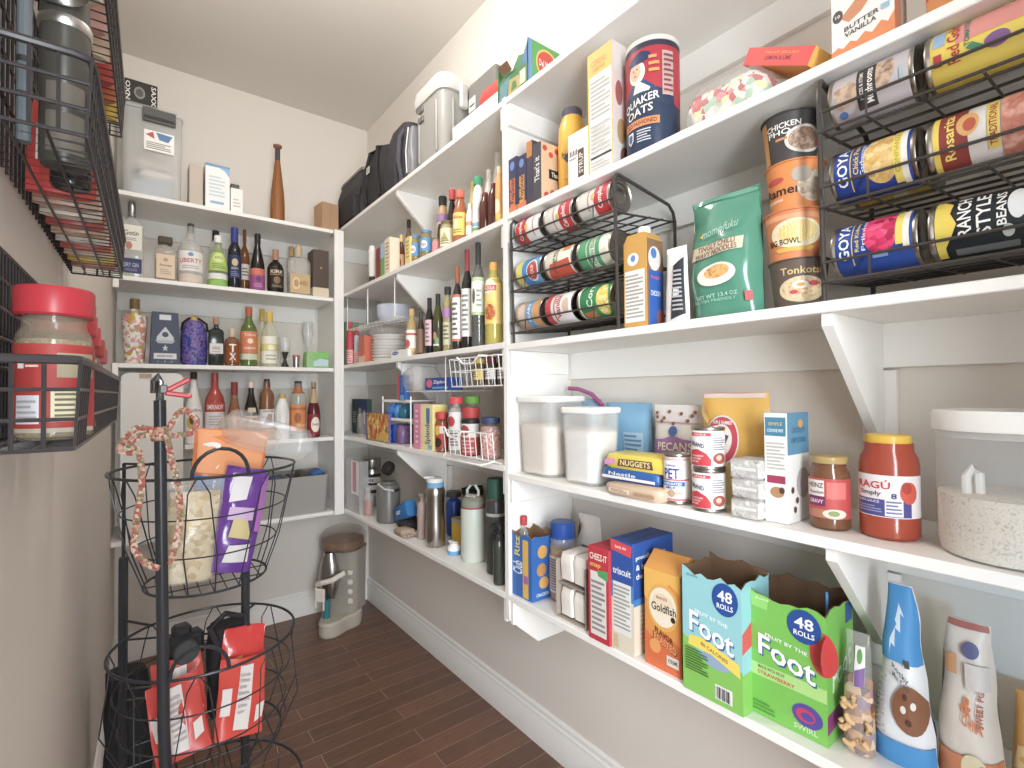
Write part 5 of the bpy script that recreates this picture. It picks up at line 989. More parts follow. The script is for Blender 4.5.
rack_can('refried_bean_can', 'maroon and white can with yellow lettering on the middle tier', YB, 1, Q3, '#d9d3cc', [('r', 0, .93, 1, 1, '#e6c73a'), ('r', 0, .62, 1, .93, '#8f3a36'), ('t', .5, .82, .62, .12, 'Rosarita', '#ecd24a'), ('e', .6, .62, .16, .12, '#d9a25a'), ('e', .58, .6, .09, .07, '#b9553f'), ('r', .2, .3, .85, .42, '#e0bf4a'), ('t', .52, .36, .55, .08, 'TRADITIONAL', '#8f3a36'), ('r', 0, 0, 1, .28, '@n:55:c98f7f,b5705f,d9a898')], roll=0)
rack_can('kidney_bean_can', 'blue bean can with a picture of pink red kidney beans', YB, 0, 0, '#24489a', [('t', .55, .88, .6, .15, 'GOYA', '#e6ecf2'), ('r', .15, .76, .95, .775, '#e0c04a'), ('t', .6, .69, .5, .075, 'Red Kidney', '#e0c04a'), ('t', .6, .6, .5, .07, 'Frijoles', '#c9d3e6'), ('e', .62, .38, .36, .24, '@v:90:c22f5a,d9436f,a8264c,e0567f'), ('r', .3, .02, 1, .1, '#e8e2d5'), ('r', .35, .1, 1, .19, '#e6cf4a'), ('r', .22, .3, .3, .5, '#7fa3d4')], roll=6)
rack_can('ranch_bean_can', 'black bean can with bold white lettering and yellow edge', YB, 0, Q3, '#22282c', [('r', 0, .9, 1, 1, '#e0c83a'), ('p', [(.2, .9), (.9, .9), (.8, .8), (.65, .83), (.5, .76), (.35, .82)], '#e6c73a'), ('t', .6, .68, .55, .15, 'RANCH', '#f0efec'), ('t', .58, .48, .55, .15, 'STYLE', '#f0efec'), ('t', .6, .3, .45, .1, 'BEANS', '#f0efec'), ('e', .62, .14, .2, .1, '#e0e4e6'), ('r', .04, .15, .16, .8, '#6a6e6e'), ('e', .3, .24, .08, .06, '#b9c4bf')], roll=0)
for (k, lb, c) in ((1, 'second row can hidden behind the chickpeas', '#d9b83a'), (0, 'second row can hidden behind the kidney beans', '#c9a83a')):
    rack_can('food_can', lb, YB, k, .0, c, [('r', 0, .3, 1, .5, '#e9e2cf')], back=2*CANR+.004)

# broth carton, white packet, green pouch, noodle cups
loc, rz, w, h = sbox('R', 624, 648, 241, z0, .012, .062)
root = thing('broth_carton', 'gold broth carton with white screw cap and blue side on the third shelf', 'carton', loc, rz)
g = G(); g.box((0, 0, h/2), (w, .062, h), '#cf9a3f', .001)
g.art([('r', .06, .06, .9, .66, '#ece9e4'), ('e', .42, .79, .24, .075, '#f0ede8'), ('e', .42, .8, .1, .04, '#5f8fd0')]+lines(.1, .86, .1, .62, 12, '#a8a39c'), face(w, .062, h, 'F'))
g.art([('r', 0, 0, 1, 1, '#8a6a4a'), ('r', .1, .02, .98, .64, '#2f62b5'), ('e', .45, .78, .38, .14, '#dcd6d0'), ('e', .4, .84, .18, .06, '#4f7fc0'), ('t', .5, .56, .55, .05, 'Kroger', '#e8573f'), ('t', .5, .38, .6, .06, 'CHICKEN', '#dfe8f4'), ('e', .8, .1, .25, .1, '#a8605a')], face(w, .062, h, 'R')); g.obj('carton_body', root)
g = G(); g.prism([(-w/2, h), (w/2, h), (w/2-.01, h+.018), (-w/2+.01, h+.018)], -.028, .028, 'y', '#cf9a3f'); g.obj('gable_top', root, fix=True)
g = G(); g.lathe([(.015, h+.016), (.016, h+.02), (.016, h+.034), (.014, h+.037)], '#f2efea', 18, c=(.004, 0, 0)); g.obj('cap', root)
pouch('seasoning_packet', 'thin white packet with black printed side leaning on the broth carton', 'packet', 'R', 661, 686, 246, z0, .02, .035, '#ece9e6/s', els=[('p', [(.42, .04), (.95, .1), (.93, .84), (.5, .74)], '#34343a')]+[('r', .5, .15+.055*i, .88, .175+.055*i, '#a5a5a8') for i in range(10)], seed=3, wtop=.8, amp=.004)
pouch('noodle_pouch', 'large glossy green pouch of chilli noodles with a bowl pictured on it', 'bag', 'R', 683, 755.5, 190, z0, .022, .085, '#4f9279/g', seed=5, wtop=.96, amp=.010,
      els=[('p', [(.1, .47), (.84, .5), (.86, .6), (.12, .58)], '#d6c2a6'), ('t', .48, .565, .55, .05, 'TINGLY CHILLI', '#7a5a48', 3), ('t', .48, .51, .6, .045, 'WAVY NOODLES', '#7a5a48', 3), ('t', .52, .7, .5, .075, 'momofuku', '#8fc4ae', 6), ('p', [(.22, .66), (.3, .69), (.28, .65)], '#e0b84a'), ('e', .52, .33, .26, .085, '#e3ddd2'), ('e', .53, .35, .17, .05, '@n:90:c98f4f,e0b57a,a86a3a'), ('t', .5, .17, .55, .03, 'NET WT 13.4 OZ', '#a9d3c2'), ('t', .45, .135, .6, .022, 'GLUTEN FRIENDLY', '#8fc4ae'), ('r', .86, .1, .94, .17, '#b9484a')], top='#5fa389/g')
# noodle cups
P, rz, r, h = scyl('R', 758, 822, 245, z0, .014); CH_ = .098; CS = .0935; 
CUPS = [('brown noodle cup with yellow lettering at the bottom of its stack', '#6a594f', [('t', .55, .8, .62, .17, 'Tonkotsu', '#e0c27a'), ('e', .55, .36, .36, .3, '#d9c7a0'), ('e', .55, .38, .3, .24, '@n:70:c99a6a,e3cfa8,b0724a'), ('e', .52, .46, .12, .09, '#efe9dc'), ('e', .52, .46, .055, .045, '#e39a3a'), ('e', .7, .48, .08, .06, '#c94a55'), ('e', .42, .3, .06, .05, '#c94a55')]),
        ('orange noodle cup with a pale noodle picture, second from the stack bottom', '#e0854a', [('e', .5, .52, .4, .34, '#efdcb5'), ('e', .52, .55, .3, .25, '@w:60:e9cf8a,d9b35f,f0dfae'), ('t', .3, .34, .5, .14, 'BIG BOWL', '#3a2f2c'), ('p', [(.15, .2), (.8, .2), (.7, .1), (.2, .1)], '#e0b03a'), ('r', .0, .85, 1, .97, '#e9a070')]),
        ('orange noodle cup with red oval logo, third from the stack bottom', '#e58a3f', [('t', .32, .42, .62, .22, 'Ramen', '#3a2f2c'), ('e', .22, .68, .16, .08, '#c94a44'), ('e', .8, .45, .24, .36, '@n:60:c9b29a,e6d6c4,a5866a'), ('e', .62, .72, .14, .18, '#b5a898'), ('t', .2, .2, .3, .1, 'picante', '#f0dfc4')]),
        ('black and orange noodle cup on top of its stack', '#4a4645', [('r', -.15, 0, .1, 1, '#e0a05a'), ('t', .36, .78, .5, .13, 'CHICKEN', '#efece8'), ('t', .3, .63, .34, .13, 'PHO', '#efece8'), ('e', .68, .4, .3, .32, '#d9cfc6'), ('e', .68, .4, .25, .26, '@n:60:b59a86,8a6a55,d9c4b0'), ('r', .25, .44, .42, .5, '#c98a55'), ('p', [(.86, .2), (.98, .3), (1, .7), (.92, .6)], '#c9404a')])]
for i, (lb, c, els) in enumerate(CUPS):
    root = thing('noodle_cup', lb, 'noodle cup', (P.x+.006+(.006, 0, .004, 0)[i], P.y-.009+(-.003, .002, 0, .004)[i], z0+i*CS), -pi/2+.42+(.0, .1, -.1, .05)[i], 'stacked noodle cups')
    rr = [(r*.76, 0), (r*.78, .003), (r*.95, CH_*.92), (r*1.0, CH_*.93), (r*1.01, CH_*.95)]
    g = G(); g.lathe(rr, c, 30); g.art(list(els), cyl(lambda z: r*(.778+.175*z/(CH_*.92)), .006, CH_*.88, 150), 14, 1); g.obj('cup_body', root)
    g = G(); g.lathe([(r*1.01, CH_*.945), (r*.99, CH_*.952)], '#d9d4cc', 30); g.obj('foil_lid', root)
CH_ = None
# ============================ near section, fourth shelf (below eye level)
z0 = ZN[3]
def container(label, x0, x1, y0, y1, ytop, fill, fillkey):
    hx, hy = (y1-y0)/2/1.05, (x1-x0)/2/1.05; h = row_z(ytop, (x0+x1)/2, (y0+y1)/2)-z0
    root = thing('storage_container', label, 'container', ((x0+x1)/2, (y0+y1)/2, z0), -pi/2); r = min(hx, hy)
    g = G(); g.rrect([(0, hx*.84, hy*.84, r*.4), (.006, hx*.88, hy*.88, r*.42), (h*.93, hx*.97, hy*.97, r*.46)], '#e6e4e0/f', k=8, caps=(True, False)); g.obj('container_body', root, ang=50)
    g = G(); g.rrect([(h*.92, hx, hy, r*.46), (h*.935, hx*1.05, hy*1.05, r*.5), (h*.985, hx*1.05, hy*1.05, r*.5), (h, hx, hy, r*.46)], '#f0eeea', k=8); g.obj('lid', root)
    q = .88+.09*fill/.93-.025
    g = G(); g.rrect([(.008, hx*.83, hy*.83, r*.38), (h*fill, hx*q, hy*q, r*.42), (h*fill+.012, hx*.6, hy*.6, r*.3), (h*fill+.004, hx*.25, hy*.25, r*.12)], fillkey, k=8); g.obj('contents', root, ang=60)
container('larger frosted container of flour with white lid, against the divider', .972, 1.148, 1.095, 1.2715, 396, .62, '#eadfd3/d')
container('smaller frosted container of sugar with white lid', .974, 1.105, .922, 1.066, 407, .68, '#eceae7/d')
# big clear tub of rice
P, rz, r, h = scyl('R', 928, 1100, 410, z0, .012)
root = thing('rice_container', 'large round clear tub of rice with white screw lid', 'container', P, rz)
g = G(); g.lathe([(r*.9, 0), (r*.96, .004), (r, .02), (r, h*.8), (r*.97, h*.83)], '#dfe3e4/c', 48, caps=(True, False)); g.obj('tub_body', root, ang=60)
g = G(); g.lathe([(r*.94, .003), (r*.975, .02), (r*.975, h*.42), (r*.6, h*.435), (r*.2, h*.43)], '@n:260:b5aa9c,e2dacd,cfc5b8', 48); g.obj('rice', root)
g = G(); g.lathe([(r*1.0, h*.815), (r*1.0, h*.86)], '#e9eaea/f', 48, caps=(False, False)); g.lathe([(r*1.04, h*.86), (r*1.05, h*.865), (r*1.05, h*.975), (r*1.02, h), (r*.97, h*.985)], '#ecebe7', 48); g.obj('lid', root)
g = G(); g.tube([(-r*.5, -r*.5, h*.41), (-r*.52, -r*.42, h*.54), (-r*.45, -r*.3, h*.6), (-r*.36, -r*.34, h*.56), (-r*.34, -r*.44, h*.41)], .006, '#e9e9e7', 8); g.obj('scoop', root)
# blue bag, strap, pecans, baking soda
root = pouch('sugar_bag', 'light blue paper bag with white panel behind the sugar container', 'bag', 'R', 600, 647, 403, z0, .20, .06, '#7fb4d8', els=[('e', .12, .42, .2, .22, '#dfe6ea'), ('r', .55, .22, .9, .62, '#a9c8de')]+lines(.58, .88, .25, .6, 6, '#5f88a8'), seed=9, belly=.75, wtop=1, amp=.005)
pouch('flour_bag', 'pale blue bag clipped shut behind the two frosted containers', 'bag', 'R', 562, 598, 399, z0, .215, .045, '#8fb8d0', seed=14, belly=.7, wtop=1, amp=.005)
P = Vector((XF+.222, col_y(585, XF+.222, z0+.26), z0+.255)); g = G(); za = row_z(388, P.x, P.y)
g.tube([Vector((0, .075, za-z0-.255)), Vector((0, .03, za-z0-.258)), Vector((0, -.03, za-z0-.275)), Vector((0, -.075, za-z0-.31))], .007, '#b0568f/s', 8); o = g.obj('bag_clip'); o.location = P; tag(o, 'magenta bag clip along the top of the pale blue bag', 'bag clip')
pouch('pecan_bag', 'white bag of pecans with purple band and scattered nut print', 'bag', 'R', 650, 701, 405, z0, .16, .045, '#e9e3e1/s', seed=17, belly=.6, wtop=.98, amp=.004,
      els=[('p', [(.04, .3), (.96, .3), (.96, .58), (.7, .6), (.5, .64), (.3, .6), (.04, .58)], '#a878b8'), ('r', .04, .78, .96, .8, '#c9a0a8'), ('t', .52, .51, .7, .1, 'PECANS', '#f2ece8'), ('e', .5, .69, .09, .06, '#4f6fb0')]+[('e', x, y, .035, .022, '#8a5f48') for x, y in ((.1, .9), (.24, .8), (.38, .92), (.5, .78), (.64, .9), (.78, .82), (.9, .92), (.14, .85), (.86, .88), (.3, .84))])
pouch('baking_soda_bag', 'large yellow and orange pouch of baking soda with round red emblem', 'bag', 'R', 696, 763, 393, z0, .10, .07, '#eab74a/s', seed=21, belly=.5, wtop=1.02, amp=.004, top='#e6cfc4',
      els=[('p', [(.05, .0), (.95, .0), (.9, .25), (.5, .38), (.1, .3)], '#efd58a'), ('e', .42, .58, .27, .22, '#e9dfd6'), ('e', .42, .58, .25, .205, '#c9485a'), ('e', .42, .58, .17, .14, '#ece4da'), ('p', [(.32, .56), (.42, .64), (.54, .62), (.5, .55), (.38, .53)], '#3f5f8a'), ('t', .42, .735, .3, .035, 'ARM & HAMMER', '#f0e6dc'), ('p', [(.7, .3), (1, .5), (1, .42), (.72, .26)], '#f2d58f'), ('p', [(.02, .9), (.2, .75), (.2, .7), (.02, .8)], '#f2cf7a')])
# three flat bags piled
def flat_bag(name, label, px0, px1, yb, zb, d, h, key, els, seed, group=None, turn=0, setb=None):
    X = on_z((px0+px1)/2, yb, zb).x if setb is None else XF+setb; a, b = col_y(px0, X, zb), col_y(px1, X, zb); w = abs(a-b)
    root = thing(name, label, 'bag', (X+d/2, (a+b)/2, zb), -pi/2+turn, group)
    g = G(); s0 = len(g.v); secs = []
    for i in range(9): t = i/8; q = sin(pi*min(1, max(0, .1+.8*t)))**.25; secs.append((h*t, w/2*(.8+.2*q), d/2*(.8+.2*q), d*.2))
    g.rrect(secs, key, k=6)
    for i in range(len(g.v)):
        p = Vector(g.v[i]); n = noise.noise_vector(p*20+Vector((seed, 0, 0)))*.006; g.v[i] = (p.x+n.x, p.y+n.y, max(0, p.z+n.z*.5) if p.z > .002 else 0)
    g.obj('bag_body', root, ang=60)
    if els: g = G(); g.art(els, lambda u, v, L: (w*(u-.5)*.92, -d/2-.004-L*LY+.0, h*(.12+.76*v))); g.obj('printed_label', root)
    return root
flat_bag('brown_sugar_bag', 'tan bag lying at the bottom of the pile of flat bags', 603, 661, 499, z0, .13, .028, '#cdb094/s', [('r', .1, .25, .5, .75, '#e3cdb5'), ('r', .6, .3, .95, .6, '#b5906f')]+lines(.14, .46, .3, .7, 3, '#9a7a5c'), 3)
flat_bag('chip_bag', 'bright blue bag in the middle of the pile of flat bags', 600, 660, 487, z0+.0285, .12, .03, '#2f62ac/s', [('r', .02, .1, .98, .4, '#e6e6e8'), ('t', .4, .66, .5, .4, 'Nestle', '#dfe6f2')], 5, setb=.028)
flat_bag('chip_bag', 'yellow bag with pink end on top of the pile of flat bags', 603, 682, 470, z0+.059, .11, .036, '#e6cf35/s', [('p', [(0, .1), (.16, .3), (.16, .8), (0, .6)], '#d98fc4'), ('p', [(.2, .15), (.7, .15), (.68, .85), (.22, .8)], '#6f4a3a'), ('t', .45, .5, .42, .5, 'NUGGETS', '#f0dc9a')], 8, setb=.03)
# tins
def tin(name, label, px0, px1, ytop, z, yb, base, els, sb=.02, group=None, at=None, turn=0):
    if at is None: P, rz, r, h = scyl('R', px0, px1, ytop, z, sb, yb)
    else: P, rz, r, h = at
    o = can_obj(name, label, P, base, els, rz=rz+turn, r=r, L=h, group=group, cat='tin'); return P, rz, r, h
tin('milk_tin', 'white evaporated milk tin with large blue lettering', 663, 692, 453, z0, 505, '#ece9e6', [('r', 0, .93, 1, 1, '#d9b0b0'), ('t', .46, .63, .46, .24, 'PET', '#3a4a94'), ('t', .46, .82, .34, .05, 'CANNED', '#5f6aa0'), ('r', 0, .47, 1, .5, '#c8404a'), ('r', .12, .34, .84, .44, '#2f6ab5'), ('t', .48, .39, .55, .06, 'EVAPORATED', '#e6edf5'), ('t', .46, .3, .3, .05, 'MILK', '#3a4a94'), ('e', .48, .17, .1, .09, '#b59a74'), ('r', .2, .16, .76, .19, '#b59a74'), ('r', 0, 0, 1, .05, '#c8707a')])
EB = [('p', [(.12, 0), (.12, .42), (.35, .48), (.55, .36), (.66, .18), (.66, 0)], '#cf3440'), ('r', .16, .86, .66, .96, '#cf3440'), ('t', .4, .91, .3, .05, 'EAGLE', '#f0e6e0'), ('t', .3, .62, .42, .13, 'E BRAND', '#34416f', -14), ('t', .34, .28, .3, .05, 'SWEETENED', '#f0dcd8'), ('t', .3, .2, .26, .05, 'CONDENSED', '#f0dcd8'), ('t', .28, .12, .22, .05, 'MILK', '#f0dcd8'), ('e', .86, .22, .16, .16, '#a8504a'), ('e', .84, .24, .07, .08, '#d9b59a')]+lines(.7, 1, .45, .85, 6, '#8f8a92')
P, rz, r, h = tin('milk_tin', 'lower of the two stacked red and white condensed milk tins', 691, 727, 468, z0, 513, '#e9e5e2', EB)
tin('milk_tin', 'upper of the two stacked red and white condensed milk tins', 0, 0, 0, 0, 0, '#e9e5e2', EB, at=((P.x+.001, P.y+.001, z0+h+.0006), rz, r, h), turn=.06)
# foil bricks
P = on_z(744, 519, z0); w = abs(col_y(729, P.x, z0)-col_y(760, P.x, z0)); Y = col_y(745, P.x, z0)
for i in range(3):
    g = G(); g.box((0, 0, .0195), (w, .07, .0385), '@n:45:8f8e8d,cfcdca,b5b3b0,dedcd9', .005); s0 = 0
    for j in range(len(g.v)):
        p = Vector(g.v[j]); n = noise.noise_vector(p*40+Vector((i*5, 0, 0)))*.002; g.v[j] = (p.x+n.x, p.y+n.y, p.z)
    g.box((0, -.0355, .02), (w*.7, .003, .006), '#d9d7d4', .001)
    o = g.obj('foil_brick'); o.location = (P.x+.036, Y+(.001, -.002, .0015)[i], z0+.0392*i); o.rotation_euler = (0, 0, -pi/2+(.02, -.03, .03)[i])
    tag(o, ['foil wrapped brick at the bottom of its stack of three', 'foil wrapped brick in the middle of its stack of three', 'foil wrapped brick on top of its stack of three'][i], 'brick', 'stacked foil bricks')
pbox('orange_carton', 'orange and tan carton behind the stacked foil bricks', 'carton', 'R', 742, 766, 449, z0, .18, .05, '#e3a878', F=[('r', 0, .8, 1, 1, '#e6b98f'), ('e', .5, .4, .3, .2, '#c9703f')])
pbox('cookie_mix_box', 'white carton with teal top band and cookie picture on its side', 'carton', 'R', 765, 789, 413, z0, .03, .092, '#eceae7', yb=523,
     F=[('r', .06, .79, .94, .96, '#3f86a5'), ('t', .5, .9, .6, .03, 'SIMPLE', '#d9b57a'), ('t', .5, .84, .7, .03, 'COOKIE MIX', '#dfeaf0'), ('r', .12, .36, .9, .43, '#a8385a'), ('e', .55, .28, .3, .05, '#b58a5a'), ('e', .75, .3, .12, .03, '#5a4038')]+lines(.12, .9, .48, .74, 8, '#bdbab6'),
     R=[('r', 0, .62, 1, 1, '#5b93b4'), ('t', .5, .84, .6, .05, 'CHOCOLATE', '#35607c'), ('t', .5, .75, .7, .05, 'CHIP COOKIE', '#35607c'), ('e', .6, .9, .12, .04, '#d9a25a')]+[('e', x, y, .07, .03, '#5a463f') for x, y in ((.2, .3), (.4, .2), (.3, .12), (.6, .3))]+[('e', .68, .35, .3, .14, '#b5aeac')], T=[('r', 0, 0, 1, 1, '#dfe3e6')])
bottle('gravy_jar', 'small jar of brown gravy with gold lid and red label', 'jar', 'R', 808.5, 852, 455, z0, .03, 'jar', '#8a5a3c/h', '#b59a5a/s', capz=.9, capr=.92, yb=531, fill=('#7a5038/s', .86), capname='lid', seg=30,
       lab=[(.16, .7, '#c44a48', [('r', .0, .52, .5, .95, '#e6dfd9'), ('t', .28, .82, .4, .12, 'HEINZ', '#4a3a38'), ('t', .3, .64, .38, .09, 'HomeStyle', '#4a4a50'), ('r', .08, .3, .52, .55, '#7a2f5f'), ('t', .3, .42, .36, .1, 'GRAVY', '#eadfe6'), ('r', .55, .5, .98, .92, '#dd6f6a'), ('e', .35, .12, .3, .11, '#b57a5a'), ('e', .72, .13, .26, .12, '#d9d0c0'), ('e', .7, .14, .12, .07, '#8a9a5a')], 175)])
bottle('sauce_jar', 'large jar of red pasta sauce with yellow lid', 'jar', 'R', 857.5, 922, 434, z0, .035, 'jar', '#a8442c/g', '#e3b820/s', capz=.89, capr=.79, yb=541, capname='lid', seg=36, extra=None,
       lab=[(.22, .62, '#e9e4e6', [('r', .08, .02, .94, .42, '#4f4f94'), ('r', .02, .02, .1, .42, '#6f7a4a'), ('t', .34, .78, .56, .22, 'RAGÚ', '#cc3a3c'), ('t', .3, .55, .38, .14, 'Simply', '#6a6470'), ('t', .26, .36, .4, .06, 'PASTA SAUCE', '#d9d9e6'), ('e', .9, .6, .14, .26, '#d5563f'), ('e', .86, .72, .08, .14, '#b8402f'), ('r', .54, .04, .8, .44, '#e6e3ea'), ('t', .67, .52, .08, .13, '8', '#34407f')]+lines(.56, .78, .08, .42, 4, '#6f74a8')+lines(.1, .5, .1, .28, 3, '#9a9ac4'), 178)])

# ============================ near section, lowest shelf
z0 = ZN[4]
def open_carton(name, label, P, rz, w, d, h, key, inner, F=(), R=(), jag=.045, seed=1, cat='carton'):
    """carton with its top torn off: four thin walls with ragged upper edges and a bottom"""
    root = thing(name, label, cat, P, rz); t = .0025; rr = random.Random(seed); g = G()
    def wall(p0, p1, n, hs):
        n_ = len(hs)-1; vs = []; fs = []
        for i, hh in enumerate(hs):
            x = p0[0]+(p1[0]-p0[0])*i/n_; y = p0[1]+(p1[1]-p0[1])*i/n_
            vs += [(x, y, 0), (x, y, hh), (x-n[0]*t, y-n[1]*t, 0), (x-n[0]*t, y-n[1]*t, hh)]
        for i in range(n_):
            a = 4*i; b = a+4; fs.append((0, (a, b, b+1, a+1))); fs.append((1, (a+2, a+3, b+3, b+2))); fs.append((1, (a+1, b+1, b+3, a+3)))
        for k, kk in ((0, key), (1, inner)): g.add(vs, [f for q, f in fs if q == k], kk)
    J = lambda base, n: [h*(base+rr.uniform(-jag, jag)*.5) for _ in range(n+1)]
    f = J(.955, 9); f[0] = h; f[-1] = h*.93
    wall((-w/2, -d/2), (w/2, -d/2), (0, -1), f); wall((w/2, -d/2), (w/2, d/2), (1, 0), [f[-1]]+J(.97, 5)); wall((w/2, d/2), (-w/2, d/2), (0, 1), J(1.0, 7)); wall((-w/2, d/2), (-w/2, -d/2), (-1, 0), J(.98, 5)+[f[0]])
    g.box((0, 0, .002), (w-.003, d-.003, .003), inner)
    if F: g.art(list(F), face(w, d, h, 'F'))
    if R: g.art(list(R), face(w, d, h, 'R'))
    g.obj('carton_body', root, ang=20)
    return root
# blue cracker carton with a bottle in it
P = on_z(527.5, 604.5, z0); a = col_y(512.5, XF+.015, z0); w = abs(a-P.y); d = .088
h = row_z(537, P.x, P.y)-z0; rz = -pi/2
open_carton('cracker_carton', 'blue torn open carton beside the divider on the lowest shelf', (XF+.014+d/2, (a+P.y)/2, z0), rz, w, d, h, '#2f6cb8', '#8a6a4a', seed=4, jag=.07,
     F=[('r', .56, .02, .84, .9, '#e3b43f'), ('t', .3, .45, .5, .2, 'Club', '#dfe8f2', 90), ('t', .28, .78, .28, .3, 'Ritz', '#e9cf5a', 90), ('r', .6, .24, .82, .36, '#b06a9a')],
     R=[('e', .5, .72, .22, .1, '#d9a24a'), ('e', .45, .45, .22, .1, '#c98a4a'), ('e', .55, .25, .22, .09, '#d9a24a'), ('t', .5, .08, .6, .05, 'CRACKERS', '#dfe8f2')])
bottle('soda_bottle', 'clear bottle with red cap standing inside the blue torn carton', 'bottle', 'R', 518.5, 530, 516, z0+.006, .034, 'tall', '#d9d9d6/x', '#c8343c', capz=.88, capr=.62, fill=('#b5a08a/h', .5))
P, rz, r, h = scyl('R', 549.5, 577, 521, z0, .02, 606)
bottle_at('mouthwash_bottle', 'clear bottle with big blue cap and white label next to the blue carton', 'bottle', P, rz, r, h, 'jar', '#d5cfc2/x', '#2450a0/s', capz=.72, capr=.93, fill=('#c99a52/s', .66), capname='cap', lab=[(.12, .58, '#e2dfdc', lines(.15, .9, .05, .95, 12, '#8a8684'), 150)])
pouch('snack_pouch', 'orange and white bag standing at the back behind the blue capped bottle', 'bag', 'R', 569, 598, 516, z0, .15, .06, '#e3ddd6/s', els=[('p', [(0, 0), (.3, 0), (.25, .9), (0, .8)], '#d9923f'), ('r', .4, .25, .92, .72, '#ece8e2'), ('p', [(.1, .95), (.3, .8), (.2, .7)], '#5a3f2f')]+lines(.45, .9, .3, .68, 6, '#7a7470'), seed=25, wtop=.75)
# pack of napkin pouches: grey tray with four white pouches
Pf = on_z(575, 633, z0); X = XF+.014; a, b = col_y(556, X, z0), col_y(586, X, z0); w = abs(a-b); h = row_z(553, X, (a+b)/2)-z0
root = thing('pouch_tray', 'cardboard tray holding white paper pouches beside the red cracker box', 'tray', (X+.06, (a+b)/2, z0), -pi/2)
g = G(); t = .003; d = .12
for (c, s) in (((-w/2+t/2, 0, h*.42), (t, d, h*.84)), ((w/2-t/2, 0, h*.42), (t, d, h*.84)), ((0, d/2-t/2, h*.45), (w-2*t, t, h*.9)), ((0, 0, t/2), (w-2*t, d-t, t)), ((0, 0, h*.5), (w-2*t, d*.9, t))): g.box(c, s, '#a3968a')
g.obj('tray_body', root)
GP = 'white pouches in the cardboard tray'
for i in range(4):
    ci, ri = i % 2, i//2; g = G(); softbox(g, w*.42, d*.7, h*.385, '#e9e2d8/s', .008, .03, .003, 80+i); o = g.obj('paper_pouch', fix=True)
    o.location = (X+.052, (a+b)/2+(.5-ci)*w*.45, z0+.009+ri*h*.515); o.rotation_euler = (0, 0, -pi/2)
    tag(o, ['bottom pouch in the cardboard tray, on the side of the blue capped bottle', 'bottom pouch in the cardboard tray, on the side of the red cracker box', 'top pouch in the cardboard tray, on the side of the blue capped bottle', 'top pouch in the cardboard tray, on the side of the red cracker box'][i], 'pouch', GP)
pbox('cracker_box', 'red cracker box with white nutrition panel on the lowest shelf', 'cracker box', 'R', 588.5, 610, 548, z0, .012, .13, '#c42a3c', yb=642,
     F=[('r', .12, .06, .86, .74, '#dcd8d4'), ('t', .5, .9, .82, .07, 'CHEEZ-IT', '#f0e6d8'), ('t', .36, .8, .5, .05, 'snap', '#f0c04a'), ('p', [(.45, .76), (.95, .78), (.95, .67), (.5, .7)], '#4f9f5a')]+lines(.18, .82, .1, .66, 10, '#8f8a86'), R=[('r', .1, .1, .9, .9, '#b9303c')])
pbox('wheat_cracker_box', 'tall blue and cream cracker box with white lettering on its side', 'cracker box', 'R', 611.5, 634.5, 541, z0, .012, .16, '#2a55a4', yb=652,
     F=[('r', 0, 0, 1, .47, '#d9cfba'), ('r', 0, .47, 1, .62, '#3f86c4'), ('p', [(0, .9), (.9, .87), (.95, .97), (0, 1)], '#d9404a'), ('t', .45, .935, .5, .035, 'family size', '#f0e4e0'), ('t', .5, .72, .8, .06, 'triscuit', '#e6edf5'), ('r', .1, .16, .9, .62, '#dfe0dc'), ('p', [(.1, .02), (.35, .02), (.3, .14), (.12, .14)], '#c9b98f')]+lines(.14, .86, .2, .6, 11, '#9f9c98'),
     R=[('r', 0, 0, 1, .44, '#dccfb8'), ('r', 0, .44, 1, .5, '#3f86c4'), ('t', .42, .86, .72, .05, 'proudly grown', '#eef2f6'), ('t', .36, .78, .6, .05, '& baked in', '#eef2f6'), ('t', .22, .7, .32, .05, 'the US', '#eef2f6')]+lines(.15, .8, .08, .4, 8, '#c4b59c'), T=[('r', 0, 0, 1, 1, '#2f4f94'), ('r', .2, .1, .3, .9, '#24407c'), ('r', .6, .1, .7, .9, '#24407c')])
# goldfish carton
loc, rz, w, h = sbox('R', 645, 682, 572, z0, .014, .085)
root = thing('cracker_carton', 'orange cracker carton with gable top and round cream emblem', 'carton', loc, rz); d = .085
g = G(); g.box((0, 0, h/2), (w, d, h), '#dd8f35', .001)
g.art([('p', [(0, .0), (1, .0), (1, .3), (.6, .38), (.2, .3), (0, .36)], '#d9682f'), ('p', [(0, .7), (.3, .62), (.7, .9), (1, .82), (1, 1), (0, 1)], '#e8b040'), ('e', .52, .64, .44, .24, '#e0a63f'), ('e', .52, .64, .38, .2, '#e9dcc4'), ('e', .52, .68, .28, .1, '#e2cfae'), ('t', .54, .63, .68, .085, 'Goldfish', '#3a2f2a'), ('t', .5, .73, .3, .03, 'BAKED', '#b5534a'), ('e', .8, .55, .06, .03, '#3a2f2a'), ('t', .55, .36, .5, .06, 'FLAVOR', '#5a3020', -8), ('t', .58, .28, .66, .085, 'BLASTED', '#5a3020', -8), ('t', .58, .283, .62, .075, 'BLASTED', '#e6a05a', -8), ('e', .3, .22, .16, .07, '#e39a4a'), ('r', .62, .08, .95, .18, '#d9cfc4'), ('t', .78, .13, .26, .04, 'XTREME', '#4a3a34')], face(w, d, h))
g.art([('r', .1, .1, .9, .8, '#e0a24a')], face(w, d, h, 'R')); g.obj('carton_body', root)
g = G(); g.prism([(-d/2, h), (d/2, h), (.004, h+.035), (-.004, h+.035)], -w/2, w/2, 'x', '#d9922f'); g.obj('gable_top', root, fix=True)
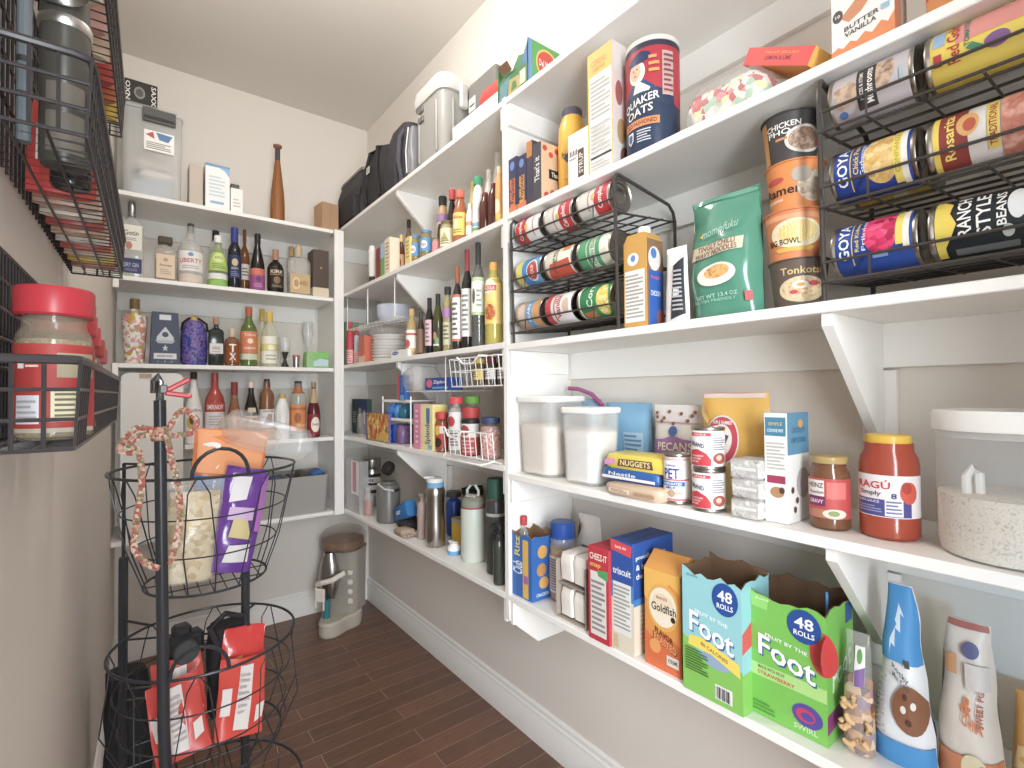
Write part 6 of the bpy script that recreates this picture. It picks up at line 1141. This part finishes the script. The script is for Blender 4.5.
# fruit roll cartons
FOOT = lambda main: [('t', .5, .64, .55, .028, 'FRUIT BY THE', '#eef4ee', -4), ('t', .517, .517, .74, .165, 'Foot', '#2f5a9a', -7), ('t', .5, .53, .74, .165, 'Foot', '#f6f8f4', -7), ('e', .74, .82, .21, .125, '#234f9c'), ('t', .74, .845, .24, .085, '48', '#f2f4f6'), ('t', .74, .765, .26, .04, 'ROLLS', '#f2f4f6'), ('t', .2, .93, .2, .018, 'Betty', main)]
loc, rz, w, h = sbox('R', 683, 744, 572, z0, .02, .11, 702)
open_carton('fruit_roll_carton', 'teal and green torn open carton of fruit rolls', loc, rz, w, .11, h, '#8cc9d0', '#75583f', seed=8,
     F=[('p', [(0, 0), (1, 0), (1, .32), (.85, .36), (.6, .27), (.35, .3), (.1, .42), (0, .44)], '#7fc24a'), ('e', .6, .33, .26, .07, '#8fa8c4'), ('p', [(.12, .45), (.4, .46), (.95, .37), (.97, .27), (.5, .36), (.1, .37)], '#ecd03f'), ('t', .55, .385, .45, .03, '80 CALORIES', '#7a6a2f', -8), ('r', .56, .04, .84, .15, '#e6e4e2')]+FOOT('#4f8fa0')+[('r', .58+.025*i, .05, .585+.025*i+.006*(i % 3), .14, '#3a3a3a') for i in range(10)]+lines(.06, .46, .17, .36, 9, '#3f6f2a'),
     R=[('r', 0, 0, 1, .3, '#7fc24a'), ('p', [(0, .6), (.5, .7), (.5, .5), (0, .45)], '#d94f4a')])
loc, rz, w, h = sbox('R', 750, 829, 597, z0, .014, .125, 729)
open_carton('fruit_roll_carton', 'bright green torn open carton of fruit rolls with strawberry print', loc, rz, w, .125, h, '#74bf45', '#6f533c', seed=12,
     F=[('r', 0, .31, 1, .41, '#a9d87a'), ('t', .3, .385, .36, .026, 'MADE WITH FRUIT', '#4a6a34', -1), ('t', .36, .34, .5, .03, 'STRAWBERRY', '#c94a3a', -1), ('e', .97, .66, .17, .16, '#c9403f'), ('e', .9, .8, .06, .05, '#5f9f45'), ('e', .76, .16, .19, .085, '#5a4a9f'), ('e', .74, .16, .12, .05, '#c9345a'), ('e', .76, .155, .08, .03, '#5a4a9f'), ('t', .74, .06, .3, .04, 'SWIRL', '#c9e0b5'), ('p', [(.02, .97), (.28, .95), (.26, .85), (.04, .86)], '#8fd060')]+FOOT('#dff0cf')+lines(.05, .35, .03, .12, 3, '#4f9a34'),
     R=[('t', .55, .5, .7, .18, 'Foot', '#dfeedd', 10), ('p', [(0, .08), (.8, .14), (.8, .26), (0, .22)], '#8f3a7a'), ('e', .0, .66, .2, .14, '#c9403f'), ('r', .7, .8, .95, .95, '#3f5fa0')])
root = bottle('glue_stick', 'small blue capped stick standing in the bright green carton', 'tube', 'R', 826, 832, 592, z0+.006, .09, 'tall', '#3f8fd0', '#3f8fd0', capz=.9)
# bags along the near end
root = pouch('trail_mix_bag', 'clear zip bag of nuts and dried fruit next to the green carton', 'bag', 'R', 838, 871, 636, z0, .03, .055, '#dfe0de/c', els=[('r', .48, .58, .85, .9, '#e2e3e0'), ('e', .66, .82, .1, .06, '#5f9f4a'), ('p', [(.5, .7), (.85, .74), (.85, .58), (.52, .58)], '#7a5a9a')], yb=757, seed=31, inner=('@v:70:9a6a48,c99a6a,6f4a38,dcb890,54392f,b58255,8a6f8a,e0c49f', .62), wtop=.75, amp=.004)
for i in range(9):
    a0 = rnd.uniform(0, 6.28); g = G(); pts = [(.011*cos(a0+t*.5), 0, .011*sin(a0+t*.5)) for t in range(5)]
    g.tube(pts, [.003, .0048, .005, .0048, .003], '#d9b07a/s', 8)
    o = g.obj('cashew', root); o.location = (rnd.uniform(-.013, .013), -.026, .02+.0105*i*.9)
pouch('cookie_bag', 'tall blue and white bag of cookies standing on end', 'bag', 'R', 866, 934, 588, z0, .03, .075, '#e0e4e8/s', yb=768, seed=35, wtop=.36, amp=.012, belly=.3, top='#3f92cf',
      els=[('r', 0, .58, 1, .995, '#3f92d2'), ('p', [(.3, .6), (.35, .68), (.45, .66), (.4, .76), (.55, .74), (.5, .84), (.62, .82), (.45, .9), (.36, .8), (.42, .78), (.3, .7)], '#c9dcea'), ('r', 0, 0, 1, .14, '#3f92d2'), ('e', .72, .34, .3, .14, '#8a5a3c'), ('e', .62, .34, .05, .025, '#e6e2dc'), ('e', .8, .37, .05, .025, '#e6e2dc'), ('e', .7, .27, .05, .02, '#5a3826'), ('e', .66, .42, .04, .02, '#5a3826'), ('t', .56, .53, .36, .035, 'Rocky', '#5a5a60', -10), ('t', .58, .49, .36, .035, 'Mtn Crisp', '#5a5a60', -10), ('r', .68, .57, .8, .61, '#3a3a40')]+lines(.06, .3, .16, .52, 11, '#b0b4b8'))
pouch('chip_bag', 'beige and orange chip bag with red seam at the doorway end of the lowest shelf', 'bag', 'R', 930, 1003, 628, z0, .03, .09, '#dcd2c6/s', yb=790, seed=39, wtop=.62, amp=.007, belly=.35, top='#b06a60',
      els=[('r', 0, .0, 1, .2, '#cf7f4f'), ('e', .62, .13, .2, .1, '#d9cfa8'), ('e', .75, .1, .12, .08, '#7a9a4a'), ('t', .55, .52, .2, .1, '&', '#d4763f', -8), ('t', .66, .42, .32, .07, 'CHIA', '#d4763f', -8), ('t', .78, .58, .12, .34, 'SWEET POTATO', '#b0624a', 90), ('p', [(.06, .78), (.34, .8), (.32, .68), (.1, .67)], '#dba06a'), ('e', .62, .84, .18, .05, '#5a5f8a'), ('r', .5, .62, .95, .76, '#cfc6c0')])
pouch('snack_bag', 'orange bag at the doorway end of the lowest shelf past the beige chip bag', 'bag', 'R', 1006, 1060, 705, z0, .03, .09, '#e2a44a/s', yb=800, seed=44, wtop=.7, els=[('p', [(.1, .2), (.9, .3), (.8, .6), (.2, .5)], '#ecc98a')])
# ============================ wire racks on the left wall
BW = '#3a3638/s'
def wall_frame(Y): return Vector((wall_x(Y), Y, 0)), -.03
def wall_rack(label, Y0, Y1, zb, zt, ztop, dep, step, cross):
    P, rz = wall_frame(Y0); root = thing('wall_basket', label, 'wire rack', (P.x, P.y, zb), rz); n = Y1-Y0
    q0 = .006; hh = zt-zb
    g = G(); m = round(n/step)
    for k in range(m+1): y = n*k/m; g.tube([(q0, y, ztop-zb), (q0, y, 0), (dep, y, 0), (dep+.004, y, hh)], .0017, BW)
    for x in (.03, .06): g.tube([(x, 0, 0), (x, n, 0)], .0017, BW)
    for z in (.0, hh/3, 2*hh/3): g.tube([(q0 if z == 0 else dep+.004*z/hh, 0, z), (dep+.004*z/hh, 0, z)] if z == 0 else [(q0, 0, z), (dep+.004*z/hh, 0, z)], .002, BW); g.tube([(dep+.004*z/hh, 0, z), (dep+.004*z/hh, n, z)], .002, BW); g.tube([(q0, n, z), (dep, n, z)], .002, BW)
    for k in range(1, cross+1): x = q0+(dep-q0)*k/(cross+1); g.tube([(x, 0, 0), (x, 0, hh)], .0019, BW); g.tube([(x, n, 0), (x, n, hh)], .0019, BW)
    for z in [hh+(ztop-zb-hh)*k/4 for k in range(5)]: g.tube([(q0, 0, z), (q0, n, z)], .0024, BW)
    g.obj('wire_body', root)
    g = G(); g.tube([(q0, 0, hh), (dep*.9, 0, hh), (dep+.002, .004, hh), (dep+.004, .02, hh), (dep+.004, n-.01, hh), (dep, n, hh), (q0, n, hh)], .0042, BW, 8); g.obj('rim', root)
    return root
wall_rack('upper black wire rack on the left-hand wall holding tall black canisters', .655, 1.40, 1.580, 1.660, 1.86, .090, .0235, 3)
wall_rack('topmost black wire rack on the left-hand wall holding seasoning packets', .80, 1.40, 1.893, 1.97, 2.2, .088, .0235, 3)
wall_rack('lower black wire rack on the left-hand wall holding red lidded spice jars', .60, 1.25, 1.273, 1.353, 1.486, .088, .0165, 3)
def in_rack(Y, off): P, rz = wall_frame(Y); return Vector((P.x+off, P.y, 0))
# spice jars in the lower rack
def big_spice(label, Y, off, r, h, lid, lidz, labk, els, body='#b3a48c/x', fill='#8a7a58', liname='lid', group='spice jars in the wall rack', flip=None):
    P = in_rack(Y, off); P.z = 1.2765
    root = thing('spice_jar', label, 'jar', P, -math.atan2(P.x, P.y)+.05, group)
    g = G(); g.lathe([(r*.9, 0), (r, .004), (r, h*.62), (r*.96, h*.68), (r*.82, h*.74), (r*.82, lidz*h)], body, 28); g.obj('jar_body', root)
    g = G(); g.lathe([(r*.88, .003), (r*.965, .006), (r*.965, h*.6), (r*.9, h*.655)], '@n:170:'+fill, 24); g.obj('contents', root)
    g = G(); g.lathe([(r*.98, lidz*h), (r*1.04, lidz*h+.002), (r*1.04, h*.98), (r*.98, h)], lid, 28); g.obj(liname, root)
    if flip: g = G(); g.box((r*.55, 0, h+.006), (r*.8, r*.8, .014), flip, .002); g.obj('flip_top', root)
    g = G(); g.art([('r', 0, 0, 1, 1, labk)], cyl(r, h*.05, h*.62, 210), 18); g.art(list(els), cyl(r, h*.05, h*.62, 130), 14, 2); g.obj('paper_label', root)
    return root
big_spice('large spice jar with broad red lid nearest the doorway end of the lower rack', .705, .062, .0315, .155, '#b52633/s', .81, '#b03530', [('r', .02, .1, .32, .42, '#d5d6da'), ('r', .44, .12, .8, .5, '#e6dcb5'), ('r', .05, .72, .14, .86, '#e9e4e0'), ('r', .5, .62, .98, .9, '#a89a7c'), ('r', 0, .0, 1, .05, '#b7ac98')]+lines(.05, .3, .14, .38, 4, '#a5a6ac')+lines(.48, .76, .16, .46, 5, '#7a6f55')+lines(.18, .32, .72, .88, 3, '#e9c4be'), fill='6f6a4a,a3987a,8a7f5c,b9ac8c')
big_spice('spice jar with red lid and black flip top, second in the lower rack', .80, .06, .029, .142, '#c4313c/s', .82, '#c9b59a', [('r', .1, .2, .9, .8, '#c2543f')], fill='a5845c,c9a878,8a6a45', flip='#2f2c2e')
big_spice('spice jar with red lid and pale label, third in the lower rack', .872, .06, .028, .135, '#c93a44/s', .8, '#d9cdb8', [('e', .4, .5, .25, .25, '#c46a7a')], fill='b58a5a,d0a878')
big_spice('spice jar with red and yellow label, fourth in the lower rack', .945, .06, .028, .125, '#b83a3a/s', .8, '#d9a545', [('r', 0, .4, 1, .75, '#c2453f')], fill='9a7a4c,c2a070')
big_spice('shorter spice jar with pink lid at the back end of the lower rack', 1.03, .058, .028, .118, '#c95a6a/s', .8, '#e0d6c6', [('r', .2, .2, .8, .7, '#c9707a')], fill='b5946a,d3b78c')
# tall things in the upper rack
zr = 1.5825
P = in_rack(.765, .062); root = thing('canister', 'tall black canister with bright steel ring in the upper rack', 'canister', (P.x, P.y, zr), .1)
g = G(); g.lathe([(.0205, 0), (.0225, .004), (.0225, .155)], '#4a4740/s', 28); g.obj('canister_body', root)
g = G(); g.lathe([(.0232, .155), (.0245, .158), (.0245, .164), (.0232, .167)], '#d6d6d4/m', 28); g.obj('steel_ring', root)
g = G(); g.lathe([(.0225, .167), (.021, .2), (.017, .235), (.012, .24)], '#4f4c47/s', 24); g.obj('lid', root)
g = G()
for z0_, z1_ in ((.01, .055), (.062, .088)): g.art([('r', .12, 0, .88, 1, '#6f675c')], cyl(.0226, z0_, z1_, 120), 10)
g.obj('glossy_label', root)
P = in_rack(.712, .036); root = thing('ladle', 'grey handled ladle standing bowl up behind the black canister', 'ladle', (P.x, P.y, zr))
g = G(); g.tube([(0, 0, 0), (0, 0, .1), (0, 0, .165), (.01, -.004, .178)], .0062, '#626a6f/s', 10); g.obj('handle', root)
for z in (.045, .082): g = G(); g.lathe([(.0068, z), (.0068, z+.006)], '#2f2e30', 12); g.obj('collar', root)
g = G(); g.lathe([(.036, .172), (.037, .176), (.033, .195), (.02, .21), (.0, .215)], '#c9c7c2/m', 24, c=(.016, -.008, 0)); g.obj('bowl', root)
P = in_rack(.838, .06); root = thing('bottle', 'dark slim bottle behind the steel ringed canister in the upper rack', 'bottle', (P.x, P.y, zr)); g = G(); g.lathe([(.018, 0), (.02, .004), (.02, .14), (.012, .17), (.01, .2)], '#35312c/g', 20); g.obj('bottle_body', root); g = G(); g.lathe([(.0115, .2), (.0115, .225)], '#2b2826', 14); g.obj('cap', root)
PK = (('#d8473f', 'red foil packet standing beside the dark slim bottle', .875, .12), ('#c9a890', 'tan packet, next after the red one in the upper rack', .925, .13), ('#e3d6c4', 'cream packet with pink stripe in the upper rack', .975, .125), ('#c0524a', 'dull red packet in the middle of the upper rack', 1.025, .13), ('#d9b48f', 'light brown packet behind the dull red one in the upper rack', 1.075, .12), ('#e6e0d6', 'white packet with blue and red marks in the upper rack', 1.125, .13), ('#d65f55', 'coral red packet in the upper rack', 1.175, .11), ('#dcc6a8', 'sand coloured packet in the upper rack', 1.225, .125), ('#ead04f', 'yellow packet in the upper rack', 1.275, .13), ('#c98a78', 'rose brown packet at the back end of the upper rack', 1.33, .12))
for i, (c, lb, Y, hh) in enumerate(PK):
    P = in_rack(Y, .0475); root = thing('seasoning_packet', lb, 'packet', (P.x, P.y, zr), -.03, 'packets in the upper wall rack')
    g = G(); mp = pillow(g, .07, hh, .034, c+'/s', seed=60+i, amp=.003, nu=8, nv=8, belly=.4, wtop=.95); g.art([('r', .15, .3, .85, .7, ['#f0e6dc', '#b5443f', '#d98a95', '#efe4d4', '#8f6a4a', '#4f8fc4', '#f2ead9', '#b0503f', '#c9423f', '#e6d9c6'][i])], mp, 8, 2); g.obj('packet_body', root, ang=60)

for i, (c, lb, Y, hh) in enumerate((('#d9c2a2', 'tan packet at the doorway end of the topmost rack', .86, .14), ('#e3d3bb', 'cream packet, second in the topmost rack', .94, .14), ('#dba49a', 'pink striped packet, third in the topmost rack', 1.02, .15), ('#e0cdb0', 'sand packet, fourth in the topmost rack', 1.10, .14), ('#c8453c', 'red packet, fifth in the topmost rack', 1.18, .14), ('#d0703f', 'orange packet, sixth in the topmost rack', 1.25, .13), ('#e6c93c', 'yellow packet at the back end of the topmost rack', 1.33, .14))):
    P = in_rack(Y, .0475); root = thing('seasoning_packet', lb, 'packet', (P.x, P.y, 1.8955), -.03, 'packets in the topmost wall rack')
    g = G(); mp = pillow(g, .072, hh, .04, c+'/s', seed=80+i, amp=.003, nu=8, nv=8, belly=.4, wtop=.95); g.art([('r', .15, .3, .85, .7, ['#efe4d4', '#c4626a', '#f0e0d4', '#b5564a', '#efe0d0', '#efd9b0', '#3a3634'][i])], mp, 8, 2); g.obj('packet_body', root, ang=60)

# ============================ three tier basket stand on the floor
CX, CY = .165, 1.51
root = thing('basket_stand', 'black wire three basket stand on the floor by the left-hand wall', 'basket stand', (CX, CY, 0), .0)
cart = root
LP, RP, FP = (-.008-CX, 1.78-CY), (.272-CX, 1.63-CY), (.055-CX, 1.335-CY)
PC = '#333438/s'
for (x, y), zt in ((LP, .87), (RP, .86)):
    g = G(); g.tube([(x, y, 0), (x, y, zt-.01), (x, y, zt)], [.0115, .0115, .010], PC, 10); g.tube([(x, y, zt), (x, y, 1.13)], .0045, PC, 8); g.obj('rear_post', root)
g = G(); g.tube([(FP[0]+.035, FP[1], 0), (FP[0]+.01, FP[1], .6), (FP[0], FP[1], 1.31)], .0115, PC, 12); g.obj('front_post', root)
g = G(); g.tube([(FP[0], FP[1], 1.305), (FP[0], FP[1], 1.35), (FP[0]-.004, FP[1]-.004, 1.362), (FP[0]-.012, FP[1]-.008, 1.352), (FP[0]-.013, FP[1]-.008, 1.325)], [.008, .0075, .007, .006, .005], '#8a8c8c/m', 10); g.obj('hook', root)
def ring(R, z, n=44, ox=0, oy=0, sx=1): return [(ox+R*sx*cos(2*pi*k/n), oy+R*sin(2*pi*k/n), z) for k in range(n)]
for bi, (zr_, zb_, R, Rb) in enumerate(((1.135, .855, .205, .135), (.70, .44, .204, .172), (.285, .06, .225, .15))):
    g = G(); N = 16
    g.tube(ring(R, zr_), .0034, PC, 8, closed=True); g.tube(ring(Rb, zb_), .003, PC, 6, closed=True)
    for t in (.33, .66): g.tube(ring(Rb+(R-Rb)*t, zb_+(zr_-zb_)*t), .0018, PC, 6, closed=True)
    for k in range(N):
        a0 = 2*pi*k/N; a1 = a0+2*pi/N*(.5 if k % 2 else -.5)*.9
        g.tube([(R*cos(a1), R*sin(a1), zr_), (R*.97*cos((a0+a1)/2), R*.97*sin((a0+a1)/2), zr_-.035), (Rb*1.25*cos(a0), Rb*1.25*sin(a0), zb_+(zr_-zb_)*.35), (Rb*cos(a0), Rb*sin(a0), zb_)], .0016, PC, 6)
    for k in range(-4, 5):
        x = Rb*k/5; yy = (Rb*Rb-x*x)**.5; g.tube([(x, -yy, zb_), (x, yy, zb_)], .0016, PC, 6)
    for k in range(-1, 2): y = Rb*.5*k; xx = (Rb*Rb-y*y)**.5; g.tube([(-xx, y, zb_), (xx, y, zb_)], .0016, PC, 6)
    for (x, y) in (LP, RP, (FP[0]+(.0, .01, .025)[bi], FP[1])):
        L_ = math.hypot(x, y); g.tube([(x, y, zr_-.005), (x/L_*R, y/L_*R, zr_-.002)], .0035, PC, 6)
    b = g.obj('basket', root)
    a0 = (-1.55, -1.75, -1.2)[bi]; g = G(); hp = []
    for k in range(13):
        t = pi*k/12; aa = a0+.31*cos(t)*(.9); hp.append((R*cos(aa), R*sin(aa), zr_+.062*sin(t)+.002))
    g.tube(hp, .0042, PC, 8); g.obj('handle', b)
for z in (.475, .505, .64): g = G(); g.tube([(LP[0], LP[1], z), (RP[0], RP[1], z)], .003, '#8f8d8a/m' if z < .6 else PC, 8); g.obj('rear_rail', root)
# bags in the top basket
def standing_bag(name, label, x, y, z, rz, w, h, d, key, els=(), lean=(0, 0), seed=0, amp=.008, belly=.4, wtop=.9, inner=None, body_alpha=None):
    root = thing(name, label, 'bag', (x, y, z), rz); root.rotation_euler = (lean[0], lean[1], rz)
    g = G(); mp = pillow(g, w, h, d, key, seed=seed, amp=amp, belly=belly, wtop=wtop)
    if inner: g2 = G(); pillow(g2, w*.92, h*.86, d*.88, inner, seed=seed, amp=amp, belly=.6, wtop=.97); g2.xf(Matrix.Translation((0, 0, .004))); g2.obj('contents', root, ang=60)
    if els and not inner: g.art(list(els), mp, 14, 7)
    g.obj('bag_body', root, ang=60)
    if els and inner: g3 = G(); g3.art(list(els), mp, 14, 2); g3.obj('printed_label', root, ang=60)
    return root
zb = .862
standing_bag('bread_bag', 'orange bag with white letter and blue band at the back of the top basket', .195, 1.555, zb+.004, .02, .14, .36, .045, '#e07c38/s', lean=(-.05, .1), seed=71, amp=.010, wtop=1.3,
    els=[('p', [(.02, .5), (.96, .46), (1.0, .56), (.94, .64), (.02, .66)], '#2f7cc4'), ('t', .52, .57, .5, .08, 'FAMILY SIZE', '#dfeaf4', -4), ('p', [(.05, .68), (.95, .66), (.97, .99), (.05, .99)], '#ec9a5c'), ('t', .22, .8, .28, .2, 'S', '#f6efe8')])
root = thing('plastic_bag', 'crumpled clear plastic bag hanging over the rim of the top basket', 'plastic bag', (.305, 1.57, 1.165), -.35); root.rotation_euler = (.1, .32, -.3)
g = G(); softbox(g, .22, .09, .085, '#dcdcda/c', .035, .12, .03, 91); g.obj('bag_body', root, fix=True, ang=60); g = G(); softbox(g, .15, .07, .055, '#e9c9ac/c', .03, .1, .02, 92); g.xf(Matrix.Translation((-.05, 0, .01))); g.obj('inner_fold', root, fix=True, ang=60)
standing_bag('popcorn_bag', 'clear bag of pale popcorn in the top basket', .115, 1.47, zb, .06, .12, .25, .06, '#e6e0d4/c', lean=(-.04, .1), seed=73, inner='@v:75:d3c19c,c4ac80,dccfb4,b59d70,d3c4a4', wtop=1.0)
standing_bag('snack_bag', 'purple snack bag with clear window beside the popcorn in the top basket', .205, 1.478, zb+.004, .0, .105, .265, .04, '#6b3a94/g', lean=(-.05, .2), seed=75, wtop=.95, amp=.01,
    els=[('p', [(.15, .66), (.55, .7), (.6, .92), (.2, .9)], '#d9d4d6'), ('r', .2, .5, .8, .62, '#c9a8d0'), ('p', [(.3, .34), (.8, .32), (.7, .5), (.35, .52)], '#c9b87a'), ('p', [(.3, .1), (.85, .1), (.8, .28), (.35, .26)], '#d6d2d0'), ('p', [(.85, .4), (1, .4), (1, .95), (.85, .9)], '#b06ab8')])
root = thing('folder', 'pale blue grey plastic folder upright behind the front post in the top basket', 'folder', (.095, 1.56, zb), .5)
g = G(); g.box((0, 0, .11), (.08, .012, .22), '#b3bccb/s', .002); g.box((0, -.008, .10), (.07, .003, .19), '#9aa8bf/s', .001); g.obj('folder_body', root)
# ribbon and red clips on the front post
RB = '@v:170:a0554a,c4b09a,94453b,75724c,b5917c'
px_, py_ = .055, 1.335
root = thing('ribbon', 'patterned red and cream ribbon tied round the front post of the basket stand', 'ribbon', (px_, py_, 1.235))
def strip(g, pts, wid, key):
    P_ = [Vector(p) for p in pts]; rr = []
    for i, p in enumerate(P_):
        d = (P_[min(i+1, len(P_)-1)]-P_[max(i-1, 0)]).normalized(); e = d.cross(Vector((0.1, 1, 0))).normalized(); n = d.cross(e)
        rr.append([p-e*wid/2-n*.0008, p+e*wid/2-n*.0008, p+e*wid/2+n*.0008, p-e*wid/2+n*.0008])
    g.rings(rr, key)
g = G(); g.lathe([(.014, -.014), (.0165, -.012), (.0165, .016), (.014, .018)], RB, 20); g.obj('wrap', root)
for pts in ([(-.015, -.014, .004), (-.04, -.02, .0), (-.055, -.015, -.02), (-.035, -.012, -.03), (-.03, -.012, -.1), (-.04, -.01, -.18), (-.045, -.005, -.24), (-.02, -.01, -.275), (.0, -.016, -.285)], [(.014, -.014, .01), (.03, -.02, .045), (.045, -.016, .055), (.07, -.012, .03), (.06, -.012, .0), (.02, -.016, -.002)], [(.012, -.016, .0), (.022, -.016, -.06), (.035, -.013, -.12), (.038, -.01, -.2), (.02, -.012, -.28)], [(-.012, -.014, .012), (-.04, -.02, .02), (-.062, -.018, -.005), (-.07, -.014, -.03), (-.045, -.014, -.035)]):
    q = []
    for i in range(len(pts)-1):
        for t in (0, .25, .5, .75): q.append(Vector(pts[i]).lerp(Vector(pts[i+1]), t))
    q.append(Vector(pts[-1])); q = [q[0]]+[(q[i-1]+q[i]*2+q[i+1])/4 for i in range(1, len(q)-1)]+[q[-1]]
    g = G(); strip(g, q, .0125, RB); g.obj('ribbon_tail', root, ang=60)
root = thing('clip', 'red plastic clip gripping the hook at the top of the front post', 'clip', (px_+.012, py_-.004, 1.318))
g = G(); g.box((-.006, -.004, .016), (.016, .014, .02), '#5f5b58/s', .003); g.obj('spring', root)
for s in (1, -1): g = G(); g.box((.021, -.006, .015+.011*s), (.05, .014, .011), '#c8343c/s', .003, Matrix.Rotation(-.35*s-.2, 3, 'Y')); g.obj('jaw', root)
# dark things and red bags in the middle basket
zm = .447
root = thing('camera_bag', 'black padded bag with strap in the middle basket of the stand', 'bag', (.225, 1.612, zm+.004), .2)
g = G(); softbox(g, .10, .06, .235, '#2f2d2f/d', .02, .1, .014, 95); g.obj('bag_body', root, fix=True); g = G(); g.tube([(-.04, -.036, .2), (-.06, -.042, .25), (-.02, -.04, .275), (.03, -.036, .25), (.045, -.036, .2)], .008, '#363337/d', 8); g.obj('strap', root)
root = thing('camera', 'black camera with grey lens cap in the middle basket', 'camera', (.115, 1.622, zm+.005), .15)
g = G(); g.box((0, -.01, .20), (.10, .045, .07), '#343436/s', .01); g.box((0, -.01, .243), (.042, .04, .028), '#343436/s', .008); g.box((0, -.01, .083), (.06, .045, .165), '#2d2c2e', .008); g.obj('camera_body', root); g = G(); g.lathe([(.03, 0), (.03, .03), (.026, .035)], '#4c4e50/s', 22, rot=Matrix.Rotation(pi/2, 3, 'X'), c=(0, -.033, .20)); g.obj('lens', root)
for i, (x, y, z, rz, lx, ly, w, h, d, lb) in enumerate(((.112, 1.437, zm+.012, -.12, -.42, -.2, .112, .175, .022, 'red and white snack bag at the front post side of the middle basket'), (.226, 1.437, zm+.012, .12, -.42, .2, .112, .18, .022, 'red and white snack bag in front of the bright red one in the middle basket'), (.235, 1.50, zm+.008, .1, -.3, .16, .105, .235, .024, 'bright red snack bag standing at the outer side of the middle basket'), (.112, 1.497, zm+.008, -.1, -.36, -.1, .115, .2, .022, 'red snack bag with white panels standing before the camera in the middle basket'))):
    standing_bag('snack_bag', lb, x, y, z, rz, w, h, d, ['#d2443a/s', '#d8402f/s', '#dc342f/g', '#cf4738/s'][i], lean=(lx, ly), seed=101+i, amp=.014, wtop=.97,
        els=[('p', [(.3, .1), (.62, .08), (.68, .9), (.38, .9)], '#ded6d2') if i != 2 else ('p', [(.1, .55), (.4, .6), (.4, .7), (.1, .66)], '#e6b45a'), ('r', .04, .3, .22, .62, '#d9cfca') if i != 2 else ('r', .05, .1, .3, .4, '#dcd2cc'), ('p', [(.75, .15), (.95, .2), (.95, .4), (.76, .36)], '#dfd6d0')]+(lines(.36, .62, .2, .8, 8, '#b5aaa8') if i != 2 else []))
root = thing('cloth_bag', 'black cloth bag hanging behind the stand next to the left-hand wall', 'bag', (.005, 1.90, 0), .1)
g = G(); softbox(g, .10, .09, .50, '#2b292a/d', .03, .12, .015, 97); g.obj('bag_body', root, fix=True)
root = thing('storage_jar', 'pale plastic jar in the bottom basket of the stand', 'jar', (.14, 1.46, .066)); g = G(); g.lathe([(.06, 0), (.065, .01), (.065, .2), (.055, .22)], '#cfc8bc/s', 24); g.obj('jar_body', root); g = G(); g.lathe([(.06, .22), (.06, .25)], '#b9b2a6', 24); g.obj('lid', root)
